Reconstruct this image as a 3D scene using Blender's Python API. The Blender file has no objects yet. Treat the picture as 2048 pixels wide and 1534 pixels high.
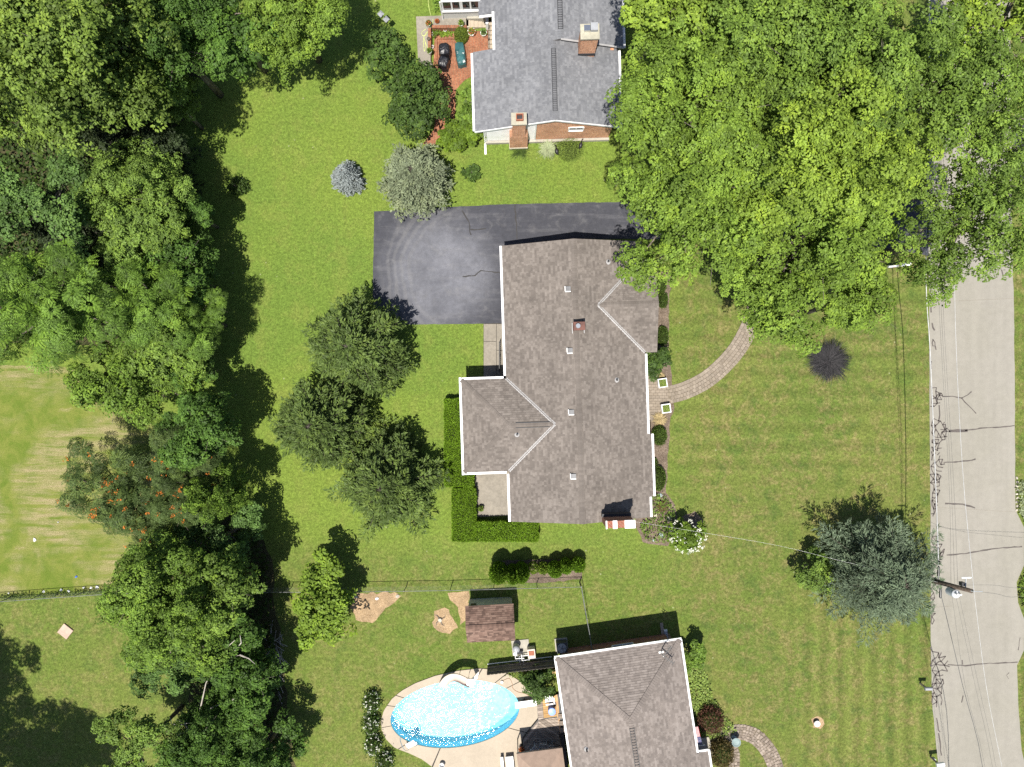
import bpy, bmesh, math, random
import numpy as np
from mathutils import Vector, Matrix

R_ = math.radians
scene = bpy.context.scene
COL = scene.collection

# ---------------------------------------------------------------- camera, sky, sun, exposure
ALT = 50.0            # drone height in metres
PPM = 30.0            # photo pixels per metre on the ground
cam_d = bpy.data.cameras.new('camera')
cam_d.sensor_width = 36.0
cam_d.lens = 18.0 / ((1024 / PPM) / ALT)
cam_d.clip_start = 0.5
cam_d.clip_end = 3000
cam = bpy.data.objects.new('camera', cam_d)
cam.location = (0, 0, ALT)
COL.objects.link(cam)
scene.camera = cam

SUN = Vector((-0.106, -0.30, 1.0)).normalized()        # towards the sun
world = bpy.data.worlds.new('World')
scene.world = world
world.use_nodes = True
wn = world.node_tree
bg = wn.nodes['Background']
sky = wn.nodes.new('ShaderNodeTexSky')
sky.sky_type = 'NISHITA'
sky.sun_disc = False
sky.sun_elevation = math.asin(SUN.z)
sky.sun_rotation = math.atan2(SUN.x, SUN.y)
sky.dust_density = 1.0
wn.links.new(sky.outputs[0], bg.inputs[0])
bg.inputs[1].default_value = 0.066
sun_d = bpy.data.lights.new('sun', 'SUN')
sun_d.energy = 4.4
sun_d.angle = R_(0.53)
sun_d.color = (1.0, 0.955, 0.87)
sun = bpy.data.objects.new('sun', sun_d)
sun.rotation_euler = SUN.to_track_quat('Z', 'Y').to_euler()
sun.location = SUN * 120
COL.objects.link(sun)

scene.view_settings.view_transform = 'Standard'
scene.view_settings.look = 'None'
scene.view_settings.gamma = 1.0
scene.view_settings.exposure = 0.80
scene.view_settings.use_curve_mapping = False
scene.cycles.max_bounces = 6
scene.cycles.diffuse_bounces = 3
scene.cycles.glossy_bounces = 2
scene.cycles.transmission_bounces = 4
scene.cycles.transparent_max_bounces = 8
scene.cycles.sample_clamp_indirect = 6.0
scene.cycles.use_denoising = False

# ---------------------------------------------------------------- helpers
def W(px, py, h=0.0):
    """point of the place that the photo shows at pixel (px,py), standing h metres high"""
    k = (ALT - h) / ALT / PPM
    return Vector(((px - 1024) * k, (767 - py) * k, h))

def rng_(seed):
    return np.random.default_rng(seed)

class Nodes:
    def __init__(s, name):
        s.m = bpy.data.materials.new(name)
        s.m.use_nodes = True
        s.t = s.m.node_tree
        s.p = s.t.nodes['Principled BSDF']
        s.out = s.t.nodes['Material Output']
    def n(s, typ, **kw):
        nd = s.t.nodes.new(typ)
        ins = kw.pop('ins', {})
        for k, v in kw.items():
            setattr(nd, k, v)
        for k, v in ins.items():
            s.set(nd.inputs[k], v)
        return nd
    def set(s, sock, v):
        if isinstance(v, bpy.types.NodeSocket):
            s.t.links.new(v, sock)
        elif isinstance(v, tuple) and len(v) == 3 and sock.type == 'RGBA':
            sock.default_value = (*v, 1)
        else:
            sock.default_value = v
    def noise(s, scale, detail=3, rough=0.55, vec=None, dist=0.0):
        nd = s.n('ShaderNodeTexNoise', ins={'Scale': scale, 'Detail': detail, 'Roughness': rough, 'Distortion': dist})
        if vec is not None:
            s.set(nd.inputs['Vector'], vec)
        return nd.outputs['Fac']
    def obj(s):
        return s.n('ShaderNodeTexCoord').outputs['Object']
    def geo(s):
        return s.n('ShaderNodeNewGeometry').outputs['Position']
    def ramp(s, v, a, b, lo=0.0, hi=1.0):
        return s.n('ShaderNodeMapRange', interpolation_type='SMOOTHSTEP', ins={0: v, 1: a, 2: b, 3: lo, 4: hi}).outputs[0]
    def math(s, op, a, b=0.0):
        return s.n('ShaderNodeMath', operation=op, ins={0: a, 1: b}).outputs[0]
    def mix(s, f, a, b, mode='MIX'):
        nd = s.n('ShaderNodeMix', data_type='RGBA', blend_type=mode)
        s.set(nd.inputs[0], f); s.set(nd.inputs[6], a); s.set(nd.inputs[7], b)
        return nd.outputs[2]
    def mul(s, col, v):
        """multiply a colour by a value"""
        nd = s.n('ShaderNodeVectorMath', operation='SCALE')
        s.set(nd.inputs[0], col); s.set(nd.inputs['Scale'], v)
        return nd.outputs[0]
    def mapping(s, vec, scale=(1, 1, 1), rot=(0, 0, 0), loc=(0, 0, 0)):
        nd = s.n('ShaderNodeMapping')
        s.set(nd.inputs['Vector'], vec)
        nd.inputs['Scale'].default_value = scale
        nd.inputs['Rotation'].default_value = rot
        nd.inputs['Location'].default_value = loc
        return nd.outputs[0]
    def bump(s, h, strength=0.4, dist=0.02):
        b = s.n('ShaderNodeBump', ins={'Height': h, 'Strength': strength, 'Distance': dist})
        s.t.links.new(b.outputs[0], s.p.inputs['Normal'])
        return b.outputs[0]
    def base(s, c, rough=0.8, spec=0.3, metal=0.0):
        s.set(s.p.inputs['Base Color'], c)
        s.set(s.p.inputs['Roughness'], rough)
        s.p.inputs['Specular IOR Level'].default_value = spec
        s.p.inputs['Metallic'].default_value = metal
        return s.m

MATS = {}
def vc(v):
    return (v, v, v)

def plain(name, col, rough=0.6, spec=0.35, metal=0.0, var=0.18, scale=3.0, bump=0.0):
    """painted / moulded surface with faint uneven tone"""
    if name in MATS:
        return MATS[name]
    q = Nodes(name)
    v = q.noise(scale, 4, 0.6, q.geo())
    f = q.ramp(v, 0.3, 0.7, 1 - var, 1 + var)
    c = q.mul(col, f)
    if bump:
        q.bump(q.noise(scale * 8, 3, 0.6, q.geo()), bump, 0.01)
    MATS[name] = q.base(c, rough, spec, metal)
    return MATS[name]

def leafmat(name, col, trans=0.35, var=0.5, warm=(1.18, 1.06, 0.7), spec=0.18):
    if name in MATS:
        return MATS[name]
    q = Nodes(name)
    t = q.n('ShaderNodeAttribute', attribute_name='tint').outputs['Fac']
    big = q.noise(0.45, 3, 0.6, q.geo())
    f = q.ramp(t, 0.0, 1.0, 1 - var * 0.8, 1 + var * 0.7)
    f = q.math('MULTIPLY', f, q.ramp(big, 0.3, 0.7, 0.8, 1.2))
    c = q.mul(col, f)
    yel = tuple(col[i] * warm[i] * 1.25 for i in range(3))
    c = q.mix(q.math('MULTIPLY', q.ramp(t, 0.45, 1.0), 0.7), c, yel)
    q.base(c, 0.55, spec)
    tr = q.n('ShaderNodeBsdfTranslucent', ins={'Color': q.mix(0.5, c, (col[0] * 1.7, col[1] * 1.6, col[2] * 0.7))})
    mx = q.n('ShaderNodeMixShader', ins={0: trans})
    q.t.links.new(q.p.outputs[0], mx.inputs[1])
    q.t.links.new(tr.outputs[0], mx.inputs[2])
    q.t.links.new(mx.outputs[0], q.out.inputs[0])
    MATS[name] = q.m
    return q.m

def shinglemat(name, col, dark, light):
    q = Nodes(name)
    t = q.n('ShaderNodeAttribute', attribute_name='tint').outputs['Fac']
    cr = q.n('ShaderNodeValToRGB')
    e = cr.color_ramp.elements
    e[0].position = 0.0; e[0].color = (*dark, 1)
    e[1].position = 1.0; e[1].color = (*light, 1)
    m_ = e.new(0.45); m_.color = (*col, 1)
    q.set(cr.inputs[0], t)
    big = q.noise(0.55, 4, 0.65, q.geo())
    g = q.noise(60, 2, 0.6, q.geo())
    c = q.mul(cr.outputs[0], q.ramp(big, 0.28, 0.72, 0.86, 1.12))
    c = q.mul(c, q.ramp(g, 0.3, 0.7, 0.85, 1.15))
    q.bump(g, 0.35, 0.004)
    MATS[name] = q.base(c, 0.95, 0.15)
    return q.m

# ------------------------------------------------ mesh builder
class MB:
    def __init__(s):
        s.v = []; s.f = []
    def add(s, vs, fs):
        o = len(s.v)
        s.v += [tuple(p) for p in vs]
        s.f += [tuple(i + o for i in f) for f in fs]
        return s
    def box(s, c, size, rot=0.0, taper=1.0):
        hx, hy, hz = size[0] / 2, size[1] / 2, size[2] / 2
        ca, sa = math.cos(rot), math.sin(rot)
        vs = []
        for z, t in ((-hz, 1.0), (hz, taper)):
            for x, y in ((-hx, -hy), (hx, -hy), (hx, hy), (-hx, hy)):
                x *= t; y *= t
                vs.append((c[0] + x * ca - y * sa, c[1] + x * sa + y * ca, c[2] + z))
        return s.add(vs, [(3, 2, 1, 0), (4, 5, 6, 7), (0, 1, 5, 4), (1, 2, 6, 5), (2, 3, 7, 6), (3, 0, 4, 7)])
    def prism(s, poly, z0, z1):
        """poly: list of (x,y) counter-clockwise"""
        n = len(poly)
        a = sum(poly[i][0] * poly[(i + 1) % n][1] - poly[(i + 1) % n][0] * poly[i][1] for i in range(n))
        if a < 0:
            poly = poly[::-1]
        vs = [(p[0], p[1], z0) for p in poly] + [(p[0], p[1], z1) for p in poly]
        fs = [tuple(range(n - 1, -1, -1)), tuple(range(n, 2 * n))]
        fs += [(i, (i + 1) % n, n + (i + 1) % n, n + i) for i in range(n)]
        return s.add(vs, fs)
    def bar(s, a, b, w, h=None, up=(0, 0, 1)):
        a = Vector(a); b = Vector(b); h = h or w
        d = (b - a).normalized(); u = Vector(up)
        if abs(d.dot(u)) > 0.98:
            u = Vector((0, 1, 0))
        x = d.cross(u).normalized() * (w / 2); y = x.cross(d).normalized() * (h / 2)
        vs = [p + q for p in (a, b) for q in (-x - y, x - y, x + y, -x + y)]
        return s.add(vs, [(3, 2, 1, 0), (4, 5, 6, 7), (0, 1, 5, 4), (1, 2, 6, 5), (2, 3, 7, 6), (3, 0, 4, 7)])
    def tube(s, pts, rad, n=6, cap=True):
        pts = [Vector(p) for p in pts]
        if not hasattr(rad, '__len__'):
            rad = [rad] * len(pts)
        rings = []
        for i, p in enumerate(pts):
            d = (pts[min(i + 1, len(pts) - 1)] - pts[max(i - 1, 0)])
            d = d.normalized() if d.length > 1e-9 else Vector((0, 0, 1))
            u = Vector((1, 0, 0)) if abs(d.x) < 0.8 else Vector((0, 1, 0))
            x = d.cross(u).normalized(); y = d.cross(x).normalized()
            rings.append([p + (x * math.cos(a) + y * math.sin(a)) * rad[i] for a in [2 * math.pi * k / n for k in range(n)]])
        vs = [q for r in rings for q in r]
        fs = []
        for i in range(len(pts) - 1):
            for k in range(n):
                fs.append((i * n + k, i * n + (k + 1) % n, (i + 1) * n + (k + 1) % n, (i + 1) * n + k))
        if cap:
            fs.append(tuple(range(n - 1, -1, -1)))
            fs.append(tuple(range((len(pts) - 1) * n, len(pts) * n)))
        return s.add(vs, fs)
    def lathe(s, prof, c=(0, 0, 0), n=16, sx=1.0, sy=1.0):
        """prof: (radius, z) from bottom to top"""
        vs = [(c[0] + r * math.cos(2 * math.pi * k / n) * sx, c[1] + r * math.sin(2 * math.pi * k / n) * sy, c[2] + z) for r, z in prof for k in range(n)]
        fs = []
        for i in range(len(prof) - 1):
            for k in range(n):
                fs.append((i * n + k, i * n + (k + 1) % n, (i + 1) * n + (k + 1) % n, (i + 1) * n + k))
        fs.append(tuple(range(n - 1, -1, -1)))
        fs.append(tuple(range((len(prof) - 1) * n, len(prof) * n)))
        return s.add(vs, fs)
    def mesh(s, name, mat=None, smooth=False):
        me = bpy.data.meshes.new(name)
        me.from_pydata(s.v, [], s.f)
        if mat:
            me.materials.append(mat)
        if smooth:
            me.polygons.foreach_set('use_smooth', [True] * len(me.polygons))
        me.update()
        return me
    def build(s, name, mat, parent=None, smooth=False, bevel=0.0):
        me = s.mesh(name, mat, smooth)
        o = link(name, me, parent)
        if bevel:
            b = o.modifiers.new('bevel', 'BEVEL'); b.width = bevel; b.segments = 2; b.limit_method = 'ANGLE'
        return o

def link(name, me, parent=None):
    o = bpy.data.objects.new(name, me)
    COL.objects.link(o)
    if parent is not None:
        o.parent = parent
    return o

def tag(o, label=None, cat=None, group=None, kind=None):
    if label: o['label'] = label
    if cat: o['category'] = cat
    if group: o['group'] = group
    if kind: o['kind'] = kind
    return o

def thing(name, label, cat, loc=(0, 0, 0), rotz=0.0, group=None):
    o = bpy.data.objects.new(name, None)
    o.empty_display_size = 0.3
    o.location = loc
    o.rotation_euler = (0, 0, rotz)
    COL.objects.link(o)
    return tag(o, label, cat, group)

def struct(name, mb_or_me, mat=None):
    o = mb_or_me.build(name, mat) if isinstance(mb_or_me, MB) else link(name, mb_or_me)
    return tag(o, kind='structure')

def np_mesh(name, verts, nquad, mat, tint=None, smooth=False):
    """verts (4*nquad,3): loose quads"""
    me = bpy.data.meshes.new(name)
    me.vertices.add(len(verts))
    me.vertices.foreach_set('co', np.ascontiguousarray(verts, dtype=np.float32).ravel())
    me.loops.add(4 * nquad)
    me.loops.foreach_set('vertex_index', np.arange(4 * nquad, dtype=np.int32))
    me.polygons.add(nquad)
    me.polygons.foreach_set('loop_start', np.arange(0, 4 * nquad, 4, dtype=np.int32))
    if tint is not None:
        a = me.attributes.new('tint', 'FLOAT', 'FACE')
        a.data.foreach_set('value', np.ascontiguousarray(tint, dtype=np.float32))
    me.materials.append(mat)
    me.update(calc_edges=True)
    return me

def unit(a):
    return a / (np.linalg.norm(a, axis=1, keepdims=True) + 1e-9)

def leaf_verts(pos, d, nrm, L, Wd, fold=0.15):
    """diamond leaves: pos base (N,3), d direction, nrm face normal"""
    d = unit(d)
    side = unit(np.cross(nrm, d))
    up = np.cross(d, side)
    L = np.broadcast_to(L, (len(pos),))[:, None]
    Wd = np.broadcast_to(Wd, (len(pos),))[:, None]
    v0 = pos
    v1 = pos + d * L * 0.45 + side * Wd * 0.5 + up * Wd * fold
    v2 = pos + d * L
    v3 = pos + d * L * 0.45 - side * Wd * 0.5 + up * Wd * fold
    return np.stack([v0, v1, v2, v3], axis=1).reshape(-1, 3)

def clip(poly, a, b, c):
    """keep the part of 2D poly where a*x+b*y<=c"""
    out = []
    n = len(poly)
    for i in range(n):
        p, q = poly[i], poly[(i + 1) % n]
        dp = a * p[0] + b * p[1] - c; dq = a * q[0] + b * q[1] - c
        if dp <= 0: out.append(p)
        if (dp < 0 < dq) or (dq < 0 < dp):
            t = dp / (dp - dq)
            out.append((p[0] + (q[0] - p[0]) * t, p[1] + (q[1] - p[1]) * t))
    return out

def clip_convex(poly, region):
    n = len(region)
    ar = sum(region[i][0] * region[(i + 1) % n][1] - region[(i + 1) % n][0] * region[i][1] for i in range(n))
    reg = region if ar > 0 else region[::-1]
    for i in range(n):
        p, q = reg[i], reg[(i + 1) % n]
        ex, ey = q[0] - p[0], q[1] - p[1]
        poly = clip(poly, ey, -ex, ey * p[0] - ex * p[1])
        if len(poly) < 3:
            return []
    return poly

def jag(poly, step, amp, seed):
    """subdivide an outline and make it uneven"""
    r = random.Random(seed); out = []
    n = len(poly)
    for i in range(n):
        p, q = Vector(poly[i][:2]), Vector(poly[(i + 1) % n][:2])
        m = max(1, int((q - p).length / step))
        nn = Vector((-(q - p).y, (q - p).x)).normalized()
        for k in range(m):
            t = k / m
            out.append(tuple(p.lerp(q, t) + nn * (r.uniform(-amp, amp) if k else 0)))
    return out

def sheet(poly, z):
    """flat outline as one triangulated sheet"""
    bm = bmesh.new()
    vs = [bm.verts.new((p[0], p[1], z)) for p in poly]
    es = [bm.edges.new((vs[i], vs[(i + 1) % len(vs)])) for i in range(len(vs))]
    bmesh.ops.triangle_fill(bm, use_beauty=True, use_dissolve=False, edges=es, normal=(0, 0, 1))
    for f in bm.faces:
        if f.normal.z < 0: f.normal_flip()
    me = bpy.data.meshes.new('sheet')
    bm.to_mesh(me); bm.free()
    return me

def sheet_obj(name, pxpoly, z, mat, jitter=0.0, step=0.5, seed=1, kind='structure', parent=None):
    poly = [tuple(W(*p)[:2]) for p in pxpoly]
    if jitter:
        poly = jag(poly, step, jitter, seed)
    me = sheet(poly, z)
    me.materials.append(mat)
    o = link(name, me, parent)
    if kind: o['kind'] = kind
    return o

def ribbon(mb, pts, w, z, r=None):
    """flat strip along world points, slightly uneven in width"""
    pts = [Vector((p[0], p[1])) for p in pts]
    L, Rr = [], []
    for i, p in enumerate(pts):
        d = (pts[min(i + 1, len(pts) - 1)] - pts[max(i - 1, 0)]).normalized()
        n = Vector((-d.y, d.x)); ww = w * (r.uniform(0.6, 1.25) if r else 1) / 2
        L.append(p + n * ww); Rr.append(p - n * ww)
    m = len(pts)
    mb.add([(p.x, p.y, z) for p in L] + [(p.x, p.y, z) for p in Rr], [(i, m + i, m + i + 1, i + 1) for i in range(m - 1)])

def wob(pts, step, amp, r):
    """subdivide a polyline with small random offsets"""
    out = []
    for i in range(len(pts) - 1):
        p, q = Vector(pts[i][:2]), Vector(pts[i + 1][:2])
        m = max(1, int((q - p).length / step)); n = Vector((-(q - p).y, (q - p).x)).normalized()
        for k in range(m):
            out.append(p.lerp(q, k / m) + n * r.uniform(-amp, amp) * (1 if k or i else 0))
    out.append(Vector(pts[-1][:2]))
    return out

def spline(pts, m=8):
    """Catmull-Rom through 3D points"""
    P = [Vector(p) for p in pts]
    P = [P[0] * 2 - P[1]] + P + [P[-1] * 2 - P[-2]]
    out = []
    for i in range(1, len(P) - 2):
        for k in range(m):
            t = k / m
            a, b, c, d = P[i - 1], P[i], P[i + 1], P[i + 2]
            out.append(0.5 * ((2 * b) + (c - a) * t + (2 * a - 5 * b + 4 * c - d) * t * t + (3 * b - a - 3 * c + d) * t ** 3))
    out.append(P[-2])
    return out
# ---------------------------------------------------------------- materials
PC = W(910, 1427); PA, PB, PANG = 4.33, 2.24, R_(7.5)      # the pool oval
def lawn_material():
    q = Nodes('lawn_grass')
    pos = q.geo()
    xyz = q.n('ShaderNodeSeparateXYZ', ins={0: pos})
    x, y = xyz.outputs[0], xyz.outputs[1]
    big = q.noise(0.11, 4, 0.6, pos, 0.4)
    mid = q.noise(0.75, 5, 0.65, pos, 0.3)
    small = q.noise(4.0, 4, 0.7, pos)
    fine = q.noise(22, 3, 0.7, pos)
    tuftn = q.noise(7.5, 3, 0.75, pos, 0.4)
    a = q.mix(q.ramp(big, 0.35, 0.65), (0.142, 0.198, 0.032), (0.112, 0.172, 0.029))
    a = q.mix(q.math('MULTIPLY', q.ramp(mid, 0.45, 0.68), 0.55), a, (0.165, 0.195, 0.042))
    # drier, browner turf towards the street and in the southern yards
    fx = q.ramp(x, 7.0, 13.0)
    fy = q.ramp(y, -9.0, -13.0, 0.0, 0.75)
    dryz = q.math('MAXIMUM', fx, fy)
    patch = q.noise(1.5, 6, 0.72, pos, 0.6)
    patch2 = q.noise(0.4, 4, 0.6, pos, 0.3)
    pm = q.math('MULTIPLY', q.ramp(patch, 0.40, 0.62), q.ramp(patch2, 0.3, 0.58))
    dry = q.mix(q.ramp(small, 0.35, 0.65), (0.132, 0.125, 0.038), (0.215, 0.172, 0.078))
    front = q.mix(q.ramp(big, 0.35, 0.65), (0.092, 0.134, 0.025), (0.124, 0.152, 0.033))
    front = q.mix(q.math('MULTIPLY', pm, 0.75), front, dry)
    deep = q.noise(0.9, 4, 0.6, q.mapping(pos, loc=(31, 7, 0)))
    front = q.mix(q.math('MULTIPLY', q.ramp(deep, 0.5, 0.7), 0.6), front, (0.056, 0.098, 0.020))
    c = q.mix(dryz, a, front)
    # mower lines: across the upper front lawn, along the street further south
    wob_ = q.math('MULTIPLY', q.noise(0.6, 2, 0.5, pos), 0.5)
    sy = q.math('SINE', q.math('MULTIPLY', q.math('ADD', y, wob_), 5.2))
    sx = q.math('SINE', q.math('MULTIPLY', q.math('ADD', x, wob_), 5.6))
    my = q.math('MULTIPLY', q.math('MULTIPLY', fx, q.ramp(y, -8.0, -5.0)), q.ramp(q.noise(0.3, 2, 0.5, pos), 0.32, 0.58, 0.02, 0.11))
    mx = q.math('MULTIPLY', q.math('MULTIPLY', q.ramp(x, 17, 21), q.ramp(y, -9.0, -13.0)), 0.13)
    s = q.math('ADD', 1.0, q.math('ADD', q.math('MULTIPLY', sy, my), q.math('MULTIPLY', sx, mx)))
    f = q.math('MULTIPLY', q.math('MULTIPLY', q.ramp(fine, 0.25, 0.75, 0.62, 1.38), q.ramp(small, 0.25, 0.75, 0.80, 1.20)), q.ramp(tuftn, 0.3, 0.7, 0.72, 1.28))
    c = q.mul(c, q.math('MULTIPLY', f, s))
    # clover heads and dead blades: scattered pale specks
    vo = q.n('ShaderNodeTexVoronoi', ins={'Vector': pos, 'Scale': 1.3, 'Randomness': 1.0})
    sp = q.math('MULTIPLY', q.ramp(vo.outputs['Distance'], 0.085, 0.05), q.ramp(q.noise(0.35, 2, 0.5, q.mapping(pos, loc=(5, 2, 0))), 0.48, 0.62))
    c = q.mix(q.math('MULTIPLY', sp, 0.55), c, (0.36, 0.36, 0.22))
    q.bump(q.math('ADD', fine, q.math('MULTIPLY', small, 0.7)), 0.7, 0.07)
    return q.base(c, 0.9, 0.15)

def field_material():
    q = Nodes('mown_field')
    pos = q.geo()
    st = q.noise(1.0, 5, 0.7, q.mapping(pos, scale=(0.30, 2.4, 1), rot=(0, 0, R_(-2))))
    big = q.noise(0.16, 4, 0.6, pos, 0.5)
    mid = q.noise(0.8, 5, 0.7, pos, 0.5)
    fine = q.noise(20, 3, 0.7, pos)
    g = q.mix(q.ramp(mid, 0.35, 0.65), (0.105, 0.150, 0.022), (0.165, 0.185, 0.040))
    straw = q.mix(q.ramp(fine, 0.4, 0.6), (0.22, 0.185, 0.085), (0.33, 0.275, 0.16))
    m = q.math('MULTIPLY', q.math('MULTIPLY', q.ramp(st, 0.34, 0.66), q.ramp(big, 0.40, 0.58)), 0.95)
    m = q.math('MAXIMUM', m, q.math('MULTIPLY', q.ramp(mid, 0.6, 0.74), 0.6))
    c = q.mix(m, g, straw)
    c = q.mul(c, q.ramp(fine, 0.25, 0.75, 0.7, 1.3))
    q.bump(fine, 0.7, 0.06)
    return q.base(c, 0.92, 0.12)

def concrete_material(name, col, var=0.12, spots=True, rough=0.9):
    q = Nodes(name)
    pos = q.geo()
    a = q.noise(0.5, 5, 0.65, pos, 0.3); b = q.noise(6, 5, 0.7, pos); c_ = q.noise(45, 2, 0.6, pos)
    c = q.mul(col, q.ramp(a, 0.3, 0.7, 1 - var, 1 + var))
    c = q.mul(c, q.ramp(b, 0.3, 0.7, 1 - var * 0.8, 1 + var * 0.6))
    c = q.mul(c, q.ramp(c_, 0.2, 0.8, 0.88, 1.12))
    if spots:
        d = q.noise(1.6, 6, 0.75, q.mapping(pos, loc=(9, 3, 0)), 0.8)
        c = q.mix(q.math('MULTIPLY', q.ramp(d, 0.58, 0.75), 0.45), c, tuple(v * 0.62 for v in col))
    q.bump(c_, 0.25, 0.005)
    return q.base(c, rough, 0.2)

def asphalt_material():
    q = Nodes('driveway_asphalt')
    pos = q.geo()
    g = q.noise(70, 2, 0.6, pos); a = q.noise(0.4, 5, 0.65, pos, 0.4); b = q.noise(3.0, 5, 0.7, pos)
    c = q.mix(q.ramp(a, 0.32, 0.68), (0.098, 0.100, 0.115), (0.150, 0.152, 0.172))
    wc = W(880, 545)     # sealer worn paler where cars turn
    wd = q.n('ShaderNodeVectorMath', operation='DISTANCE', ins={0: q.mapping(pos, scale=(1, 1, 0)), 1: (wc.x, wc.y, 0)}).outputs['Value']
    wd = q.math('ADD', wd, q.math('MULTIPLY', q.noise(0.6, 3, 0.6, pos), 1.6))
    c = q.mix(q.ramp(wd, 2.8, 5.6), c, (0.050, 0.051, 0.061))
    # pale turning-tyre rings worn into the sealer
    p0 = W(935, 545)
    dv = q.n('ShaderNodeVectorMath', operation='DISTANCE', ins={0: q.mapping(pos, scale=(1, 0.92, 0)), 1: (p0.x, p0.y * 0.92, 0)}).outputs['Value']
    ring = q.math('SINE', q.math('MULTIPLY', q.math('ADD', dv, q.math('MULTIPLY', q.noise(0.5, 2, 0.5, pos), 1.0)), 12.0))
    mask = q.math('MULTIPLY', q.ramp(dv, 3.2, 4.2), q.ramp(dv, 6.2, 5.0))
    sx = q.n('ShaderNodeSeparateXYZ', ins={0: pos}).outputs[0]
    mask = q.math('MULTIPLY', mask, q.ramp(sx, p0.x + 1.0, p0.x - 1.5))
    c = q.mix(q.math('MULTIPLY', q.math('MULTIPLY', mask, q.ramp(ring, -0.6, 1.0)), 0.22), c, (0.20, 0.195, 0.195))
    streak = q.noise(1.0, 4, 0.6, q.mapping(pos, scale=(0.25, 2.2, 1), rot=(0, 0, 0.06)))
    c = q.mix(q.math('MULTIPLY', q.ramp(streak, 0.5, 0.7), 0.25), c, (0.165, 0.163, 0.172))
    dust = q.noise(1.1, 5, 0.7, q.mapping(pos, loc=(4, 8, 0)), 0.5)
    c = q.mix(q.math('MULTIPLY', q.ramp(dust, 0.5, 0.75), 0.32), c, (0.20, 0.195, 0.195))
    c = q.mul(c, q.math('MULTIPLY', q.ramp(g, 0.2, 0.8, 0.7, 1.3), q.ramp(b, 0.3, 0.7, 0.9, 1.1)))
    q.bump(g, 0.4, 0.006)
    return q.base(c, 0.88, 0.25)

def road_material():
    q = Nodes('road_concrete')
    pos = q.geo()
    a = q.noise(0.25, 4, 0.6, pos, 0.4); b = q.noise(2.2, 6, 0.75, pos); g = q.noise(55, 2, 0.6, pos)
    c = q.mix(q.ramp(a, 0.3, 0.7), (0.246, 0.231, 0.196), (0.260, 0.243, 0.212))
    streak = q.noise(1.0, 4, 0.6, q.mapping(pos, scale=(1.3, 0.08, 1)))
    c = q.mul(c, q.ramp(streak, 0.3, 0.7, 0.95, 1.04))
    c = q.mul(c, q.ramp(b, 0.25, 0.75, 0.93, 1.06))
    d = q.noise(0.9, 6, 0.8, q.mapping(pos, loc=(3, 5, 0)), 1.0)
    c = q.mix(q.math('MULTIPLY', q.ramp(d, 0.62, 0.8), 0.35), c, (0.22, 0.2, 0.18))
    c = q.mul(c, q.ramp(g, 0.2, 0.8, 0.86, 1.14))
    q.bump(g, 0.3, 0.006)
    return q.base(c, 0.92, 0.2)

def brick_material(name, c1, c2, mortar, scale=1.0, axis='wall', rot=0.0):
    q = Nodes(name)
    pos = q.obj()
    if axis == 'wall':
        s = q.n('ShaderNodeSeparateXYZ', ins={0: pos})
        v = q.n('ShaderNodeCombineXYZ', ins={0: q.math('ADD', s.outputs[0], s.outputs[1]), 1: s.outputs[2], 2: 0.0}).outputs[0]
    else:
        v = q.mapping(pos, rot=(0, 0, rot))
    b = q.n('ShaderNodeTexBrick', ins={'Vector': v, 'Color1': c1, 'Color2': c2, 'Mortar': mortar, 'Scale': scale,
            'Mortar Size': 0.010, 'Mortar Smooth': 0.1, 'Bias': 0.0, 'Brick Width': 0.215, 'Row Height': 0.075 if axis == 'wall' else 0.105})
    big = q.noise(1.2, 5, 0.7, q.geo())
    tone = q.noise(9, 3, 0.7, q.geo())
    c = q.mul(b.outputs[0], q.ramp(big, 0.3, 0.7, 0.78, 1.2))
    c = q.mul(c, q.ramp(tone, 0.3, 0.7, 0.75, 1.25))
    q.bump(q.math('SUBTRACT', 1.0, b.outputs[1]), 0.5, 0.008)
    MATS[name] = q.base(c, 0.9, 0.2)
    return q.m

def siding_material(name, col, pitch=0.115):
    q = Nodes(name)
    s = q.n('ShaderNodeSeparateXYZ', ins={0: q.obj()})
    fr = q.math('FRACT', q.math('DIVIDE', s.outputs[2], pitch))
    v = q.noise(2.0, 4, 0.6, q.geo())
    c = q.mul(col, q.ramp(v, 0.3, 0.7, 0.92, 1.05))
    q.bump(q.math('SUBTRACT', 1.0, fr), 0.8, 0.012)
    MATS[name] = q.base(c, 0.55, 0.35)
    return q.m

def mulch_material(name, a, b):
    q = Nodes(name)
    pos = q.geo()
    n1 = q.noise(14, 5, 0.75, pos, 0.5); n2 = q.noise(1.3, 4, 0.6, pos)
    vor = q.n('ShaderNodeTexVoronoi', ins={'Vector': pos, 'Scale': 22.0}).outputs['Distance']
    c = q.mix(q.ramp(n1, 0.35, 0.65), a, b)
    c = q.mul(c, q.math('MULTIPLY', q.ramp(vor, 0.0, 0.6, 0.6, 1.3), q.ramp(n2, 0.3, 0.7, 0.8, 1.2)))
    q.bump(q.math('ADD', n1, vor), 0.8, 0.03)
    MATS[name] = q.base(c, 0.95, 0.1)
    return q.m

def wood_material(name, a, b, along='x'):
    q = Nodes(name)
    rnd = q.n('ShaderNodeObjectInfo').outputs['Random']
    sc = (0.8, 14, 14) if along == 'x' else (14, 0.8, 14)
    g = q.noise(1.0, 5, 0.65, q.mapping(q.geo(), scale=sc))
    c = q.mix(q.ramp(g, 0.3, 0.7), a, b)
    c = q.mul(c, q.ramp(rnd, 0, 1, 0.72, 1.22))
    q.bump(g, 0.3, 0.005)
    MATS[name] = q.base(c, 0.8, 0.2)
    return q.m

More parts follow.
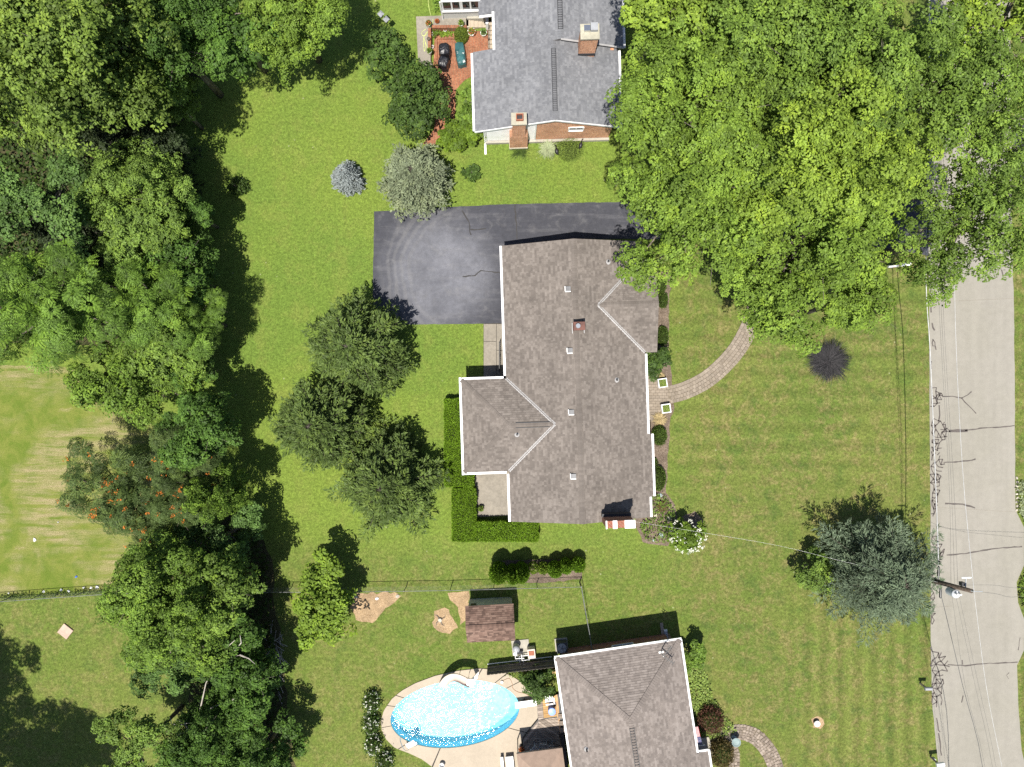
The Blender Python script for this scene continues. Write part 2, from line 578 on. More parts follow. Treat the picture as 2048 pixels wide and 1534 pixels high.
def bark_material():
    q = Nodes('bark')
    g = q.noise(1.0, 6, 0.7, q.mapping(q.geo(), scale=(9, 9, 2.2)))
    c = q.mix(q.ramp(g, 0.35, 0.65), (0.085, 0.068, 0.052), (0.235, 0.205, 0.175))
    q.bump(g, 0.8, 0.03)
    MATS['bark'] = q.base(c, 0.95, 0.1)
    return q.m

def random_tone(name, a, b, rough=0.85, lo=0.8, hi=1.2):
    """piecewise surface: each object of it gets its own tone"""
    q = Nodes(name)
    rnd = q.n('ShaderNodeObjectInfo').outputs['Random']
    c = q.mix(rnd, a, b)
    wn_ = q.n('ShaderNodeTexWhiteNoise', noise_dimensions='1D', ins={'W': rnd}).outputs['Value']
    c = q.mul(c, q.ramp(wn_, 0, 1, lo, hi))
    n = q.noise(9, 5, 0.7, q.geo()); g = q.noise(60, 2, 0.6, q.geo())
    c = q.mul(c, q.math('MULTIPLY', q.ramp(n, 0.3, 0.7, 0.88, 1.12), q.ramp(g, 0.2, 0.8, 0.85, 1.15)))
    q.bump(g, 0.3, 0.004)
    MATS[name] = q.base(c, rough, 0.2)
    return q.m

def water_material():
    q = Nodes('pool_water')
    pos = q.geo()
    w1 = q.noise(3.0, 2, 0.5, q.mapping(pos, scale=(1, 1.4, 1), rot=(0, 0, 0.35)), 0.6)
    w2 = q.noise(8.0, 2, 0.5, pos, 0.4)
    h = q.math('ADD', w1, q.math('MULTIPLY', w2, 0.35))
    px_ = q.n('ShaderNodeSeparateXYZ', ins={0: pos}).outputs[0]
    amp = q.math('MULTIPLY', q.ramp(px_, PC.x + 3.2, PC.x - 0.5, 0.16, 1.0), q.ramp(q.noise(0.7, 2, 0.5, pos), 0.3, 0.7, 0.6, 1.2))
    b = q.n('ShaderNodeBump', ins={'Height': q.math('MULTIPLY', h, amp), 'Strength': 1.0, 'Distance': 0.075})
    gl = q.n('ShaderNodeBsdfGlossy', ins={'Color': (1, 1, 1), 'Roughness': 0.075})
    q.t.links.new(b.outputs[0], gl.inputs['Normal'])
    tr = q.n('ShaderNodeBsdfTransparent', ins={'Color': (0.86, 0.965, 0.985)})
    fr = q.n('ShaderNodeFresnel', ins={'IOR': 1.33})
    q.t.links.new(b.outputs[0], fr.inputs['Normal'])
    mx = q.n('ShaderNodeMixShader', ins={0: fr.outputs[0]})
    q.t.links.new(tr.outputs[0], mx.inputs[1]); q.t.links.new(gl.outputs[0], mx.inputs[2])
    q.t.links.new(mx.outputs[0], q.out.inputs[0])
    return q.m

def liner_material():
    q = Nodes('pool_liner')
    pos = q.geo()
    v = q.n('ShaderNodeTexVoronoi', feature='SMOOTH_F1', ins={'Vector': q.mapping(pos, rot=(0, 0, 0.4)), 'Scale': 4.5, 'Smoothness': 0.3}).outputs['Distance']
    c = q.mix(q.ramp(v, 0.2, 0.75), (0.22, 0.50, 0.60), (0.30, 0.60, 0.70))
    return q.base(c, 0.5, 0.3)

def glass_dark():
    q = Nodes('window_glass')
    n = q.noise(0.8, 3, 0.5, q.geo())
    c = q.mix(q.ramp(n, 0.3, 0.7), (0.012, 0.014, 0.018), (0.035, 0.038, 0.045))
    MATS['window_glass'] = q.base(c, 0.06, 0.6)
    return q.m

M_lawn = lawn_material(); M_field = field_material(); M_road = road_material(); M_asph = asphalt_material()
M_conc = concrete_material('aged_concrete', (0.238, 0.214, 0.178), 0.16)
M_pool_conc = concrete_material('pool_deck_concrete', (0.383, 0.325, 0.253), 0.06, spots=False)
M_wall_conc = concrete_material('foundation_concrete', (0.34, 0.32, 0.27), 0.12)
M_cap = concrete_material('chimney_cap_concrete', (0.36, 0.34, 0.27), 0.15)
M_seal = plain('tar_sealant', (0.085, 0.072, 0.066), 0.7, 0.3, var=0.25)
M_joint = plain('dark_joint', (0.05, 0.045, 0.04), 0.9)
M_brick_n = brick_material('orange_brick', (0.534, 0.211, 0.106), (0.646, 0.305, 0.161), (0.522, 0.422, 0.323))
M_brick_m = brick_material('red_brown_brick', (0.26, 0.095, 0.06), (0.33, 0.13, 0.085), (0.30, 0.25, 0.2))
M_patio = brick_material('brick_paving', (0.239, 0.083, 0.045), (0.292, 0.119, 0.063), (0.219, 0.149, 0.100), axis='floor', rot=R_(92))
M_siding = siding_material('white_siding', (0.86, 0.86, 0.86))
M_siding_g = siding_material('pale_grey_siding', (0.52, 0.52, 0.50))
M_mulch = mulch_material('bark_mulch', (0.085, 0.062, 0.045), (0.175, 0.138, 0.108))
M_soil = mulch_material('bare_soil', (0.23, 0.155, 0.085), (0.33, 0.24, 0.15))
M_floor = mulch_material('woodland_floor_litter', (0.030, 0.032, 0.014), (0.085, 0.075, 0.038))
M_bark = bark_material()
M_wood_new = wood_material('golden_deck_wood', (0.42, 0.245, 0.095), (0.56, 0.36, 0.165))
M_wood_old = wood_material('weathered_deck_wood', (0.16, 0.125, 0.098), (0.36, 0.30, 0.25))
M_wood_trim = plain('orange_cedar', (0.48, 0.28, 0.13), 0.7, var=0.2)
M_paver = random_tone('walkway_paver', (0.212, 0.176, 0.138), (0.252, 0.212, 0.170), lo=.9, hi=1.1)
M_flag = random_tone('flagstone', (0.175, 0.140, 0.112), (0.275, 0.228, 0.188))
M_slab = concrete_material('pink_slab', (0.46, 0.335, 0.27), 0.15)
M_water = water_material(); M_liner = liner_material(); M_glass = glass_dark()
M_sh_m = shinglemat('brown_grey_shingle', (0.150, 0.130, 0.115), (0.118, 0.102, 0.091), (0.200, 0.175, 0.156))
M_deck = plain('roof_deck', (0.10, 0.09, 0.085), 0.9)
M_sh_n = shinglemat('blue_grey_shingle', (0.158, 0.161, 0.173), (0.130, 0.133, 0.145), (0.205, 0.208, 0.220))
M_sh_s = shinglemat('taupe_shingle', (0.180, 0.155, 0.140), (0.140, 0.121, 0.111), (0.240, 0.210, 0.192))
M_sh_b = shinglemat('red_brown_shingle', (0.140, 0.089, 0.070), (0.072, 0.048, 0.039), (0.217, 0.146, 0.115))
M_white = plain('white_paint', (0.78, 0.78, 0.77), 0.5, var=0.06)
M_plastic_w = plain('white_plastic', (0.80, 0.79, 0.78), 0.35, var=0.05)
M_gutter = plain('white_gutter_enamel', (0.80, 0.80, 0.80), 0.35, 0.5, var=0.05)
M_gut_in = plain('gutter_inside', (0.40, 0.39, 0.37), 0.7)
M_flash = plain('valley_flashing_metal', (0.33, 0.32, 0.315), 0.55, 0.5, var=0.1)
M_black = plain('black_metal', (0.018, 0.018, 0.02), 0.45, 0.5)
M_dark = plain('dark_plastic', (0.03, 0.031, 0.036), 0.5)
M_grey = plain('grey_metal', (0.30, 0.31, 0.33), 0.45, 0.5, var=0.1)
M_galv = plain('galvanised_steel', (0.42, 0.43, 0.43), 0.4, 0.5, 0.3, var=0.12)
M_chrome = plain('polished_steel', (0.62, 0.63, 0.64), 0.2, 0.5, 0.9, var=0.05)
M_pole = plain('utility_pole_wood', (0.10, 0.075, 0.058), 0.9, var=0.35, scale=6, bump=0.4)
M_cable = plain('cable_grey', (0.10, 0.10, 0.10), 0.5)
M_cable_l = plain('bright_aluminium_cable', (0.55, 0.55, 0.55), 0.4, 0.5, 0.2)
M_teal = plain('teal_vinyl_cover', (0.030, 0.098, 0.102), 0.35, 0.5, var=0.3, scale=2.5, bump=0.3)
M_bcover = plain('black_vinyl_cover', (0.014, 0.014, 0.018), 0.4, 0.5, var=0.4, scale=5, bump=0.4)
M_canopy = plain('beige_canopy_fabric', (0.27, 0.195, 0.15), 0.8, var=0.1)
M_terra = plain('terracotta', (0.33, 0.12, 0.07), 0.8, var=0.2)
M_rock = plain('pale_rock', (0.42, 0.38, 0.32), 0.9, var=0.3, scale=5, bump=0.5)
M_straw = plain('dry_straw', (0.42, 0.32, 0.17), 0.9, var=0.3)
M_hose = plain('lime_hose', (0.50, 0.56, 0.20), 0.5)
M_hose_b = plain('brown_hose', (0.28, 0.15, 0.08), 0.6)
M_blue = plain('blue_plastic', (0.075, 0.16, 0.50), 0.4, var=0.15)
M_slide = plain('cream_fibreglass', (0.62, 0.52, 0.45), 0.25, 0.5, var=0.05)
M_litter = plain('white_litter', (0.72, 0.72, 0.74), 0.7)
M_flower_w = plain('white_petals', (0.80, 0.80, 0.72), 0.8)
M_copper = plain('rusty_red_metal', (0.115, 0.042, 0.030), 0.55, var=0.3)
M_stone_g = plain('grey_green_stone', (0.30, 0.36, 0.36), 0.8, var=0.2)
M_verd = plain('verdigris_bowl', (0.20, 0.26, 0.26), 0.6, var=0.15)

# ---------------------------------------------------------------- the setting
# pool outline first: the ground sheet is open there
PC = W(910, 1427); PA, PB, PANG = 4.33, 2.24, R_(7.5)
def pool_pt(t, s=1.0, da=0.0):
    x, y = (PA * s + da) * math.cos(t), (PB * s + da) * math.sin(t)
    return Vector((PC.x + x * math.cos(PANG) - y * math.sin(PANG), PC.y + x * math.sin(PANG) + y * math.cos(PANG), 0))

bm = bmesh.new()
G = 420
gv = [bm.verts.new(p) for p in ((-G, -G, 0), (G, -G, 0), (G, G, 0), (-G, G, 0))]
pv = [bm.verts.new(pool_pt(2 * math.pi * k / 72, 1.0, 0.06)) for k in range(72)]
ed = [bm.edges.new((gv[i], gv[(i + 1) % 4])) for i in range(4)] + [bm.edges.new((pv[i], pv[(i + 1) % 72])) for i in range(72)]
bmesh.ops.triangle_fill(bm, use_beauty=True, use_dissolve=False, edges=ed, normal=(0, 0, 1))
inner = [f for f in bm.faces if all(v in pv for v in f.verts)]
bmesh.ops.delete(bm, geom=inner, context='FACES_ONLY')
for f in bm.faces:
    if f.normal.z < 0: f.normal_flip()
gme = bpy.data.meshes.new('ground'); bm.to_mesh(gme); bm.free()
gme.materials.append(M_lawn)
tag(link('ground', gme), kind='structure')

sheet_obj('field', [(-900, 700), (150, 735), (260, 800), (330, 880), (330, 1000), (260, 1110), (260, 1176), (0, 1192), (-900, 1230)], 0.006, M_field, 0.05, 0.5, 3)
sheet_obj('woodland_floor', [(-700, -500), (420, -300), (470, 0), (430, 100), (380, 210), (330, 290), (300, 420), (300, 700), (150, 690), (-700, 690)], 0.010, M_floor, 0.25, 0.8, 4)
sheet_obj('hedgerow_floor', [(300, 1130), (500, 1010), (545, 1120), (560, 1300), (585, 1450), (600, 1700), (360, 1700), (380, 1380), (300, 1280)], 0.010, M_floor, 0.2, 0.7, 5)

road_w = [(1870, -1600), (1857, -500), (1856, 100), (1857, 480), (1858, 620), (1859, 760), (1860, 900), (1861, 1050), (1861, 1200), (1862, 1330), (1864, 1400), (1869, 1460), (1877, 1534), (1892, 1620), (1930, 1770), (2000, 1960), (2120, 2200), (2300, 2500)]
road_e = [(2480, 2420), (2290, 2130), (2160, 1880), (2100, 1700), (2056, 1560), (2043, 1500), (2037, 1420), (2034, 1330), (2048, 1300), (2049, 1240), (2036, 1205), (2033, 1165), (2048, 1130), (2048, 1055), (2031, 1020), (2030, 900), (2028, 620), (2024, 480), (2023, 350), (2021, 200), (2020, 0), (2024, -500), (2040, -1600)]
road = sheet_obj('road', road_w + road_e, 0.012, M_road, 0.02, 0.6, 7)
sheet_obj('side_driveway', [(2026, 245), (2024, 300), (2023, 352), (2060, 380), (2400, 390), (2400, 200), (2060, 215)], 0.016, M_asph, 0.02, 0.5, 8)
drive = sheet_obj('driveway', [(748, 423), (880, 415), (1000, 409), (1120, 406), (1240, 404), (1500, 400), (1760, 412), (1857, 395), (1857, 512), (1800, 500), (1740, 492), (1500, 480), (1240, 478), (1150, 478), (1080, 560), (1012, 647), (900, 648), (745, 650)], 0.010, M_asph, 0.018, 0.35, 9)

# tar-sealed cracks on the driveway
r = random.Random(5)
for pts in ([(924, 421), (930, 432), (938, 445), (940, 462), (942, 470)], [(941, 459), (955, 459), (972, 457)],
            [(1030, 409), (1032, 440), (1034, 478)], [(925, 553), (950, 551), (962, 541), (978, 543), (1003, 546)]):
    mb = MB(); ribbon(mb, wob([W(*p) for p in pts], 0.2, 0.025, r), 0.085, 0.0145, r)
    mb.build('crack_sealant', plain('black_crack_filler', (0.026, 0.024, 0.024), 0.6), drive)

# tar-sealed cracks on the road: long lines, then the fine webs by the verge
r = random.Random(11)
lines = [([(1884, 793), (1905, 793), (1923, 796)], .05), ([(1923, 796), (1934, 790), (1943, 783)], .05), ([(1923, 796), (1937, 812), (1952, 827)], .05),
         ([(1898, 862), (1915, 861), (1935, 861)], .13), ([(1930, 861), (1960, 857), (2000, 854), (2029, 851)], .05),
         ([(1887, 925), (1918, 923), (1935, 922), (1951, 918)], .06), ([(1890, 1007), (1925, 1008), (1950, 1016)], .07),
         ([(1893, 1110), (1930, 1107), (1950, 1103), (1990, 1097), (2044, 1093)], .055),
         ([(1895, 1329), (1930, 1331), (1970, 1327), (2035, 1324)], .05), ([(1925, 1329), (1924, 1320)], .05),
         ([(1878, 810), (1879, 830), (1876, 845)], .05), ([(1873, 1436), (1875, 1450), (1876, 1460), (1880, 1464)], .05),
         ([(1877, 1466), (1880, 1485), (1881, 1500), (1883, 1511)], .055), ([(1881, 1390), (1884, 1400), (1882, 1410)], .05),
         ([(1926, 1391), (1923, 1405)], .05), ([(1861, 562), (1862, 575), (1860, 584)], .05), ([(1861, 590), (1864, 598), (1868, 602), (1866, 606), (1863, 602), (1864, 598)], .05),
         ([(1862, 610), (1862, 625)], .05), ([(1871, 591), (1879, 595)], .05), ([(1864, 646), (1866, 655), (1869, 661)], .06),
         ([(1865, 678), (1869, 685), (1870, 692), (1865, 692), (1864, 686), (1866, 679)], .05), ([(1870, 692), (1872, 700)], .05), ([(1862, 722), (1862, 738)], .06),
         ([(2018, 1345), (2013, 1350), (2017, 1358)], .03), ([(2040, 1275), (2036, 1300)], .04), ([(2003, 540), (2006, 552)], .05)]
for pts, w in lines:
    mb = MB(); ribbon(mb, wob([W(*p) for p in pts], 0.25, 0.02, r), w * 1.5, 0.0165, r)
    mb.build('crack_sealant', M_seal, road)
def web(region, step, w, seed):
    rr = random.Random(seed); mb = MB()
    xs = [p[0] for p in region]; ys = [p[1] for p in region]
    nx = max(2, int((max(xs) - min(xs)) / step) + 2); ny = max(2, int((max(ys) - min(ys)) / step) + 2)
    def inside(p):
        c = False
        for i in range(len(region)):
            (x1, y1), (x2, y2) = region[i], region[i - 1]
            if (y1 > p[1]) != (y2 > p[1]) and p[0] < (x2 - x1) * (p[1] - y1) / (y2 - y1) + x1: c = not c
        return c
    P = {}
    for i in range(nx):
        for j in range(ny):
            P[i, j] = (min(xs) + (i + (0.5 if j % 2 else 0) + rr.uniform(-.35, .35)) * step, min(ys) + (j + rr.uniform(-.35, .35)) * step)
    for (i, j), p in P.items():
        for q in ((i + 1, j), (i, j + 1), (i - 1 + 2 * (j % 2), j + 1)):
            if q in P and rr.random() < 0.72 and inside(((p[0] + P[q][0]) / 2, (p[1] + P[q][1]) / 2)):
                ribbon(mb, wob([W(*p), W(*P[q])], 0.3, 0.012, rr), w, 0.0165, rr)
    return mb
for k, (reg, st) in enumerate([([(1862, 770), (1864, 815), (1879, 805), (1888, 793), (1878, 780)], 7), ([(1862, 835), (1862, 905), (1874, 905), (1888, 880), (1899, 862), (1884, 842)], 7.5),
        ([(1862, 905), (1862, 1035), (1868, 1030), (1876, 1000), (1880, 965), (1886, 925), (1876, 905)], 7.5), ([(1862, 1065), (1862, 1125), (1884, 1118), (1893, 1108), (1880, 1085)], 8),
        ([(1862, 1130), (1862, 1255), (1868, 1250), (1869, 1180), (1868, 1130)], 8), ([(1862, 1295), (1864, 1400), (1872, 1415), (1885, 1375), (1896, 1330), (1885, 1310)], 9)]):
    web(reg, st, 0.072, 40 + k).build('crack_sealant', M_seal, road)
# transverse joints of the road slabs
mb = MB()
for (a, b) in (((1860, 604), (2028, 597)), ((1860, 1215), (1905, 1212)), ((1862, 1014), (2031, 1024)), ((2023, 334), (1990, 334))):
    ribbon(mb, [W(*a), W(*b)], 0.022, 0.0160)
mb.build('slab_joint', M_conc, road)
# ---------------------------------------------------------------- houses
TAN = math.tan(R_(20))

class Shingles:
    def __init__(s, seed, course=0.145, tab=0.32):
        s.mb = MB(); s.t = []; s.r = random.Random(seed); s.c = course; s.tab = tab
    def facet(s, pts):
        P = [Vector(p) for p in pts]
        n = (P[1] - P[0]).cross(P[2] - P[0]).normalized()
        if n.z < 0: n = -n
        sv = Vector((0, 0, 1)).cross(n).normalized(); tv = n.cross(sv)
        o = P[0]
        Q = [((p - o).dot(sv), (p - o).dot(tv)) for p in P]
        t0, t1 = min(q[1] for q in Q), max(q[1] for q in Q)
        s0, s1 = min(q[0] for q in Q), max(q[0] for q in Q)
        tl = t0 - 0.02
        run = 0.5
        while tl < t1:
            x = s0 - s.r.uniform(0, s.tab)
            while x < s1:
                w = s.tab * s.r.uniform(0.45, 1.3)
                lip = s.r.choice((0, 0, 0.012))            # laminated tabs hang a little lower
                poly = clip_convex([(x, tl - lip), (x + w, tl - lip), (x + w, tl + s.c), (x, tl + s.c)], Q)
                if len(poly) >= 3:
                    lf = s.r.uniform(0.013, 0.024)
                    top = [o + sv * a + tv * b + n * (0.006 + lf * (1 - max(0, b - tl) / s.c)) for a, b in poly]
                    s.mb.add(top, [tuple(range(len(top)))])
                    run = min(1, max(0, run * 0.2 + s.r.random() * 0.8))
                    s.t.append(run)
                    if len(poly) == 4:
                        a, b = poly[0], poly[1]
                        lo = [o + sv * q[0] + tv * q[1] + n * 0.003 for q in (a, b)]
                        s.mb.add([lo[0], lo[1], top[1], top[0]], [(0, 1, 2, 3)])
                        s.t.append(run * 0.4)
                x += w
            tl += s.c
    def cap(s, a, b, w=0.16, drop=0.05):
        """ridge or hip cap shingles from a to b"""
        a, b = Vector(a), Vector(b); d = (b - a); L = d.length; d.normalize()
        side = d.cross(Vector((0, 0, 1))).normalized()
        k = 0.0
        while k < L:
            e = min(L, k + 0.15)
            z0, z1 = 0.045, 0.03
            p = [a + d * k + Vector((0, 0, z0)), a + d * e + Vector((0, 0, z1))]
            l_ = [q + side * w - Vector((0, 0, drop)) for q in p]; r_ = [q - side * w - Vector((0, 0, drop)) for q in p]
            s.mb.add([p[0], p[1], l_[1], l_[0]], [(0, 1, 2, 3)]); s.mb.add([p[0], r_[0], r_[1], p[1]], [(0, 1, 2, 3)])
            t = s.r.uniform(.25, .6); s.t += [t, t]
            k = e
    def build(s, parent, mat):
        me = s.mb.mesh('shingles', mat)
        at = me.attributes.new('tint', 'FLOAT', 'FACE')
        at.data.foreach_set('value', np.array(s.t, dtype=np.float32))
        return tag(link('shingles', me, parent), kind='stuff')

def slab(mb, pts, th=0.14):
    P = [Vector(p) for p in pts]
    n = (P[1] - P[0]).cross(P[2] - P[0])
    if n.z < 0: P = P[::-1]
    m = len(P)
    mb.add(P + [p - Vector((0, 0, th)) for p in P], [tuple(range(m)), tuple(range(2 * m - 1, m - 1, -1))] + [(i, m + i, m + (i + 1) % m, (i + 1) % m) for i in range(m)])

def gutter(parent, a, b, out, w=0.115):
    a, b, out = Vector(a), Vector(b), Vector(out).normalized()
    mb = MB(); c = out * (w / 2 + 0.01) + Vector((0, 0, -0.035))
    mb.bar(a + c + Vector((0, 0, -0.055)), b + c + Vector((0, 0, -0.055)), w, 0.02)
    mb.bar(a + out * 0.018 + Vector((0, 0, -0.03)), b + out * 0.018 + Vector((0, 0, -0.03)), 0.03, 0.09)
    mb.bar(a + out * (w + 0.004) + Vector((0, 0, -0.03)), b + out * (w + 0.004) + Vector((0, 0, -0.03)), 0.045, 0.10)
    d = (b - a).normalized()
    for p in (a + d * 0.012, b - d * 0.012):
        mb.bar(p + out * 0.034 + Vector((0, 0, -0.04)), p + out * (w - 0.02) + Vector((0, 0, -0.04)), 0.02, 0.09)
    return mb.build('gutter', M_gutter, parent)

def downspout(parent, x, y, z):
    mb = MB(); mb.box((x, y, z / 2), (0.08, 0.06, z)); mb.bar((x, y, 0.12), (x, y - 0.5, 0.06), 0.08, 0.06)
    return mb.build('downspout', M_gutter, parent)

def valley(parent, a, b, n1, n2, w=0.17):
    """metal strip in a valley from a (low) to b (high)"""
    a, b = Vector(a), Vector(b); d = (b - a).normalized(); mb = MB()
    for n, sg in ((Vector(n1).normalized(), 1), (Vector(n2).normalized(), -1)):
        e = n.cross(d).normalized() * sg
        up = Vector((0, 0, 0.060))
        g = e * 0.02
        mb.add([a + up + g, b + up + g, b + up + e * w, a + up + e * w], [(0, 1, 2, 3)])
    return mb.build('valley_flashing', M_flash, parent)

def window(parent, x, y, z, ang, w, h, frame=None, mull=1):
    """window in a wall facing direction ang (radians), centre x,y,z on the wall face"""
    nx, ny = math.cos(ang), math.sin(ang); tx, ty = -ny, nx
    def P(s, o, zz): return (x + tx * s + nx * o, y + ty * s + ny * o, z + zz)
    mb = MB(); t = 0.07
    mb.bar(P(-w / 2, .02, h / 2), P(w / 2, .02, h / 2), 0.09, t); mb.bar(P(-w / 2, .03, -h / 2), P(w / 2, .03, -h / 2), 0.11, t)
    for s in (-w / 2, w / 2): mb.bar(P(s, .021, -h / 2 + t / 2), P(s, .021, h / 2 - t / 2), 0.088 if abs(nx) < .5 else t, t if abs(nx) < .5 else 0.088)
    for k in range(mull):
        s = -w / 2 + w * (k + 1) / (mull + 1)
        mb.bar(P(s, .019, -h / 2 + t / 2), P(s, .019, h / 2 - t / 2), 0.05)
    f = mb.build('window', frame or M_white, parent)
    p = MB(); a, b = P(-w / 2 + .03, .008, -h / 2 + .03), P(w / 2 - .03, .008, -h / 2 + .03)
    p.add([a, b, (b[0], b[1], z + h / 2 - .03), (a[0], a[1], z + h / 2 - .03)], [(0, 1, 2, 3)])
    p.build('pane', M_glass, f)
    return f

def door(parent, x, y, ang, w=0.95, h=2.05, z0=0.15, mat=None):
    nx, ny = math.cos(ang), math.sin(ang); tx, ty = -ny, nx
    mb = MB(); mb.box((x + nx * .02, y + ny * .02, z0 + h / 2), (0.08, w, h), ang)
    d = mb.build('door', mat or M_white, parent)
    k = MB(); k.tube([(x + nx * .06 + tx * w * .38, y + ny * .06 + ty * w * .38, z0 + 1.0), (x + nx * .13 + tx * w * .38, y + ny * .13 + ty * w * .38, z0 + 1.0)], 0.03, 8)
    k.build('door_handle', M_chrome, d)

def ridge_vent(parent, a, b, w=0.30, n=18, z=0.05):
    """ladder-like ridge vent: two dark side baffles and cross ribs"""
    a, b = Vector(a) + Vector((0, 0, z)), Vector(b) + Vector((0, 0, z))
    side = (b - a).normalized().cross(Vector((0, 0, 1))).normalized()
    mb = MB()
    for s in (-1, 1): mb.bar(a + side * s * w / 2 - Vector((0, 0, .035)), b + side * s * w / 2 - Vector((0, 0, .035)), 0.035, 0.05)
    for k in range(n + 1):
        p = a.lerp(b, k / n); mb.bar(p - side * (w / 2 - .02), p + side * (w / 2 - .02), 0.022, 0.02)
    return mb.build('ridge_vent', M_dark, parent)

def box_vent(parent, u, v, h):
    mb = MB(); s = .34; z = h + 0.10
    mb.box((u, v, z - 0.03), (s - 0.045, s - 0.045, 0.16)); 
    o = mb.build('roof_vent', plain('weathered_vent_metal', (.15, .15, .155), .5), parent)
    fr = MB()
    fr.box((u - .02, v - s / 2, z - .03), (s, .045, 0.14)); fr.box((u - s / 2 - .02, v + .02, z - .03), (.045, s - .05, 0.14))
    fr.build('vent_rim', M_white, o)

def pipe_vent(parent, u, v, h, flange=True):
    mb = MB(); mb.lathe([(0.055, h - .02), (0.055, h + 0.32), (0.04, h + 0.325), (0.04, h + 0.20)], (u, v, 0), 10)
    o = mb.build('vent_pipe', M_black, parent)
    f = MB(); f.lathe([(0.17, h + .01), (0.16, h + .035), (0.07, h + .10)], (u, v, 0), 12); f.build('pipe_boot', M_flash, o)

# ============ main house
AM = R_(1.87)
OM = Vector((4.035, 0.13, 0))
def loc_of(O, a, p):
    d = Vector(p) - O
    return (d.x * math.cos(a) + d.y * math.sin(a), -d.x * math.sin(a) + d.y * math.cos(a))
def on_roof(O, a, f, px, py):
    h = 3.5
    for _ in range(6):
        u, v = loc_of(O, a, W(px, py, h)); h = f(u, v)
    return u, v, h

H = thing('ranch_house', 'long ranch house with brown grey shingle roof and two side wings beside the asphalt driveway', 'house', OM, AM)
HR, HE = 4.3, 2.7
wl = MB()   # walls: main block with gables
def gable_block(mb, u0, u1, v0, v1, ze, zr, axis='v', uc=None):
    if axis == 'v':
        uc = (u0 + u1) / 2 if uc is None else uc
        prof = [(u0, 0), (u1, 0), (u1, ze), (uc, zr), (u0, ze)]
        vs = [(p[0], v0, p[1]) for p in prof] + [(p[0], v1, p[1]) for p in prof]
    else:
        vc_ = (v0 + v1) / 2
        prof = [(v0, 0), (v1, 0), (v1, ze), (vc_, zr), (v0, ze)]
        vs = [(u0, p[0], p[1]) for p in prof] + [(u1, p[0], p[1]) for p in prof]
    mb.add(vs, [(4, 3, 2, 1, 0), (5, 6, 7, 8, 9)] + [(i, (i + 1) % 5, 5 + (i + 1) % 5, 5 + i) for i in range(5)])
gable_block(wl, -3.9, 3.9, -8.3, 8.3, 2.7 + .5 * TAN - .16, HR - .16)
wl.build('wall', M_brick_m, H)
ww = MB(); ww.box((-5.3, -2.59, 1.31), (2.79, 4.9, 2.62)); ww.build('wing_wall', M_brick_m, H)
we = MB(); gable_block(we, 3.9, 4.85, 2.15, 7.17, 2.7, HR - .72, 'u'); we.build('front_wing_wall', M_brick_m, H)
roof = MB(); sh = Shingles(3, .145, .17)
fw = [(-4.4, -8.7, HE), (-4.4, 8.7, HE), (0, 8.7, HR), (0, -8.7, HR)]
fe = [(4.4, 8.7, HE), (4.4, -8.7, HE), (0, -8.7, HR), (0, 8.7, HR)]
wr = HE + 2.92 * TAN; wm = -2.59
hw = [[(-7.23, wm + 2.92, HE), (-7.23, wm - 2.92, HE), (-4.31, wm, wr)],
      [(-4.4, wm + 2.92, HE), (-7.23, wm + 2.92, HE), (-4.31, wm, wr), (-1.475, wm, wr)],
      [(-7.23, wm - 2.92, HE), (-4.4, wm - 2.92, HE), (-1.475, wm, wr), (-4.31, wm, wr)]]
er = HE + 2.97 * TAN; em = 4.66
eg = [[(5.17, em + 2.97, HE), (4.4, em + 2.97, HE), (4.4 - 2.97, em, er), (5.17, em, er)],
      [(4.4, em - 2.97, HE), (5.17, em - 2.97, HE), (5.17, em, er), (4.4 - 2.97, em, er)]]
bump = [(4.66, -3.46, HE - .26 * TAN), (4.66, -7.4, HE - .26 * TAN), (4.4, -7.4, HE), (4.4, -3.46, HE)]
for f in [fw, fe] + hw + eg + [bump]:
    slab(roof, f); sh.facet(f)
sh.cap((0, -8.7, HR), (0, 8.7, HR)); sh.cap((-4.31, wm, wr), (-1.5, wm, wr)); sh.cap((1.5, em, er), (5.17, em, er))
for s in (1, -1): sh.cap((-7.23, wm + s * 2.92, HE), (-4.31, wm, wr), 0.14, 0.03)
rf = roof.build('roof', M_deck, H)
sh.build(rf, M_sh_m)
nW = Vector((-TAN, 0, 1)); nE = Vector((TAN, 0, 1)); nN = Vector((0, TAN, 1)); nS = Vector((0, -TAN, 1))
valley(rf, (-4.4, wm + 2.92, HE), (-1.475, wm, wr), nN, nW); valley(rf, (-4.4, wm - 2.92, HE), (-1.475, wm, wr), nW, nS)
valley(rf, (4.4, em + 2.97, HE), (1.43, em, er), nE, nN); valley(rf, (4.4, em - 2.97, HE), (1.43, em, er), nS, nE)
gutter(rf, (-4.4, 8.7, HE), (-4.4, wm + 3.1, HE), (-1, 0, 0)); gutter(rf, (-4.4, wm - 3.1, HE), (-4.4, -8.7, HE), (-1, 0, 0))
gutter(rf, (-7.23, wm + 3.08, HE), (-7.23, wm - 3.08, HE), (-1, 0, 0))
gutter(rf, (-7.2, wm + 2.92, HE), (-4.56, wm + 2.92, HE), (0, 1, 0)); gutter(rf, (-7.2, wm - 2.92, HE), (-4.56, wm - 2.92, HE), (0, -1, 0))
gutter(rf, (4.4, 1.6, HE), (4.4, -3.45, HE), (1, 0, 0)); gutter(rf, (4.66, -3.46, HE - .1), (4.66, -7.4, HE - .1), (1, 0, 0)); gutter(rf, (4.4, -7.42, HE), (4.4, -8.7, HE), (1, 0, 0))
fM = lambda u, v: HR - abs(u) * TAN
for p in ((1136, 578), (1140, 701), (1143, 824), (1147, 952)):
    box_vent(rf, *on_roof(OM, AM, fM, *p))
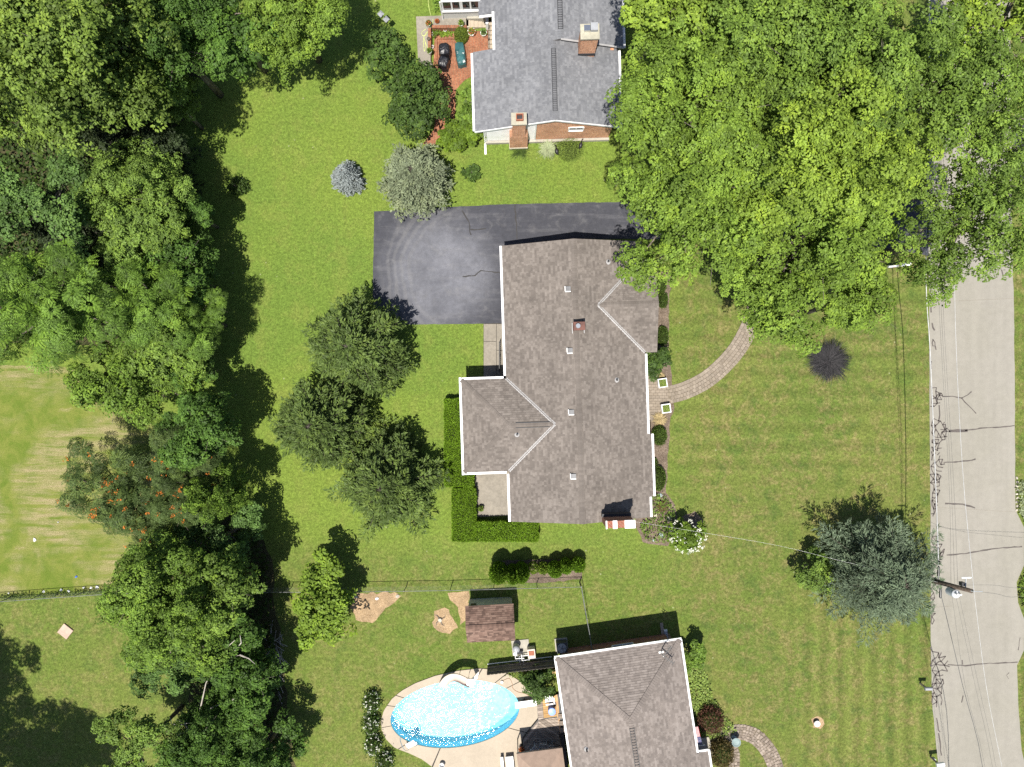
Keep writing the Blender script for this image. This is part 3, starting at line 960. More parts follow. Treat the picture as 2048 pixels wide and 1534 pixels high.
for p in ((1216, 524), (1233, 760)):
    pipe_vent(rf, *on_roof(OM, AM, fM, *p))
u, v, h = on_roof(OM, AM, lambda u, v: wr - abs(v - wm) * TAN, 1034, 869); pipe_vent(rf, u, v, h)
rv = MB()
for s in (-1, 1): rv.box((-2.85, wm + s * .15, wr + .03), (2.1, .035, .05))
rv.build('ridge_vent', M_dark, rf)
# small metal-clad chimney near the ridge with white flashing
u, v, h = on_roof(OM, AM, fM, 1156, 654)
mb = MB(); mb.box((u, v, h + .28), (.62, .42, 1.0)); mb.box((u, v, h + .815), (.70, .50, .07)); ch = mb.build('flue_chimney', M_copper, rf)
mb = MB(); mb.lathe([(.10, h + .85), (.10, h + 1.02), (.16, h + 1.03), (.14, h + 1.07)], (u - .08, v, 0), 12); mb.build('flue_cap', M_chrome, ch)
for dx in (-.36, .36):
    mb = MB(); mb.box((u + dx, v - .06, h + .05), (.05, .66, .16)); mb.build('chimney_flashing', M_flash, ch)
# wide gable chimney at the south end: brick shaft, caps, two flues
mb = MB(); mb.box((2.05, -8.48, 2.95), (1.66, .42, 5.9)); ch = mb.build('gable_chimney', M_brick_m, H)
for (x_, w_) in ((2.62, .62), (1.74, .26), (1.24, .08)):
    mb = MB(); mb.box((x_, -8.48, 5.94), (w_, .48, .09)); mb.build('chimney_cap', M_plastic_w, ch)
mb = MB(); mb.box((2.05, -8.20, 4.25), (1.76, .20, .5)); mb.build('chimney_flashing', M_dark, ch)
for (x, y, a, w, hh, zz) in ((-3.9, 6.0, math.pi, 2.6, 2.0, 1.15), (-3.9, 2.2, math.pi, 1.2, 1.1, 1.5), (-6.7, -1.4, math.pi, 1.3, 1.2, 1.4), (-6.7, -3.8, math.pi, 1.3, 1.2, 1.4), (-3.9, -7.2, math.pi, 1.8, 1.9, 1.1),
                       (3.9, -1.6, 0, 1.8, 1.4, 1.45), (3.9, -5.6, 0, 2.4, 1.4, 1.45), (4.85, 4.66, 0, 2.2, 1.4, 1.45), (-1.5, 8.3, math.pi / 2, 1.3, 1.1, 1.55), (-1.8, -8.3, -math.pi / 2, 1.3, 1.1, 1.55)):
    window(H, x, y, zz, a, w, hh)
door(H, 3.9, .55, 0, mat=M_copper); door(H, -3.9, 0.95, math.pi)
downspout(H, -4.2, 8.4, 2.5)

# ============ north neighbour
AN = R_(1.6); ON = Vector((2.64, 16.0, 0))
N = thing('brick_house', 'grey roofed neighbour house with orange brick and white siding end wall at top', 'house', ON, AN)
zr, zw, ze = 4.45, 2.75, 2.90
def nh(u, v): return zr - (zr - zw) / 4.97 * -u if u < 0 else zr - (zr - ze) / 4.17 * u
wl = MB(); vs = [(-4.35, 0), (3.75, 0), (3.75, 2.88), (0, 4.27), (-4.35, 2.80)]
wl.add([(p[0], .22, p[1]) for p in vs] + [(p[0], 4.75, p[1]) for p in vs], [(4, 3, 2, 1, 0), (5, 6, 7, 8, 9)] + [(i, (i + 1) % 5, 5 + (i + 1) % 5, 5 + i) for i in range(5)])
wl.build('wall', M_brick_n, N)
wl = MB(); wl.box((.4, 9.2, 1.55), (6.9, 8.9, 3.1)); wl.build('north_wall', M_brick_n, N)
sd = MB()   # white siding on the west end of the gable and the strip below the rake
sd.add([(-4.36, .20, .32), (-1.16, .20, .32), (-1.16, .20, 3.86), (-4.36, .20, 2.78)], [(0, 1, 2, 3)]); sd.build('siding', M_siding, N)
sd = MB(); sd.add([(-1.10, .195, 3.55), (.05, .195, 3.72), (2.7, .195, 3.20), (.02, .195, 4.30)], [(0, 1, 2, 3)]); sd.build('gable_trim', M_white, N)
mb = MB(); mb.box((-1.13, .185, 1.95), (.09, .05, 3.5)); mb.build('corner_board', M_white, N)
mb = MB(); mb.box((-4.33, .17, 1.5), (.08, .06, 2.5)); mb.build('corner_board', M_white, N)
mb = MB(); mb.box((-.3, .12, .15), (8.2, .16, .30)); mb.build('foundation', M_wall_conc, N)
window(N, 1.45, .22, 2.15, -math.pi / 2, .92, .62)
roof = MB(); sh = Shingles(8, 0.145, 0.16)
for f in ([(-4.97, 0, zw), (-4.97, 5.0, zw), (0, 5.0, zr), (0, 0, zr)], [(4.17, 5.0, ze), (4.17, 0, ze), (0, 0, zr), (0, 5.0, zr)]):
    slab(roof, f); sh.facet(f)
zr2 = 4.604; a2 = 3.236; b2 = 3.15
for f in ([(-3.55, 4.85, a2), (-3.55, 14, a2), (.45, 14, zr2), (.45, 4.85, zr2)], [(4.45, 14, b2), (4.45, 4.85, b2), (.45, 4.85, zr2), (.45, 14, zr2)]):
    slab(roof, f); sh.facet(f)
# little roof over the side door and the roof strip next to the sunroom
f = [(-4.55, 7.42, 2.45), (-4.55, 14, 2.45), (-3.5, 14, 2.85), (-3.5, 7.42, 2.85)]
slab(roof, f, .10); sh.facet(f)
sh.cap((0, 0, zr), (0, 4.8, zr)); sh.cap((.45, 4.85, zr2), (.45, 14, zr2))
rf = roof.build('roof', M_deck, N); sh.build(rf, M_sh_n)
for (p_, q_) in (((-4.97, -.02, zw), (0, -.02, zr)), ((0, -.02, zr), (4.17, -.02, ze))):
    mb = MB(); mb.bar(Vector(p_) - Vector((0, 0, .07)), Vector(q_) - Vector((0, 0, .07)), .04, .17); mb.build('rake_board', M_white, rf)
gutter(rf, (-4.97, 4.95, zw), (-4.97, 0.05, zw), (-1, 0, 0), .11); gutter(rf, (4.17, 0, ze), (4.17, 4.8, ze), (1, 0, 0), .11); gutter(rf, (4.45, 4.86, b2), (4.45, 14, b2), (1, 0, 0), .11)
gutter(rf, (-3.55, 7.3, a2), (-3.55, 4.9, a2), (-1, 0, 0), .12); gutter(rf, (-4.5, 7.42, 2.5), (-3.6, 7.42, 2.7), (0, -1, 0), .11)
mb = MB(); mb.bar((.45, 4.83, zr2 + .03), (4.5, 4.83, b2 + .03), .10, .05); mb.build('rake_flashing', M_flash, rf)
ridge_vent(rf, (0, .55, zr), (0, 4.35, zr), .26, 34); ridge_vent(rf, (.45, 5.45, zr2), (.45, 12, zr2), .28, 46)
# big ridge-side chimney
cu, cv = 2.05, 4.55
mb = MB(); mb.box((cu, cv, 4.7), (1.0, .78, 2.6)); ch = mb.build('chimney', M_brick_n, N)
mb = MB(); mb.box((cu, cv, 6.05), (1.12, .90, .12)); mb.build('chimney_cap', M_cap, ch)
mb = MB(); mb.box((cu - .18, cv + .12, 6.22), (.36, .34, .22)); mb.build('flue_cover', M_chrome, ch)
mb = MB(); mb.box((cu + .24, cv + .18, 6.24), (.42, .44, .26)); mb.build('flue_box', M_grey, ch)
mb = MB(); mb.box((cu, cv - .40, 3.95), (1.06, .06, .25)); mb.build('chimney_flashing', M_dark, ch)
# exterior chimney on the end wall: broad base, narrow stack, cap
ex = -2.22
mb = MB(); mb.prism([(ex - .58, -.30), (ex + .58, -.30), (ex + .58, .19), (ex - .58, .19)], .25, 2.25)
mb.add([(ex - .58, -.30, 2.25), (ex + .58, -.30, 2.25), (ex + .58, .19, 2.25), (ex - .58, .19, 2.25), (ex - .40, -.28, 2.6), (ex + .40, -.28, 2.6), (ex + .40, .19, 2.6), (ex - .40, .19, 2.6)], [(0, 1, 5, 4), (1, 2, 6, 5), (2, 3, 7, 6), (3, 0, 4, 7)])
mb.box((ex, -.02, 3.7), (.80, .52, 2.2)); ch = mb.build('end_chimney', M_brick_n, N)
mb = MB(); mb.box((ex, -.02, 4.86), (.94, .74, .12)); mb.build('chimney_cap', M_cap, ch)
mb = MB(); mb.box((ex, -.07, .14), (1.22, .56, .28)); mb.build('chimney_footing', M_cap, ch)
mb = MB()
for dx, dy, sx, sy in ((0, -.17, .44, .05), (0, .17, .44, .05), (-.195, 0, .05, .29), (.195, 0, .05, .29)): mb.box((ex + .04 + dx, .02 + dy, 5.03), (sx, sy, .26))
mb.build('flue_liner', M_terra, ch)
mb = MB(); mb.box((ex + .04, .02, 4.93), (.33, .28, .04)); mb.build('flue_opening', M_dark, ch)
# sunroom on the west side with its window band
sx0, sx1, sy = -6.92, -4.42, 8.35
mb = MB(); mb.box(((sx0 + sx1) / 2, sy + 3, .62), (sx1 - sx0, 6, 1.24)); mb.build('sunroom_wall', M_siding_g, N)
mb = MB(); mb.box(((sx0 + sx1) / 2, sy + 3.0, 1.32), (sx1 - sx0 + .08, 6.16, .14)); mb.build('sunroom_sill', M_white, N)
mb = MB()
for k in range(5): mb.box((sx0 + .05 + k * (sx1 - sx0 - .1) / 4, sy + .05, 1.92), (.10 if k != 2 else .2, .10, 1.06))
mb.box(((sx0 + sx1) / 2, sy + .05, 2.5), (sx1 - sx0, .10, .10)); sf = mb.build('sunroom_frame', M_white, N)
for k in range(4):
    a = sx0 + .10 + k * (sx1 - sx0 - .1) / 4; b = a + (sx1 - sx0 - .1) / 4 - .10
    mb = MB(); mb.add([(a, sy + .04, 1.39), (b, sy + .04, 1.39), (b, sy + .04, 2.45), (a, sy + .04, 2.45)], [(0, 1, 2, 3)]); mb.build('pane', M_glass, sf)
mb = MB(); mb.box(((sx0 + sx1) / 2, sy + 3.3, 2.62), (sx1 - sx0 + .2, 6.0, .12)); mb.build('sunroom_roof', M_gutter, N)
mb = MB(); mb.box((sx0 - .06, sy - .05, 1.3), (.08, .07, 2.6)); mb.build('downspout', M_gutter, N)
mb = MB(); mb.box((-4.42, .10, 1.35), (.07, .06, 2.6)); mb.bar((-4.42, .08, .06), (-4.42, -.62, .05), .13, .06); mb.build('downspout', M_gutter, N)

# ============ south neighbour
AS = R_(8.4); OS = Vector((6.67, -16.7, 0))
S = thing('hip_roof_house', 'neighbour house with taupe hip roof and white gutters beside the swimming pool', 'house', OS, AS)
sr, se, hwid = 4.23, 2.8, 3.94
wl = MB(); wl.box((0, -8.2, 1.3), (hwid * 2 - .9, 15.4, 2.6)); wl.box((3.9, -11.6, 1.2), (1.0, 7.6, 2.4)); wl.build('wall', M_brick_m, S)
roof = MB(); sh = Shingles(21, 0.145, 0.20)
L = 17.0
fs = [[(hwid, 0, se), (-hwid, 0, se), (0, -hwid, sr)],
      [(-hwid, 0, se), (-hwid, -L, se), (0, -L, sr), (0, -hwid, sr)],
      [(hwid, -L, se), (hwid, 0, se), (0, -hwid, sr), (0, -L, sr)],
      [(4.72, -L, se - .78 * .363), (4.72, -7.25, se - .78 * .363), (hwid, -7.25, se), (hwid, -L, se)]]
for f in fs: slab(roof, f); sh.facet(f)
for s in (-1, 1): sh.cap((s * hwid, 0, se), (0, -hwid, sr), .17, .02)
sh.cap((0, -hwid, sr), (0, -L, sr))
rf = roof.build('roof', M_deck, S); sh.build(rf, M_sh_s)
gutter(rf, (hwid + .1, 0, se), (-hwid - .1, 0, se), (0, 1, 0), .10); gutter(rf, (-hwid, .02, se), (-hwid, -L, se), (-1, 0, 0), .10); gutter(rf, (hwid, -7.2, se), (hwid, .02, se), (1, 0, 0), .10)
gutter(rf, (hwid + .02, -7.25, se - .13), (4.72, -7.25, se - .13), (0, 1, 0), .10); gutter(rf, (4.72, -L, se - .28), (4.72, -7.25, se - .28), (1, 0, 0), .10)
ridge_vent(rf, (0, -hwid - .45, sr), (0, -L + .5, sr), .28, 70)
fS = lambda u, v: min(sr - abs(u) * (sr - se) / hwid, se - v * (sr - se) / hwid)
pipe_vent(rf, *on_roof(OS, AS, fS, 1173, 1498))
mb = MB(); mb.box((-1.9, -7.8, 3.7), (.7, .6, .9)); mb.box((-1.9, -7.8, 4.18), (.8, .7, .08)); mb.build('chimney', M_brick_m, S)
# rooftop aerial
u, v, h = on_roof(OS, AS, fS, 1322, 1304)
mb = MB(); mb.tube([(u, v, h - .02), (u, v, h + .75)], .025, 8); mb.box((u, v, h + .02), (.3, .12, .06)); an = mb.build('aerial_mast', M_galv, S)
mb = MB()
mb.bar((u, v, h + .72), (u + .55, v + .52, h + .72), .05); mb.bar((u, v, h + .70), (u + .55, v - .52, h + .70), .05)
for s in (1, -1):
    for t in (.5, .8, 1.0):
        c = Vector((u + .55 * t, v + s * .52 * t, h + .72)); d = Vector((.12, -s * .12, 0)); mb.bar(c - d, c + d, .03)
mb.build('aerial_elements', M_black, S)
for (x, y, a, w, hh) in ((-3.49, -3.0, math.pi, 1.6, 1.2), (-3.49, -6.6, math.pi, 2.2, 1.9), (3.49, -2.5, 0, 1.8, 1.3), (3.49, -5.0, 0, 1.4, 1.3), (0.5, -.5, math.pi / 2, 1.4, 1.1)):
    window(S, x, y, 1.45, a, w, hh)
door(S, 3.49, -6.55, 0)

# ============ shed
AH = R_(3.0)
o_ = Vector((-1.39, -15.35, 0))
D = thing('garden_shed', 'small garden shed with red brown shingle roof and pale siding inside the chain link fence', 'shed', o_, AH)
wl = MB(); gable_block(wl, -1.38, 1.38, -1.0, 1.06, 1.86, 2.46, 'u'); wl.build('wall', M_siding_g, D)
roof = MB(); sh = Shingles(33, 0.135, 0.24)
f1 = [(1.55, 1.14, 1.88), (-1.55, 1.14, 1.88), (-1.55, 0, 2.58), (1.55, 0, 2.58)]; f2 = [(-1.55, -1.18, 1.88), (1.55, -1.18, 1.88), (1.55, 0, 2.58), (-1.55, 0, 2.58)]
for f in (f1, f2): slab(roof, f, .09); sh.facet(f)
sh.cap((-1.55, 0, 2.58), (1.55, 0, 2.58), .13)
rf = roof.build('roof', M_grey, D); sh.build(rf, M_sh_b)
mb = MB(); mb.box((-1.05, 1.09, 1.45), (.36, .05, .42)); mb.build('shed_window', M_dark, D)
mb = MB(); mb.box((1.41, .02, .95), (.05, .1, 1.8)); mb.box((1.41, .95, .95), (.05, .1, 1.8)); mb.box((1.41, -.92, .95), (.05, .1, 1.8)); mb.build('shed_trim', M_white, D)
mb = MB(); mb.box((0, -1.02, .9), (1.3, .05, 1.75)); mb.build('shed_door', M_white, D)
# ---------------------------------------------------------------- vegetation
LM = {
 'oak':    leafmat('leaf_fresh_green', (0.168, 0.262, 0.040), .22, .55),
 'oak_y':  leafmat('leaf_sunny_yellow_green', (0.205, 0.300, 0.042), .22, .5),
 'oak_m':  leafmat('leaf_mid_green', (0.152, 0.240, 0.042), .22, .55),
 'olive':  leafmat('leaf_olive', (0.145, 0.218, 0.040), .22, .6),
 'deep':   leafmat('leaf_deep_green', (0.080, 0.155, 0.028), .22, .6),
 'maple':  leafmat('leaf_light_maple', (0.152, 0.240, 0.046), .22, .5),
 'blueg':  leafmat('leaf_blue_green', (0.110, 0.195, 0.050), .22, .5),
 'walnut': leafmat('leaf_compound_green', (0.128, 0.222, 0.036), .22, .75),
 'sumac':  leafmat('leaf_sumac', (0.098, 0.148, 0.045), .28, .6),
 'vine':   leafmat('leaf_vine_green', (0.135, 0.222, 0.034), .22, .6),
 'lime':   leafmat('leaf_lime', (0.180, 0.275, 0.034), .22, .5),
 'conif':  leafmat('needle_olive_green', (0.094, 0.142, 0.036), .15, .6, (1.3, 1.15, .8)),
 'dconif_and_shade': leafmat('needle_dark_green_and_shade', (0.034, 0.052, 0.020), .12, .6, (1.2, 1.1, .9)),  # spruce needles; also paints shade onto the tree in the hollow
 'silver': leafmat('needle_silver_blue', (0.245, 0.275, 0.275), .12, .35, (1.0, 1.0, 1.0)),
 'sage':   leafmat('needle_sage_green', (0.19, 0.225, 0.135), .12, .4, (1.05, 1.0, .85)),
 'cedar':  leafmat('needle_blue_green', (0.125, 0.168, 0.105), .14, .55, (1.05, 1.0, .9)),
 'shrub':  leafmat('leaf_dark_shrub', (0.068, 0.120, 0.026), .25, .6),
 'shrub_l': leafmat('leaf_bright_shrub', (0.115, 0.185, 0.020), .22, .5),
 'hedge':  leafmat('leaf_hedge', (0.150, 0.262, 0.020), .22, .4),
 'yew':    leafmat('needle_yew', (0.075, 0.125, 0.022), .2, .5),
 'arbor':  leafmat('leaf_arborvitae', (0.145, 0.262, 0.024), .28, .6),
 'purple': leafmat('leaf_purple', (0.120, 0.058, 0.040), .25, .6, (1.2, 1.25, .9)),
 'bronze': leafmat('leaf_bronze_green', (0.120, 0.095, 0.038), .25, .6),
 'black':  leafmat('leaf_near_black', (0.034, 0.033, 0.035), .1, .6, (1.1, 1.0, 1.0)),
 'hosta':  leafmat('leaf_pale_groundcover', (0.205, 0.285, 0.070), .22, .4),
 'pale':   leafmat('leaf_pale_silver', (0.30, 0.345, 0.205), .25, .4, (1.0, 1.0, .9)),
 'straw':  leafmat('dry_stems', (0.40, 0.315, 0.165), .15, .4, (1.0, 1.0, .9)),
 'box':    leafmat('leaf_boxwood', (0.135, 0.185, 0.030), .25, .35),
 'carpet': leafmat('leaf_low_carpet', (0.170, 0.240, 0.050), .25, .4),
 'orange': leafmat('seed_head_orange', (0.46, 0.155, 0.03), .15, .4, (1.1, 1.1, .8)),
 'white':  leafmat('flower_white', (0.74, 0.74, 0.66), .2, .12, (1, 1, 1)),
 'red':    leafmat('flower_red', (0.30, 0.095, 0.035), .2, .4, (1.2, 1.2, .9)),
 'weed':   leafmat('leaf_weed', (0.050, 0.086, 0.018), .28, .6),
}

def sph(rg, n, zlo=-1.0):
    z = rg.uniform(zlo, 1.0, n); a = rg.uniform(0, 2 * np.pi, n); r = np.sqrt(np.maximum(0, 1 - z * z))
    return np.stack([r * np.cos(a), r * np.sin(a), z], 1)

def lobes_of(rg, R, rz, n, zlo=-0.35, lob=(0.22, 0.36), rough=0.22, sep=.95):
    """leaf masses of a crown round the origin: (x,y,z,r)"""
    ph = rg.uniform(0, 6.28, 4)
    def outline(a): return 1 + rough * (0.5 * np.sin(2 * a + ph[0]) + 0.6 * np.sin(3 * a + ph[1]) + 0.45 * np.sin(5 * a + ph[2]) + .3 * np.sin(7 * a + ph[3]))
    out = []
    tries = 0
    while len(out) < n and tries < n * 60:
        tries += 1
        d = sph(rg, 1, zlo)[0]
        a = math.atan2(d[1], d[0]); k = outline(a)
        r = rg.uniform(*lob) * R
        f = rg.uniform(0.68, 1.05) if rg.random() < .72 else rg.uniform(.25, .6)
        p = np.array([d[0] * (R - r * .7) * k * f, d[1] * (R - r * .7) * k * f, d[2] * (rz - r * .5) * f])
        if all(np.linalg.norm((p - q[:3]) * (1, 1, .8)) > sep * max(r, q[3]) for q in out):
            out.append(np.array([*p, r]))
    return np.array(out)

def crown_leaves(rg, lob, leaf, wid, dens, flat=0.42, zlo=-0.3, squash=0.95, droop=0.0, k=40):
    """leaf sprays: every leaf mass carries rosettes of leaves, plus a thin filling inside"""
    P, Dn, Nn, T, S = [], [], [], [], []
    up = np.array([0, 0, 1.0])
    for x, y, z, r in lob:
        cr = min(2.1 * leaf, .55 * r)
        m = max(4, int(dens * 2 * np.pi * r * r / (np.pi * cr * cr)))
        d = sph(rg, m, zlo)
        sub = 1 + .14 * np.sin(d[:, 0] * 5 + x * 3) * np.sin(d[:, 1] * 5 + y * 3) + rg.normal(0, .09, m)
        c = d * (r * sub)[:, None] * np.array([1, 1, squash]) + np.array([x, y, z])
        ax = unit(d * (1 - flat) + up * flat + rg.normal(0, .12, (m, 3)))
        tone = rg.normal(.42, .17, m) + rg.normal(0, .10)
        n = m * k
        ci = np.repeat(np.arange(m), k)
        A = ax[ci]
        v = rg.normal(0, 1, (n, 3)); v = unit(v - A * np.sum(v * A, 1, keepdims=True))
        u = np.sqrt(rg.random(n))
        sz = rg.uniform(.7, 1.25, m)[ci] * cr
        p = c[ci] + v * (u * sz * .8)[:, None] + A * (sz * (.35 - .55 * u * u) + rg.normal(0, .05, n) * cr)[:, None]
        dd = v + rg.normal(0, .35, (n, 3)) - up * droop
        nn = unit(A + v * .35 + rg.normal(0, .26, (n, 3)))
        dd = unit(dd - nn * np.sum(dd * nn, 1, keepdims=True))
        P.append(p); Dn.append(dd); Nn.append(nn)
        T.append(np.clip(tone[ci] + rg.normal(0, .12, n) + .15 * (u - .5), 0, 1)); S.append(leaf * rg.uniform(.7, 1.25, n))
        q = int(n * .18)
        dq = sph(rg, q, -.2); pq = dq * (r * .8 * rg.random(q) ** .5)[:, None] + np.array([x, y, z])
        nq = unit(up + rg.normal(0, .6, (q, 3)))
        P.append(pq); Dn.append(rg.normal(0, 1, (q, 3))); Nn.append(nq); T.append(rg.random(q) * .4); S.append(leaf * rg.uniform(.9, 1.5, q))
    P = np.concatenate(P); S = np.concatenate(S)
    v = leaf_verts(P, np.concatenate(Dn), np.concatenate(Nn), S, S * wid / leaf)
    return v, len(P), np.concatenate(T)

def limbs(mb, rg, lob, base_r, zc, n_max=26, trunk=True):
    """trunk and limbs reaching the leaf masses; lob is in crown coordinates, crown centre at height zc"""
    zf = max(.4, zc + lob[:, 2].min() * .6 - .5) if trunk else zc + lob[:, 2].min() * .6
    bend = rg.normal(0, .12, 2)
    if trunk: mb.tube([(0, 0, -.1), (bend[0] * .4, bend[1] * .4, zf * .45), (bend[0], bend[1], zf), (bend[0] * 1.3, bend[1] * 1.3, zc)], [base_r * 1.35, base_r, base_r * .85, base_r * .5], 10)
    idx = np.argsort(-lob[:, 3])[:n_max]
    for i in idx:
        x, y, z, r = lob[i]
        t = rg.uniform(.5, 1.0)
        s = Vector((bend[0], bend[1], zf + (zc - zf) * t * .8))
        e = Vector((x, y, zc + z - r * .1))
        m = s.lerp(e, .5) + Vector((rg.normal(0, .25), rg.normal(0, .25), -.12 * (e - s).length + .2))
        mb.tube([s, m, e], [base_r * .42, base_r * .24, base_r * .07], 6)
        for _ in range(2):
            q = e + Vector(rg.normal(0, .6, 3)) * r
            mb.tube([m.lerp(e, .6), q], [base_r * .12, base_r * .03], 4)

LIB = {}
def grouped_lobes(rg, R, rz, n_super, per, zlo=-.45, rough=.25):
    """limb-sized groups of leaf masses with gaps between the groups"""
    sup = lobes_of(rg, R, rz, n_super, zlo, (.33, .46), rough, .80)
    out = []
    for x, y, z, r in sup:
        k = 0
        for _ in range(per * 8):
            if k >= per: break
            dd = sph(rg, 1, -.35)[0]; rr = r * rg.uniform(.36, .55)
            q = np.array([x, y, z]) + dd * (r - rr * .55) * np.array([1, 1, .85])
            out.append(np.array([*q, rr])); k += 1
    return np.array(out)

def crown_lib(kind, variant):
    """leaf mesh and limb mesh of a standard crown, shared by the trees of that habit"""
    key = (kind, variant)
    if key in LIB: return LIB[key]
    rg = rng_(9000 + 17 * variant + len(kind))
    if kind == 'big':    R, rz, lb = 5.0, 4.0, grouped_lobes(rg, 5.0, 4.0, 15, 7); leaf, wid, dens, k = .150, .095, .95, 40
    elif kind == 'mid':  R, rz, lb = 2.7, 2.4, grouped_lobes(rg, 2.7, 2.4, 10, 6); leaf, wid, dens, k = .145, .092, .95, 38
    elif kind == 'airy': R, rz, lb = 5.0, 3.4, grouped_lobes(rg, 5.0, 3.4, 15, 5, rough=.4); leaf, wid, dens, k = .150, .095, .70, 38
    elif kind == 'frond': R, rz, lb = 4.2, 3.4, grouped_lobes(rg, 4.2, 3.4, 11, 5); leaf = .58
    else:                R, rz, lb = 3.4, 2.2, grouped_lobes(rg, 3.4, 2.2, 11, 5); leaf = .46      # sumac
    mb = MB(); limbs(mb, rg, lb, R * .055, 0.0, 30, trunk=False)
    lm = mb.mesh('limbs', M_bark, True)
    if kind in ('frond', 'sumac'):
        me = frond_crown(rg, lb, 0, LM['walnut'], leaf)
    else:
        v, n, tt = crown_leaves(rg, lb, leaf, wid, dens, .55, squash=.95, k=k)
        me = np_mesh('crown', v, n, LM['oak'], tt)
    LIB[key] = (me, lm, R, rz, lb)
    return LIB[key]

def broadtree(name, label, px, py, h, rpx, key, seed, group=None, kind=None, rz=None, orange=0, ell=(1, 1), cat='tree'):
    """tree from the crown library: own trunk, turned and stretched crown, own leaf colour"""
    rg = rng_(seed)
    R = rpx / PPM * (ALT - h) / ALT
    rz = rz or min(R * .95, h - .5)
    kind = kind or ('big' if R > 3.2 else 'mid')
    me, lm, R0, rz0, lb = crown_lib(kind, seed % (4 if kind == 'big' else 3 if kind == 'mid' else 1 if kind in ('frond', 'sumac') else 2))
    C = W(px, py, h)
    t = thing(name, label, cat, (C.x, C.y, 0), 0, group)
    br = max(.06, R * .05); bx, by = rg.normal(0, .12, 2)
    mb = MB(); mb.tube([(0, 0, -.1), (bx * .5, by * .5, h * .4), (bx, by, h * .75), (0, 0, h)], [br * 1.35, br, br * .8, br * .5], 10); mb.build('trunk', M_bark, t, smooth=True)
    rot = rg.uniform(0, 6.28); sc = (R / R0 * ell[0], R / R0 * ell[1], rz / rz0)
    for nm, m_ in (('limbs', lm), ('crown', me)):
        o = link(nm, m_, t); o.location = (0, 0, h); o.rotation_euler = (0, 0, rot); o.scale = sc
    o.material_slots[0].link = 'OBJECT'; o.material_slots[0].material = LM[key]
    if orange:
        P, Dd = [], []
        ca, sa = math.cos(rot), math.sin(rot)
        for _ in range(orange):
            x, y, z, r = lb[rg.integers(len(lb))]; dd = sph(rg, 1, .5)[0]
            q = (np.array([x, y, z]) + dd * r * 1.0) * np.array(sc); c = np.array([q[0] * ca - q[1] * sa, q[0] * sa + q[1] * ca, q[2] + h + .12])
            P.append(c + rg.normal(0, .055, (10, 3)) + np.array([0, 0, 1]) * rg.uniform(0, .2, (10, 1))); Dd.append(rg.normal(0, .6, (10, 3)) + np.array([0, 0, .5]))
        P = np.concatenate(P); Dd = np.concatenate(Dd)
        tag(link('seed_heads', np_mesh('seed_heads', leaf_verts(P, Dd, rg.normal(0, 1, P.shape) + np.array([0, 0, 1]), .12, .075), len(P), LM['orange'], rg.random(len(P))), t), kind='stuff')
    return t

def broadleaf(name, label, px, py, h, rpx, key, seed, nl=40, leaf=.21, wid=.14, dens=.9, rz=None, group=None, cat='tree', flat=.60, squash=.95, lob=(.22, .36), rough=.22, ell=(1, 1), trunk=True, frond=False, orange=0, droop=0.0, zlo=-.35):
    rg = rng_(seed)
    R = rpx / PPM * (ALT - h) / ALT
    rz = rz or min(R * .8, h - 1.0)
    C = W(px, py, h)
    t = thing(name, label, cat, (C.x, C.y, 0), 0, group)
    lb = lobes_of(rg, R, rz, nl, zlo, lob, rough)
    lb[:, 0] *= ell[0]; lb[:, 1] *= ell[1]
    mb = MB(); limbs(mb, rg, lb, max(.05, R * .055), h)
    mb.build('trunk' if trunk else 'stems', M_bark, t, smooth=True)
    if frond:
        me = frond_crown(rg, lb, h, LM[key], frond)
    else:
        v, n, tt = crown_leaves(rg, lb, leaf, wid, dens, flat, squash=squash, droop=droop)
        v[:, 2] += h
        keep = v.reshape(-1, 4, 3)[:, :, 2].min(1) > .03
        v = v.reshape(-1, 4, 3)[keep].reshape(-1, 3)
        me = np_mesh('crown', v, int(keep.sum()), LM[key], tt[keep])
    link('crown' if trunk else 'foliage', me, t)
    if orange:
        P = []; Dd = []
        for _ in range(orange):
            x, y, z, r = lb[rg.integers(len(lb))]
            d = sph(rg, 1, .55)[0]; c = np.array([x, y, z + h]) + d * r * .98
            k = 12
            P.append(c + rg.normal(0, .07, (k, 3)) + np.array([0, 0, 1]) * rg.uniform(0, .22, (k, 1))); Dd.append(rg.normal(0, .6, (k, 3)) + np.array([0, 0, .5]))
        P = np.concatenate(P); Dd = np.concatenate(Dd)
        v = leaf_verts(P, Dd, rg.normal(0, 1, P.shape) + np.array([0, 0, 1]), .15, .09)
        tag(link('seed_heads', np_mesh('seed_heads', v, len(P), LM['orange'], rg.random(len(P))), t), kind='stuff')
    return t

def frond_template(rg, n_frond=10, length=.85, pairs=8, lf=.19, wf=.065):
    P, Dd, Nn = [], [], []
    for k in range(n_frond):
        a = 2 * np.pi * (k + rg.uniform(-.3, .3)) / n_frond
        out = np.array([math.cos(a), math.sin(a), 0]); L = length * rg.uniform(.75, 1.15); rise = rg.uniform(.2, .9)
        sd = np.array([-out[1], out[0], 0])
        for i in range(pairs):
            s = .18 + .82 * (i + 1) / pairs
            c = out * L * s + np.array([0, 0, 1]) * (rise * s - .75 * s * s) * L * .8
            for sg in (-1, 1):
                P.append(c); Dd.append(out * .45 + sd * sg + np.array([0, 0, -.25])); Nn.append(np.array([0, 0, 1]) + rg.normal(0, .25, 3) + out * .3 * s)
    return np.array(P), np.array(Dd), np.array(Nn), lf, wf

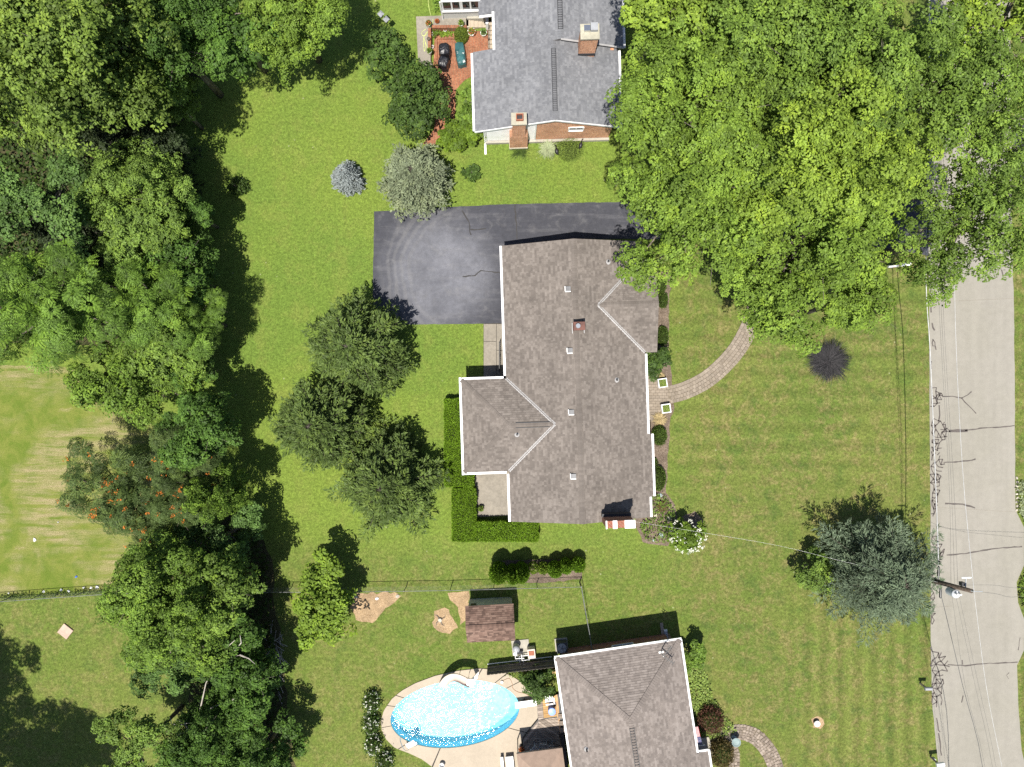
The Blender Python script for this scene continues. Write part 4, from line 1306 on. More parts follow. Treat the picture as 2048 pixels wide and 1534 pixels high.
def frond_crown(rg, lb, h, mat, size):
    tmps = [frond_template(rg, 9 + i % 3, size * (1 + .12 * (i - 1)), 7, size * .30, size * .095) for i in range(3)]
    V, T, n = [], [], 0
    for x, y, z, r in lb:
        m = max(2, int(1.15 * 2 * np.pi * r * r / (size * size * 2.0)))
        ds = sph(rg, m, -.15)
        for d in ds:
            P, Dd, Nn, lf, wf = tmps[rg.integers(3)]
            ax = Vector(tuple(unit((d * .6 + np.array([0, 0, .7]) + rg.normal(0, .18, 3))[None])[0]))
            M = np.array((ax.to_track_quat('Z', 'Y').to_matrix() @ Matrix.Rotation(rg.uniform(0, 6.28), 3, 'Z')))
            s = rg.uniform(.7, 1.15)
            c = np.array([x, y, z + h]) + d * r * rg.uniform(.75, 1.0) * np.array([1, 1, .8])
            V.append(leaf_verts((P * s) @ M.T + c, Dd @ M.T, Nn @ M.T, lf * s, wf * s)); n += len(P)
            T.append(np.clip(rg.normal(.45 + .22 * rg.normal(), .12, len(P)), 0, 1))
    return np_mesh('crown', np.concatenate(V), n, mat, np.concatenate(T))

def conifer(name, label, bx, by, Ht, R, key, seed, a=1.4, b=.75, n_br=190, spray=(.26, .055), per=7, z0=.25, up=.25, group=None, cat='conifer tree', sag=.25, tw=11, irr=.18, trunk_r=None):
    """needle tree: bx,by ground pixel of the trunk, branches in whorls with side twigs and needle sprays"""
    rg = rng_(seed)
    C = W(bx, by, 0)
    t = thing(name, label, cat, C, 0, group)
    mb = MB()
    tr = trunk_r or Ht * .016
    mb.tube([(0, 0, -.1), (0, 0, Ht * .5), (0, 0, Ht * .86)], [tr, tr * .6, .012], 8)
    P, Dd, Nn, T = [], [], [], []
    ph = rg.uniform(0, 6.28, 3)
    for i in range(n_br):
        f = (i + rg.random()) / n_br
        z = z0 + (Ht * .985 - z0) * f ** .85
        th = i * 2.39996 + rg.normal(0, .15)
        l = R * max(.02, 1 - (z / Ht) ** a) ** b * (1 + irr * math.sin(3 * th + ph[0]) * math.sin(2.3 * z + ph[1]) + rg.normal(0, irr * .45))
        l = max(.12, l)
        out = np.array([math.cos(th), math.sin(th), 0.0]); sd = np.array([-out[1], out[0], 0.0])
        zs = lambda s: z + l * (up * s - sag * s * s)
        pts = [out * l * s + np.array([0, 0, zs(s)]) for s in (0, .5, 1)]
        if pts[2][2] < .1: pts[2][2] = .1
        mb.tube([tuple(p) for p in pts], [tr * .22 * (1 - .85 * f) + .004, tr * .10 * (1 - .8 * f) + .003, .002], 4, False)
        tone = rg.normal(.42, .16)
        m = max(4, int(tw * l / max(R, .5) + 3))
        for k in range(m):
            s = .22 + .78 * (k + rg.random()) / m
            c = out * l * s + np.array([0, 0, max(.08, zs(s))])
            sg = 1 if k % 2 else -1
            tl = (l * .34 * (1.15 - s) + .13) * rg.uniform(.7, 1.2)
            td = unit((out * .75 + sd * sg * .8 + np.array([0, 0, rg.normal(.08, .12)]))[None])[0]
            q = rg.random((per, 1)) * tl
            P.append(c + td * q + rg.normal(0, .025, (per, 3)))
            Dd.append(td + rg.normal(0, .38, (per, 3)) + np.array([0, 0, .15]))
            Nn.append(np.array([0, 0, 1]) + rg.normal(0, .55, (per, 3)))
            T.append(np.clip(rg.normal(tone + .25 * (s - .6), .13, per), 0, 1))
    P = np.concatenate(P)
    S = spray[0] * rg.uniform(.7, 1.3, len(P))
    v = leaf_verts(P, np.concatenate(Dd), np.concatenate(Nn), S, S * spray[1] / spray[0], .1)
    mb.build('trunk', M_bark, t, smooth=True)
    link('crown', np_mesh('crown', v, len(P), LM[key], np.concatenate(T)), t)
    return t

def envelope_plant(name, label, x, y, key, seed, surf, area, leaf=.10, wid=.06, dens=1.6, upd=.4, cat='shrub', core=None, group=None, rotz=0, jit=.04, flowers=None):
    """clipped plant: leaves all over a surface; surf(rng,n)->(points,normals) in local metres"""
    rg = rng_(seed)
    t = thing(name, label, cat, (x, y, 0), rotz, group)
    n = int(dens * area / (leaf * wid * .5))
    p, nn = surf(rg, n)
    p = p + nn * rg.normal(0, jit, (n, 1))
    nr = unit(nn * .6 + np.array([0, 0, .35]) + rg.normal(0, .45, (n, 3)))
    d = rg.normal(0, .5, (n, 3)) + nn * .35 + np.array([0, 0, upd])
    S = leaf * rg.uniform(.7, 1.3, n)
    v = leaf_verts(p, d, nr, S, S * wid / leaf)
    link('foliage', np_mesh('foliage', v, n, LM[key], np.clip(rg.normal(.45, .2, n), 0, 1)), t)
    if core is not None:
        core.build('light_blocker_core', MATS['leaf_near_black'] if key == 'black' else CORE, t, smooth=True)  # added solid core that stops light passing through the plant
    if flowers:
        fk, fn, fs = flowers
        p, nn = surf(rg, fn)
        p = p + nn * .03
        P = np.repeat(p, 5, 0) + rg.normal(0, fs * .3, (fn * 5, 3)); 
        v = leaf_verts(P, rg.normal(0, 1, P.shape) + np.array([0, 0, .2]), rg.normal(0, .4, P.shape) + np.array([0, 0, 1]), fs, fs * .8)
        tag(link('flowers', np_mesh('flowers', v, len(P), LM[fk], rg.random(len(P))), t), kind='stuff')
    return t
CORE = plain('dark_blocker_core', (0.030, 0.042, 0.012), 0.95, 0.05, var=0.4, scale=8)  # dark colour of the added solid cores inside hedges and shrubs

def ovoid(a, b, c, zc, zlo=-.9, egg=0.0):
    def s(rg, n):
        d = sph(rg, n, zlo)
        k = 1 - egg * np.maximum(d[:, 2:3], 0) ** 1.5
        p = d * np.array([a, b, c]) * np.concatenate([k, k, np.ones_like(k)], 1) + np.array([0, 0, zc])
        return p, unit(d / np.array([a, b, c]))
    return s
def ovoid_core(a, b, c, zc, f=.9, egg=0.0):
    mb = MB()
    prof = []
    for i in range(9):
        th = -math.pi / 2 + math.pi * (i + .15) / 8.3
        z = math.sin(th); k = 1 - egg * max(z, 0) ** 1.5
        prof.append((max(.01, math.cos(th) * f * k), zc + z * c * f))
    prof = [(r_, max(z, .0)) for r_, z in prof]
    return mb.lathe(prof, (0, 0, 0), 14, a, b)

def mound(name, label, px, py, rx, ry, ht, key, seed, leaf=.11, wid=.065, dens=1.7, rot=0, cat='shrub', flowers=None, group=None, jit=.05, h0=None, lump=0):
    """rounded shrub; px,py the pixel of its middle, radii in metres"""
    C = W(px, py, ht * .5 if h0 is None else h0)
    zc = ht * .42
    c = ht - zc
    area = 2 * math.pi * ((rx * ry + rx * c + ry * c) / 3) * 1.25
    return envelope_plant(name, label, C.x, C.y, key, seed, ovoid(rx, ry, c, zc, -.75), area, leaf, wid, dens, core=ovoid_core(rx, ry, c, zc, .86), cat=cat, rotz=rot, flowers=flowers, group=group, jit=jit)

def tuft(name, label, px, py, r, ht, key, seed, n=500, wid=.03, cat='grass', group=None, ground=True):
    """arching blades from one crown"""
    rg = rng_(seed); C = W(px, py, 0)
    t = thing(name, label, cat, C, 0, group)
    a = rg.uniform(0, 6.28, n); rr = r * rg.uniform(.45, 1, n)
    b = rg.normal(0, r * .14, (n, 2)); d = np.stack([np.cos(a), np.sin(a)], 1)
    V = []
    for s0, s1 in ((0, .4), (.4, .75), (.75, 1)):
        def at(s):
            return np.concatenate([b + d * (rr * s)[:, None], (ht * (1.9 * s - 1.45 * s * s) * rr / r)[:, None] + .02], 1)
        p, q = at(s0), at(s1); sd = np.stack([-d[:, 1], d[:, 0], np.zeros(n)], 1) * wid / 2
        w0, w1 = (1 - s0 * .6), (1 - s1 * .85)
        V.append(np.stack([p - sd * w0, p + sd * w0, q + sd * w1, q - sd * w1], 1))
    v = np.concatenate(V).reshape(-1, 3)
    tt = np.tile(rg.random(n), 3)
    link('blades', np_mesh('blades', v, 3 * n, LM[key], tt), t)
    return t

def cover(name, label, pxpoly, key, seed, leaf=.14, wid=.10, dens=1.6, ht=.22, cat='ground cover', kind='stuff', z=0.0, flowers=None):
    """low plants filling an outline"""
    rg = rng_(seed)
    poly = np.array([tuple(W(*p)[:2]) for p in pxpoly])
    lo, hi = poly.min(0), poly.max(0)
    n = int(dens * (hi - lo).prod() / (leaf * wid * .5))
    p = rg.uniform(lo, hi, (n, 2))
    ins = np.zeros(n, bool)
    for i in range(len(poly)):
        x1, y1 = poly[i]; x2, y2 = poly[i - 1]
        if y1 == y2: continue
        ins ^= ((y1 > p[:, 1]) != (y2 > p[:, 1])) & (p[:, 0] < (x2 - x1) * (p[:, 1] - y1) / (y2 - y1) + x1)
    p = p[ins]; n = len(p)
    hz = ht * (.45 + .3 * np.sin(p[:, 0] * 3.1 + seed) * np.sin(p[:, 1] * 2.7) + .35 * rg.random(n)); hz = np.maximum(hz, .02) + z
    P = np.concatenate([p, hz[:, None]], 1)
    d = rg.normal(0, 1, (n, 3)); d[:, 2] = rg.normal(.25, .3, n)
    nr = np.array([0, 0, 1]) + rg.normal(0, .5, (n, 3))
    S = leaf * rg.uniform(.6, 1.3, n)
    me = np_mesh(name, leaf_verts(P, d, nr, S, S * wid / leaf), n, LM[key], np.clip(rg.normal(.45, .22, n), 0, 1))
    o = tag(link(name, me), label, cat, kind=kind)
    if flowers:
        fk, fn, fs = flowers
        i = rg.integers(0, n, fn); Q = np.repeat(P[i] + np.array([0, 0, .06]), 4, 0) + rg.normal(0, fs * .35, (fn * 4, 3))
        tag(link('flowers', np_mesh('flowers', leaf_verts(Q, rg.normal(0, 1, Q.shape), rg.normal(0, .4, Q.shape) + np.array([0, 0, 1]), fs, fs * .8), fn * 4, LM[fk], rg.random(fn * 4)), o), kind='stuff')
    return o

# ---- the tall street-side trees
GT = 'tall shade trees at upper right'
big = [('oak', 1408, 405, 10.0, 172, 101, 'fresh green shade tree overhanging the front corner of the ranch house roof'),
       ('oak', 1605, 482, 8.5, 170, 102, 'fresh green shade tree over the far end of the curved paver walk'),
       ('oak_y', 1645, 330, 12.0, 178, 103, 'brightest yellow green tall tree in the middle of the upper right canopy'),
       ('oak', 1390, 205, 11.0, 172, 104, 'fresh green tree touching the east gutter of the grey roofed house'),
       ('oak_m', 1560, 95, 12.0, 185, 105, 'mid green tall tree at the top edge between the grey roof and the road'),
       ('oak_m', 1770, 165, 12.0, 175, 106, 'mid green tall tree just left of the road at the top'),
       ('oak_m', 1930, 450, 9.0, 150, 107, 'sparse branchy tree spreading over the road above the mailboxes'),
       ('oak_m', 1950, 225, 10.5, 140, 108, 'thin crowned tree above the road near the side driveway'),
       ('oak_y', 1320, 20, 11.0, 120, 109, 'fresh green tree cut by the top edge beside the grey roof'),
       ('oak_y', 2010, 45, 11.0, 120, 110, 'bright green tree in the top right corner'),
       ('oak', 1505, 310, 9.5, 165, 111, 'fresh green tree filling the heart of the upper right canopy behind the grey roofed house'),
       ('oak', 1690, 608, 6.5, 88, 112, 'small green tree hanging over the dark radial shrub on the front lawn')]
for key, px, py, h, r_, sd, lab in big:
    sparse = sd in (107, 108)
    broadtree('shade_tree', lab, px, py, h, r_, key, sd, GT, 'airy' if sparse else None, rz=3.4 if sparse else None)

# ---- woodland edge on the left
GL = 'mixed woodland trees along the left side'
left = [('olive', 120, 70, 11, 210, 201, 'olive tinted tree in the top left corner', {}),
        ('deep', 330, 80, 8, 120, 202, 'deep green shaded tree right of the olive corner tree', {}),
        ('deep', 450, 40, 7, 105, 203, 'deep green tree at the top edge left of the bright lawn side maple', {}),
        ('oak', 575, 15, 7, 118, 204, 'bright green tree at the top edge casting shade on the back lawn', {}),
        ('oak_m', 335, 200, 5, 66, 205, 'sunlit green tree below the shaded trees at upper left', {}),
        ('dconif_and_shade', 225, 220, 4.5, 120, 206, 'low tree with shade darkened leaves in the dark hollow at upper left', {}),  # dark needle colour on these leaves imitates the shade of the hollow
        ('olive', 20, 200, 9, 100, 207, 'olive green tree at the left edge below the corner', {}),
        ('maple', 290, 392, 5.6, 108, 208, 'pale yellow green maple standing over the woodland edge', dict(leaf=.26, wid=.18)),
        ('blueg', 90, 420, 7.5, 95, 209, 'blue green tree at the left edge above the feathery leaved trees', {}),
        ('maple', 255, 470, 6.5, 72, 210, 'small pale maple just below the larger pale maple', dict(leaf=.26, wid=.18)),
        ('deep', 390, 430, 3.6, 56, 211, 'dark bushy tree at the lawn edge beside the lone sapling', {}),
        ('walnut', 95, 600, 7, 145, 212, 'large feathery leaved tree at the left edge above the dry field', dict(frond=.85, nl=46)),
        ('walnut', 290, 590, 5.5, 110, 213, 'feathery leaved tree in the middle of the woodland edge', dict(frond=.8, nl=30)),
        ('deep', 375, 560, 4, 85, 214, 'dark green tree at the lawn edge below the lone sapling', {}),
        ('walnut', 395, 640, 4.5, 62, 215, 'smaller feathery leaved tree leaning toward the back lawn', dict(frond=.8, nl=20)),
        ('oak_m', 330, 690, 5, 85, 216, 'leafy green tree below the feathery trees', {}),
        ('vine', 230, 765, 4, 85, 217, 'bright leafy thicket tree at the corner of the dry field', {}),
        ('vine', 330, 775, 3.5, 70, 218, 'bright leafy bush tree beside the field corner thicket', {}),
        ('deep', 385, 745, 3.4, 52, 219, 'dark green tree at the lawn edge above the shaded gap', {}),
        ('deep', 400, 870, 5, 85, 220, 'dark shaded tree casting a big shadow on the back lawn', {}),
        ('sumac', 275, 1005, 3.6, 112, 221, 'dull green sumac with orange seed heads beside the dry field', dict(frond=.62, nl=44, orange=70)),
        ('sumac', 365, 945, 4.2, 85, 222, 'dull green sumac with few orange heads behind the larger sumac', dict(frond=.62, nl=30, orange=26)),
        ('vine', 440, 985, 4.5, 55, 223, 'upright bright green vine covered tree right of the sumacs', dict(rz=3.2, nl=22)),
        ('blueg', 440, 1075, 3, 75, 224, 'low grey green bush tree below the vine covered tree', {}),
        ('vine', 340, 1200, 6, 125, 225, 'broad bright green tree over the wire fence at lower left', dict(nl=54, lob=(.16, .3))),
        ('oak_m', 445, 1190, 5.5, 88, 226, 'green tree standing right of the broad fence line tree', {}),
        ('blueg', 330, 1310, 4, 70, 227, 'small green tree hanging below the broad fence line tree', {}),
        ('deep', 440, 1290, 4.5, 80, 228, 'dark ivy hung tree with bare dead branches at lower left', dict(nl=22, dens=.9)),
        ('deep', 505, 1370, 3.5, 80, 229, 'dark low tree beside the stacked twigs at lower left', {}),
        ('maple', 275, 1500, 6, 75, 230, 'light green tree at the bottom edge beside the shaded lawn', dict(leaf=.26, wid=.18)),
        ('deep', 420, 1500, 4, 100, 231, 'dark thicket tree at the bottom edge', {}),
        ('deep', 530, 1495, 3, 75, 232, 'dark bushy tree at the bottom edge nearest the pool lawn', {}),
        ]
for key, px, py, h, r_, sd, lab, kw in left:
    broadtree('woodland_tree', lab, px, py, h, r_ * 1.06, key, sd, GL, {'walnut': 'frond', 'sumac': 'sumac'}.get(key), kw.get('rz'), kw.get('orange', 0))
# trees just outside the frame whose shade falls on the lawn at lower left
for i, (gx, gy, R_m, h) in enumerate([(-85, 1455, 4.6, 11), (70, 1630, 4.6, 11), (-280, 1500, 6, 12)]):
    k = ALT / (ALT - h)
    broadtree('woodland_tree', ['nearest','lower','farthest'][i] + ' tall tree beyond the left frame edge shading the lower left lawn', 1024 + (gx - 1024) * k, 767 + (gy - 767) * k, h, R_m * PPM * k, 'oak_m', 240 + i, 'trees beyond the lower left frame edge')

# bare dead branches of the ivy-hung tree and of one dead snag
rg = rng_(77)
t = thing('dead_snag', 'bare grey dead branches sticking out of the dark lower left thicket', 'dead tree', W(400, 1400, 0))
mb = MB()
o_ = W(400, 1400, 0)
def rel(px, py, h): return W(px, py, h) - Vector((o_.x, o_.y, 0))
mb.tube([(0, 0, -.1), rel(402, 1410, 2), rel(398, 1430, 4)], [.14, .11, .08], 8)
mb.build('trunk', M_bark, t)
for (p0, p1) in (((398, 1430, 4), (378, 1462, 4.6)), ((378, 1462, 4.6), (345, 1485, 4.9)), ((378, 1462, 4.6), (352, 1440, 5)), ((360, 1452, 4.9), (340, 1436, 5.2)), ((398, 1430, 4), (440, 1440, 4.6)), ((440, 1440, 4.6), (452, 1452, 4.9)), ((440, 1440, 4.6), (430, 1456, 4.8)), ((398, 1430, 4), (465, 1400, 4.8)), ((465, 1400, 4.8), (490, 1385, 5)), ((440, 1310, 5), (470, 1280, 6)), ((470, 1300, 5.4), (480, 1270, 6)), ((480, 1310, 5), (510, 1328, 5.6)), ((362, 1450, 4.9), (385, 1446, 5.1)), ((398, 1430, 4), (440, 1310, 5)), ((440, 1310, 5), (480, 1310, 5))):
    mb = MB(); a, b = rel(*p0), rel(*p1)
    m = a.lerp(b, .5) + Vector(tuple(rg.normal(0, .12, 3)))
    mb.tube([a, m, b], [.055, .035, .012], 5); mb.build('branch', plain('dead_wood', (0.36, 0.33, 0.29), .9, var=.2), t)

# ---- needle trees
GC = 'group of three conifers on the back lawn'
conifer('conifer', 'topmost of three dark conifers, by the driveway corner', 736, 702, 7.0, 2.8, 'conif', 301, a=2.0, b=.7, n_br=210, tw=17, per=11, irr=.34, spray=(.24, .07), group=GC)
conifer('conifer', 'leftmost of three dark conifers on the back lawn', 668, 842, 6.6, 2.7, 'conif', 302, a=2.0, b=.7, n_br=205, tw=17, per=11, irr=.34, spray=(.24, .07), group=GC)
conifer('conifer', 'lowest of three dark conifers, nearest the clipped hedge', 790, 954, 6.2, 2.6, 'conif', 303, a=2.0, b=.7, n_br=205, tw=17, per=11, irr=.34, spray=(.24, .07), group=GC)
conifer('blue_spruce', 'small silvery blue spruce on the open back lawn', 700, 362, 2.6, 1.02, 'silver', 304, a=1.2, b=.8, n_br=150, tw=9, per=8, spray=(.15, .055), up=.1, sag=.2, z0=.12)
conifer('pale_pine', 'large sage green pine at the corner of the driveway', 838, 375, 4.6, 2.02, 'sage', 305, a=2.2, b=.65, n_br=230, tw=11, per=10, spray=(.19, .065), up=.5, sag=.35, z0=.15)
conifer('cedar', 'broad blue green cedar beside the road and utility pole', 1712, 1122, 6.6, 3.0, 'cedar', 306, a=2.0, b=.65, n_br=210, tw=19, per=13, spray=(.22, .045), up=.45, sag=.4, irr=.42, z0=.9)
conifer('spruce', 'dark spruce in the shaded hollow at upper left', 290, 440, 7, 2.8, 'dconif_and_shade', 307, n_br=150, tw=12, per=7, spray=(.3, .08), group='dark spruces at the woodland edge')
conifer('spruce', 'dark spruce reaching out at the left above the blue green tree', 200, 470, 7.5, 2.8, 'dconif_and_shade', 308, n_br=150, tw=12, per=7, spray=(.3, .08), group='dark spruces at the woodland edge')
conifer('spruce', 'dark spruce under the olive tree at upper left', 330, 350, 7, 2.6, 'dconif_and_shade', 309, n_br=140, tw=12, per=7, spray=(.3, .08), group='dark spruces at the woodland edge')
conifer('sapling', 'tiny dark sapling alone on the back lawn by the woodland', 480, 378, .9, .6, 'weed', 310, n_br=40, tw=6, per=6, spray=(.13, .07), z0=.1, up=.7, cat='sapling', irr=.4)
conifer('sapling', 'tiny dark seedling tree on the lawn above the driveway', 945, 350, .8, .46, 'shrub', 311, n_br=34, tw=5, per=6, spray=(.15, .09), z0=.1, up=.7, cat='sapling', irr=.4)

# ---- small trees and shrubs
broadleaf('golden_tree', 'lime yellow small tree over the wire fence left of the shed', 650, 1208, 2.8, 72, 'lime', 401, nl=34, leaf=.20, wid=.12, dens=1.0, cat='tree', ell=(.85, 1.2), lob=(.2, .34))
broadleaf('lime_shrub', 'small lime green shrub left of the blue green cedar', 1628, 1138, 1.5, 44, 'maple', 402, nl=16, leaf=.13, wid=.08, dens=.95, cat='shrub', trunk=False, rz=1.3)
broadleaf('dark_shrub', 'tall dark glossy shrub beside the brick patio', 830, 198, 2.4, 66, 'shrub', 403, nl=30, leaf=.16, wid=.10, dens=.95, cat='shrub', trunk=False, ell=(.95, 1.2), rz=2.4)
broadleaf('dark_shrub', 'smaller dark glossy shrub left of the terrace', 770, 108, 1.9, 44, 'shrub', 404, nl=20, leaf=.15, wid=.09, dens=.95, cat='shrub', trunk=False, ell=(.8, 1.3), rz=1.8)
broadleaf('leafy_shrub', 'bright leafy shrub at the patio end near the white siding', 905, 274, .8, 34, 'shrub_l', 405, nl=14, leaf=.16, wid=.09, dens=.95, cat='shrub', trunk=False, rz=.75)
broadleaf('leafy_shrub', 'bright leafy shrub at the white siding corner', 945, 268, .9, 30, 'shrub_l', 406, nl=12, leaf=.16, wid=.09, dens=.95, cat='shrub', trunk=False, rz=.8)
broadleaf('leafy_shrub', 'shrub with small white blooms along the grey roof west eave', 935, 215, .9, 30, 'vine', 407, nl=14, leaf=.13, wid=.09, dens=.8, cat='shrub', trunk=False, rz=.8, ell=(.6, 1.6))
broadleaf('front_shrub', 'round leafy shrub tucked against the ranch house front wing', 1310, 720, 1.1, 33, 'shrub', 408, nl=16, leaf=.15, wid=.09, dens=.95, cat='shrub', trunk=False, rz=1.0)
broadleaf('corner_shrub', 'leafy shrub at the north east corner of the hip roof house', 1388, 1310, 1.2, 27, 'vine', 409, nl=12, leaf=.15, wid=.10, dens=.95, cat='shrub', trunk=False, rz=1.1, ell=(.9, 1.2))
broadleaf('pool_bush', 'big dark bushy shrub between the pool deck and hip roof house', 1080, 1367, 1.2, 33, 'shrub', 410, nl=18, leaf=.13, wid=.07, dens=.95, cat='shrub', trunk=False, rz=1.1)
broadleaf('hydrangea', 'white flowering shrub at the ranch house south east corner', 1376, 1070, 1.3, 38, 'shrub_l', 411, nl=18, leaf=.14, wid=.09, dens=.8, cat='shrub', trunk=False, rz=1.1)
rg = rng_(55); hyd = bpy.data.objects['hydrangea']
P = []
for _ in range(64):
    d = sph(rg, 1, .02)[0]; P.append(np.array([d[0] * 1.2, d[1] * 1.2, 1.3 + d[2] * 1.05]) + rg.normal(0, .04, (6, 3)))
P = np.concatenate(P)
tag(link('flowers', np_mesh('flowers', leaf_verts(P, rg.normal(0, 1, P.shape), rg.normal(0, .5, P.shape) + np.array([0, 0, 1]), .085, .07), len(P), LM['white'], rg.random(len(P))), hyd), kind='stuff')
tuft('radial_shrub', 'near black spiky shrub on the front lawn under the tree edge', 1655, 722, 1.45, .55, 'black', 412, n=1500, wid=.035, cat='shrub')
mound('purple_shrub', 'upper of two purple leaved shrubs beside the flagstone path', 1421, 1440, .78, .80, 1.1, 'purple', 413, leaf=.10, wid=.06, group='purple shrubs by the flagstone path', jit=.09)
mound('purple_shrub', 'lower bronze topped purple shrub by the hip roof house', 1444, 1506, .72, .85, 1.15, 'bronze', 414, leaf=.10, wid=.06, group='purple shrubs by the flagstone path', jit=.09)
for i, (px, py, rx, ry, ht, lab) in enumerate([(1319, 871, .45, .62, .8, 'clipped yew right of the ranch house below the dry plants'), (1317, 957, .45, .78, .8, 'longest clipped yew along the ranch house front'), (1308, 925, .22, .25, .4, 'smallest clipped yew between the two larger front yews'),
        (1326, 672, .34, .62, .7, 'clipped yew along the front wing wall'), (1326, 600, .3, .5, .6, 'clipped low yew near the front wing gable peak'), (1322, 570, .32, .5, .7, 'clipped yew near the tree end of the front wing')]):
    mound('clipped_yew', lab, px, py, rx, ry, ht, 'yew', 420 + i, leaf=.085, wid=.045, group='clipped yews along the ranch house front', jit=.03)
mound('clipped_mound', 'clipped golden green boxwood on the brick patio', 922, 70, .43, .48, .9, 'box', 430, leaf=.06, wid=.04, dens=2.0, jit=.02)
C = W(1140, 294, .15)
envelope_plant('low_cushion_plant', 'round flat cushion of green against the orange brick wall', C.x, C.y, 'carpet', 431, ovoid(.92, .92, .30, .04, 0.0), 3.6, .085, .04, 2.2, core=ovoid_core(.9, .9, .28, .04, .93), cat='shrub', jit=.02)
tuft('ornamental_grass', 'pale striped ornamental grass clump by the orange brick wall', 1095, 300, .66, .6, 'pale', 432, n=620, wid=.035)
tuft('wispy_grass', 'wispy grey green grass below the outside brick chimney', 1040, 300, .75, .35, 'weed', 433, n=260, wid=.025)
# pool-side flowering shrubs
for i, (px, py, r_) in enumerate([(742, 1405, .62), (742, 1448, .62), (746, 1490, .62), (768, 1525, .6)]):
    lab = ['topmost of four white flowering shrubs left of the pool', 'second of four white flowering shrubs left of the pool', 'third of four white flowering shrubs left of the pool', 'lowest of four white flowering shrubs at the bottom edge by the pool'][i]
    mound('flowering_shrub', lab, px, py, r_ * .8, r_, 1.0, 'shrub', 440 + i, leaf=.13, wid=.09, dens=1.3, flowers=('white', 46, .07), group='white flowering shrubs left of the pool', jit=.12)

# hedges
def hedge(name, label, boxes, seed, ht=1.05):
    rg = rng_(seed)
    x0, y0 = W(*boxes[0][:2], ht)[:2]
    t = thing(name, label, 'hedge', (x0, y0, 0))
    P, Nn = [], []
    core = MB()
    for (ax, ay, bx, by) in boxes:
        a, b = W(ax, ay, ht), W(bx, by, ht)
        cx, cy = (a.x + b.x) / 2 - x0, (a.y + b.y) / 2 - y0; sx, sy = abs(b.x - a.x), abs(b.y - a.y)
        core.box((cx, cy, ht / 2 - .04), (sx - .10, sy - .10, ht - .10))
        for nrm, area in ((np.array([0, 0, 1.]), sx * sy), (np.array([1., 0, 0]), sy * ht), (np.array([-1., 0, 0]), sy * ht), (np.array([0, 1., 0]), sx * ht), (np.array([0, -1., 0]), sx * ht)):
            n = int(2.4 * area / (.085 * .05 * .5))
            p = rg.uniform(-.5, .5, (n, 3)) * np.array([sx, sy, ht])
            for ax_ in range(3):
                if nrm[ax_]: p[:, ax_] = nrm[ax_] * np.array([sx, sy, ht])[ax_] / 2
            lump = .035 * np.sin(p[:, 0] * 5 + cx) * np.sin(p[:, 1] * 6 + cy)
            # soften the shoulders
            e = np.minimum(np.minimum(sx / 2 - abs(p[:, 0]), sy / 2 - abs(p[:, 1])), .25)
            if nrm[2]: p[:, 2] -= .10 * (1 - e / .25) ** 2
            p = p + np.array([cx, cy, ht / 2]) + nrm * (lump[:, None] + rg.normal(0, .025, (n, 1)))
            P.append(p); Nn.append(np.broadcast_to(nrm, p.shape))
    P = np.concatenate(P); Nn = np.concatenate(Nn); n = len(P)
    nr = unit(Nn * .6 + np.array([0, 0, .4]) + rg.normal(0, .45, (n, 3))); d = rg.normal(0, .5, (n, 3)) + Nn * .4 + np.array([0, 0, .4])
    S = .085 * rg.uniform(.7, 1.3, n)
    core.build('light_blocker_core', CORE, t)  # added solid boxes that block light inside the hedge
    link('foliage', np_mesh('foliage', leaf_verts(P, d, nr, S, S * .6), n, LM['hedge'], np.clip(rg.normal(.5, .18, n), 0, 1)), t)
hedge('clipped_hedge', 'straight clipped hedge along the ranch house west wing', [(890, 799, 946, 972)], 450)
hedge('clipped_hedge', 'L shaped clipped hedge around the small concrete patio', [(905, 978, 950, 1082), (948, 1046, 1075, 1082)], 451)

# arborvitae row
GA = 'row of arborvitae in the mulch strip'
for i, (px, py, r_, ht, lab) in enumerate([(998, 1134, .56, 3.3, 'leftmost and broadest arborvitae of the row'), (1026, 1136, .46, 3.4, 'tall arborvitae second from the left of the row'), (1042, 1132, .48, 3.6, 'tallest arborvitae third from the left of the row'),
        (1066, 1130, .32, 1.6, 'thin yellowish arborvitae fourth from the left of the row'), (1086, 1131, .34, 1.5, 'low yellowish arborvitae fifth from the left of the row'), (1108, 1130, .45, 2.3, 'arborvitae third from the right of the row'),
        (1129, 1124, .40, 2.3, 'slim arborvitae second from the right of the row'), (1154, 1123, .42, 1.8, 'rightmost arborvitae at the fence corner')]):
    C = W(px, py, 0)
    envelope_plant('arborvitae', lab, C.x, C.y, 'lime' if i in (3, 4) else 'arbor', 460 + i, ovoid(r_, r_, ht * .52, ht * .48, -.95, .35), 4 * math.pi * r_ * ht * .52 * .9, .11, .055, 1.2 if i in (3, 4) else 2.0, 1.1, 'shrub', None if i == 3 else ovoid_core(r_, r_, ht * .52, ht * .48, .84, .35), GA, jit=.03)

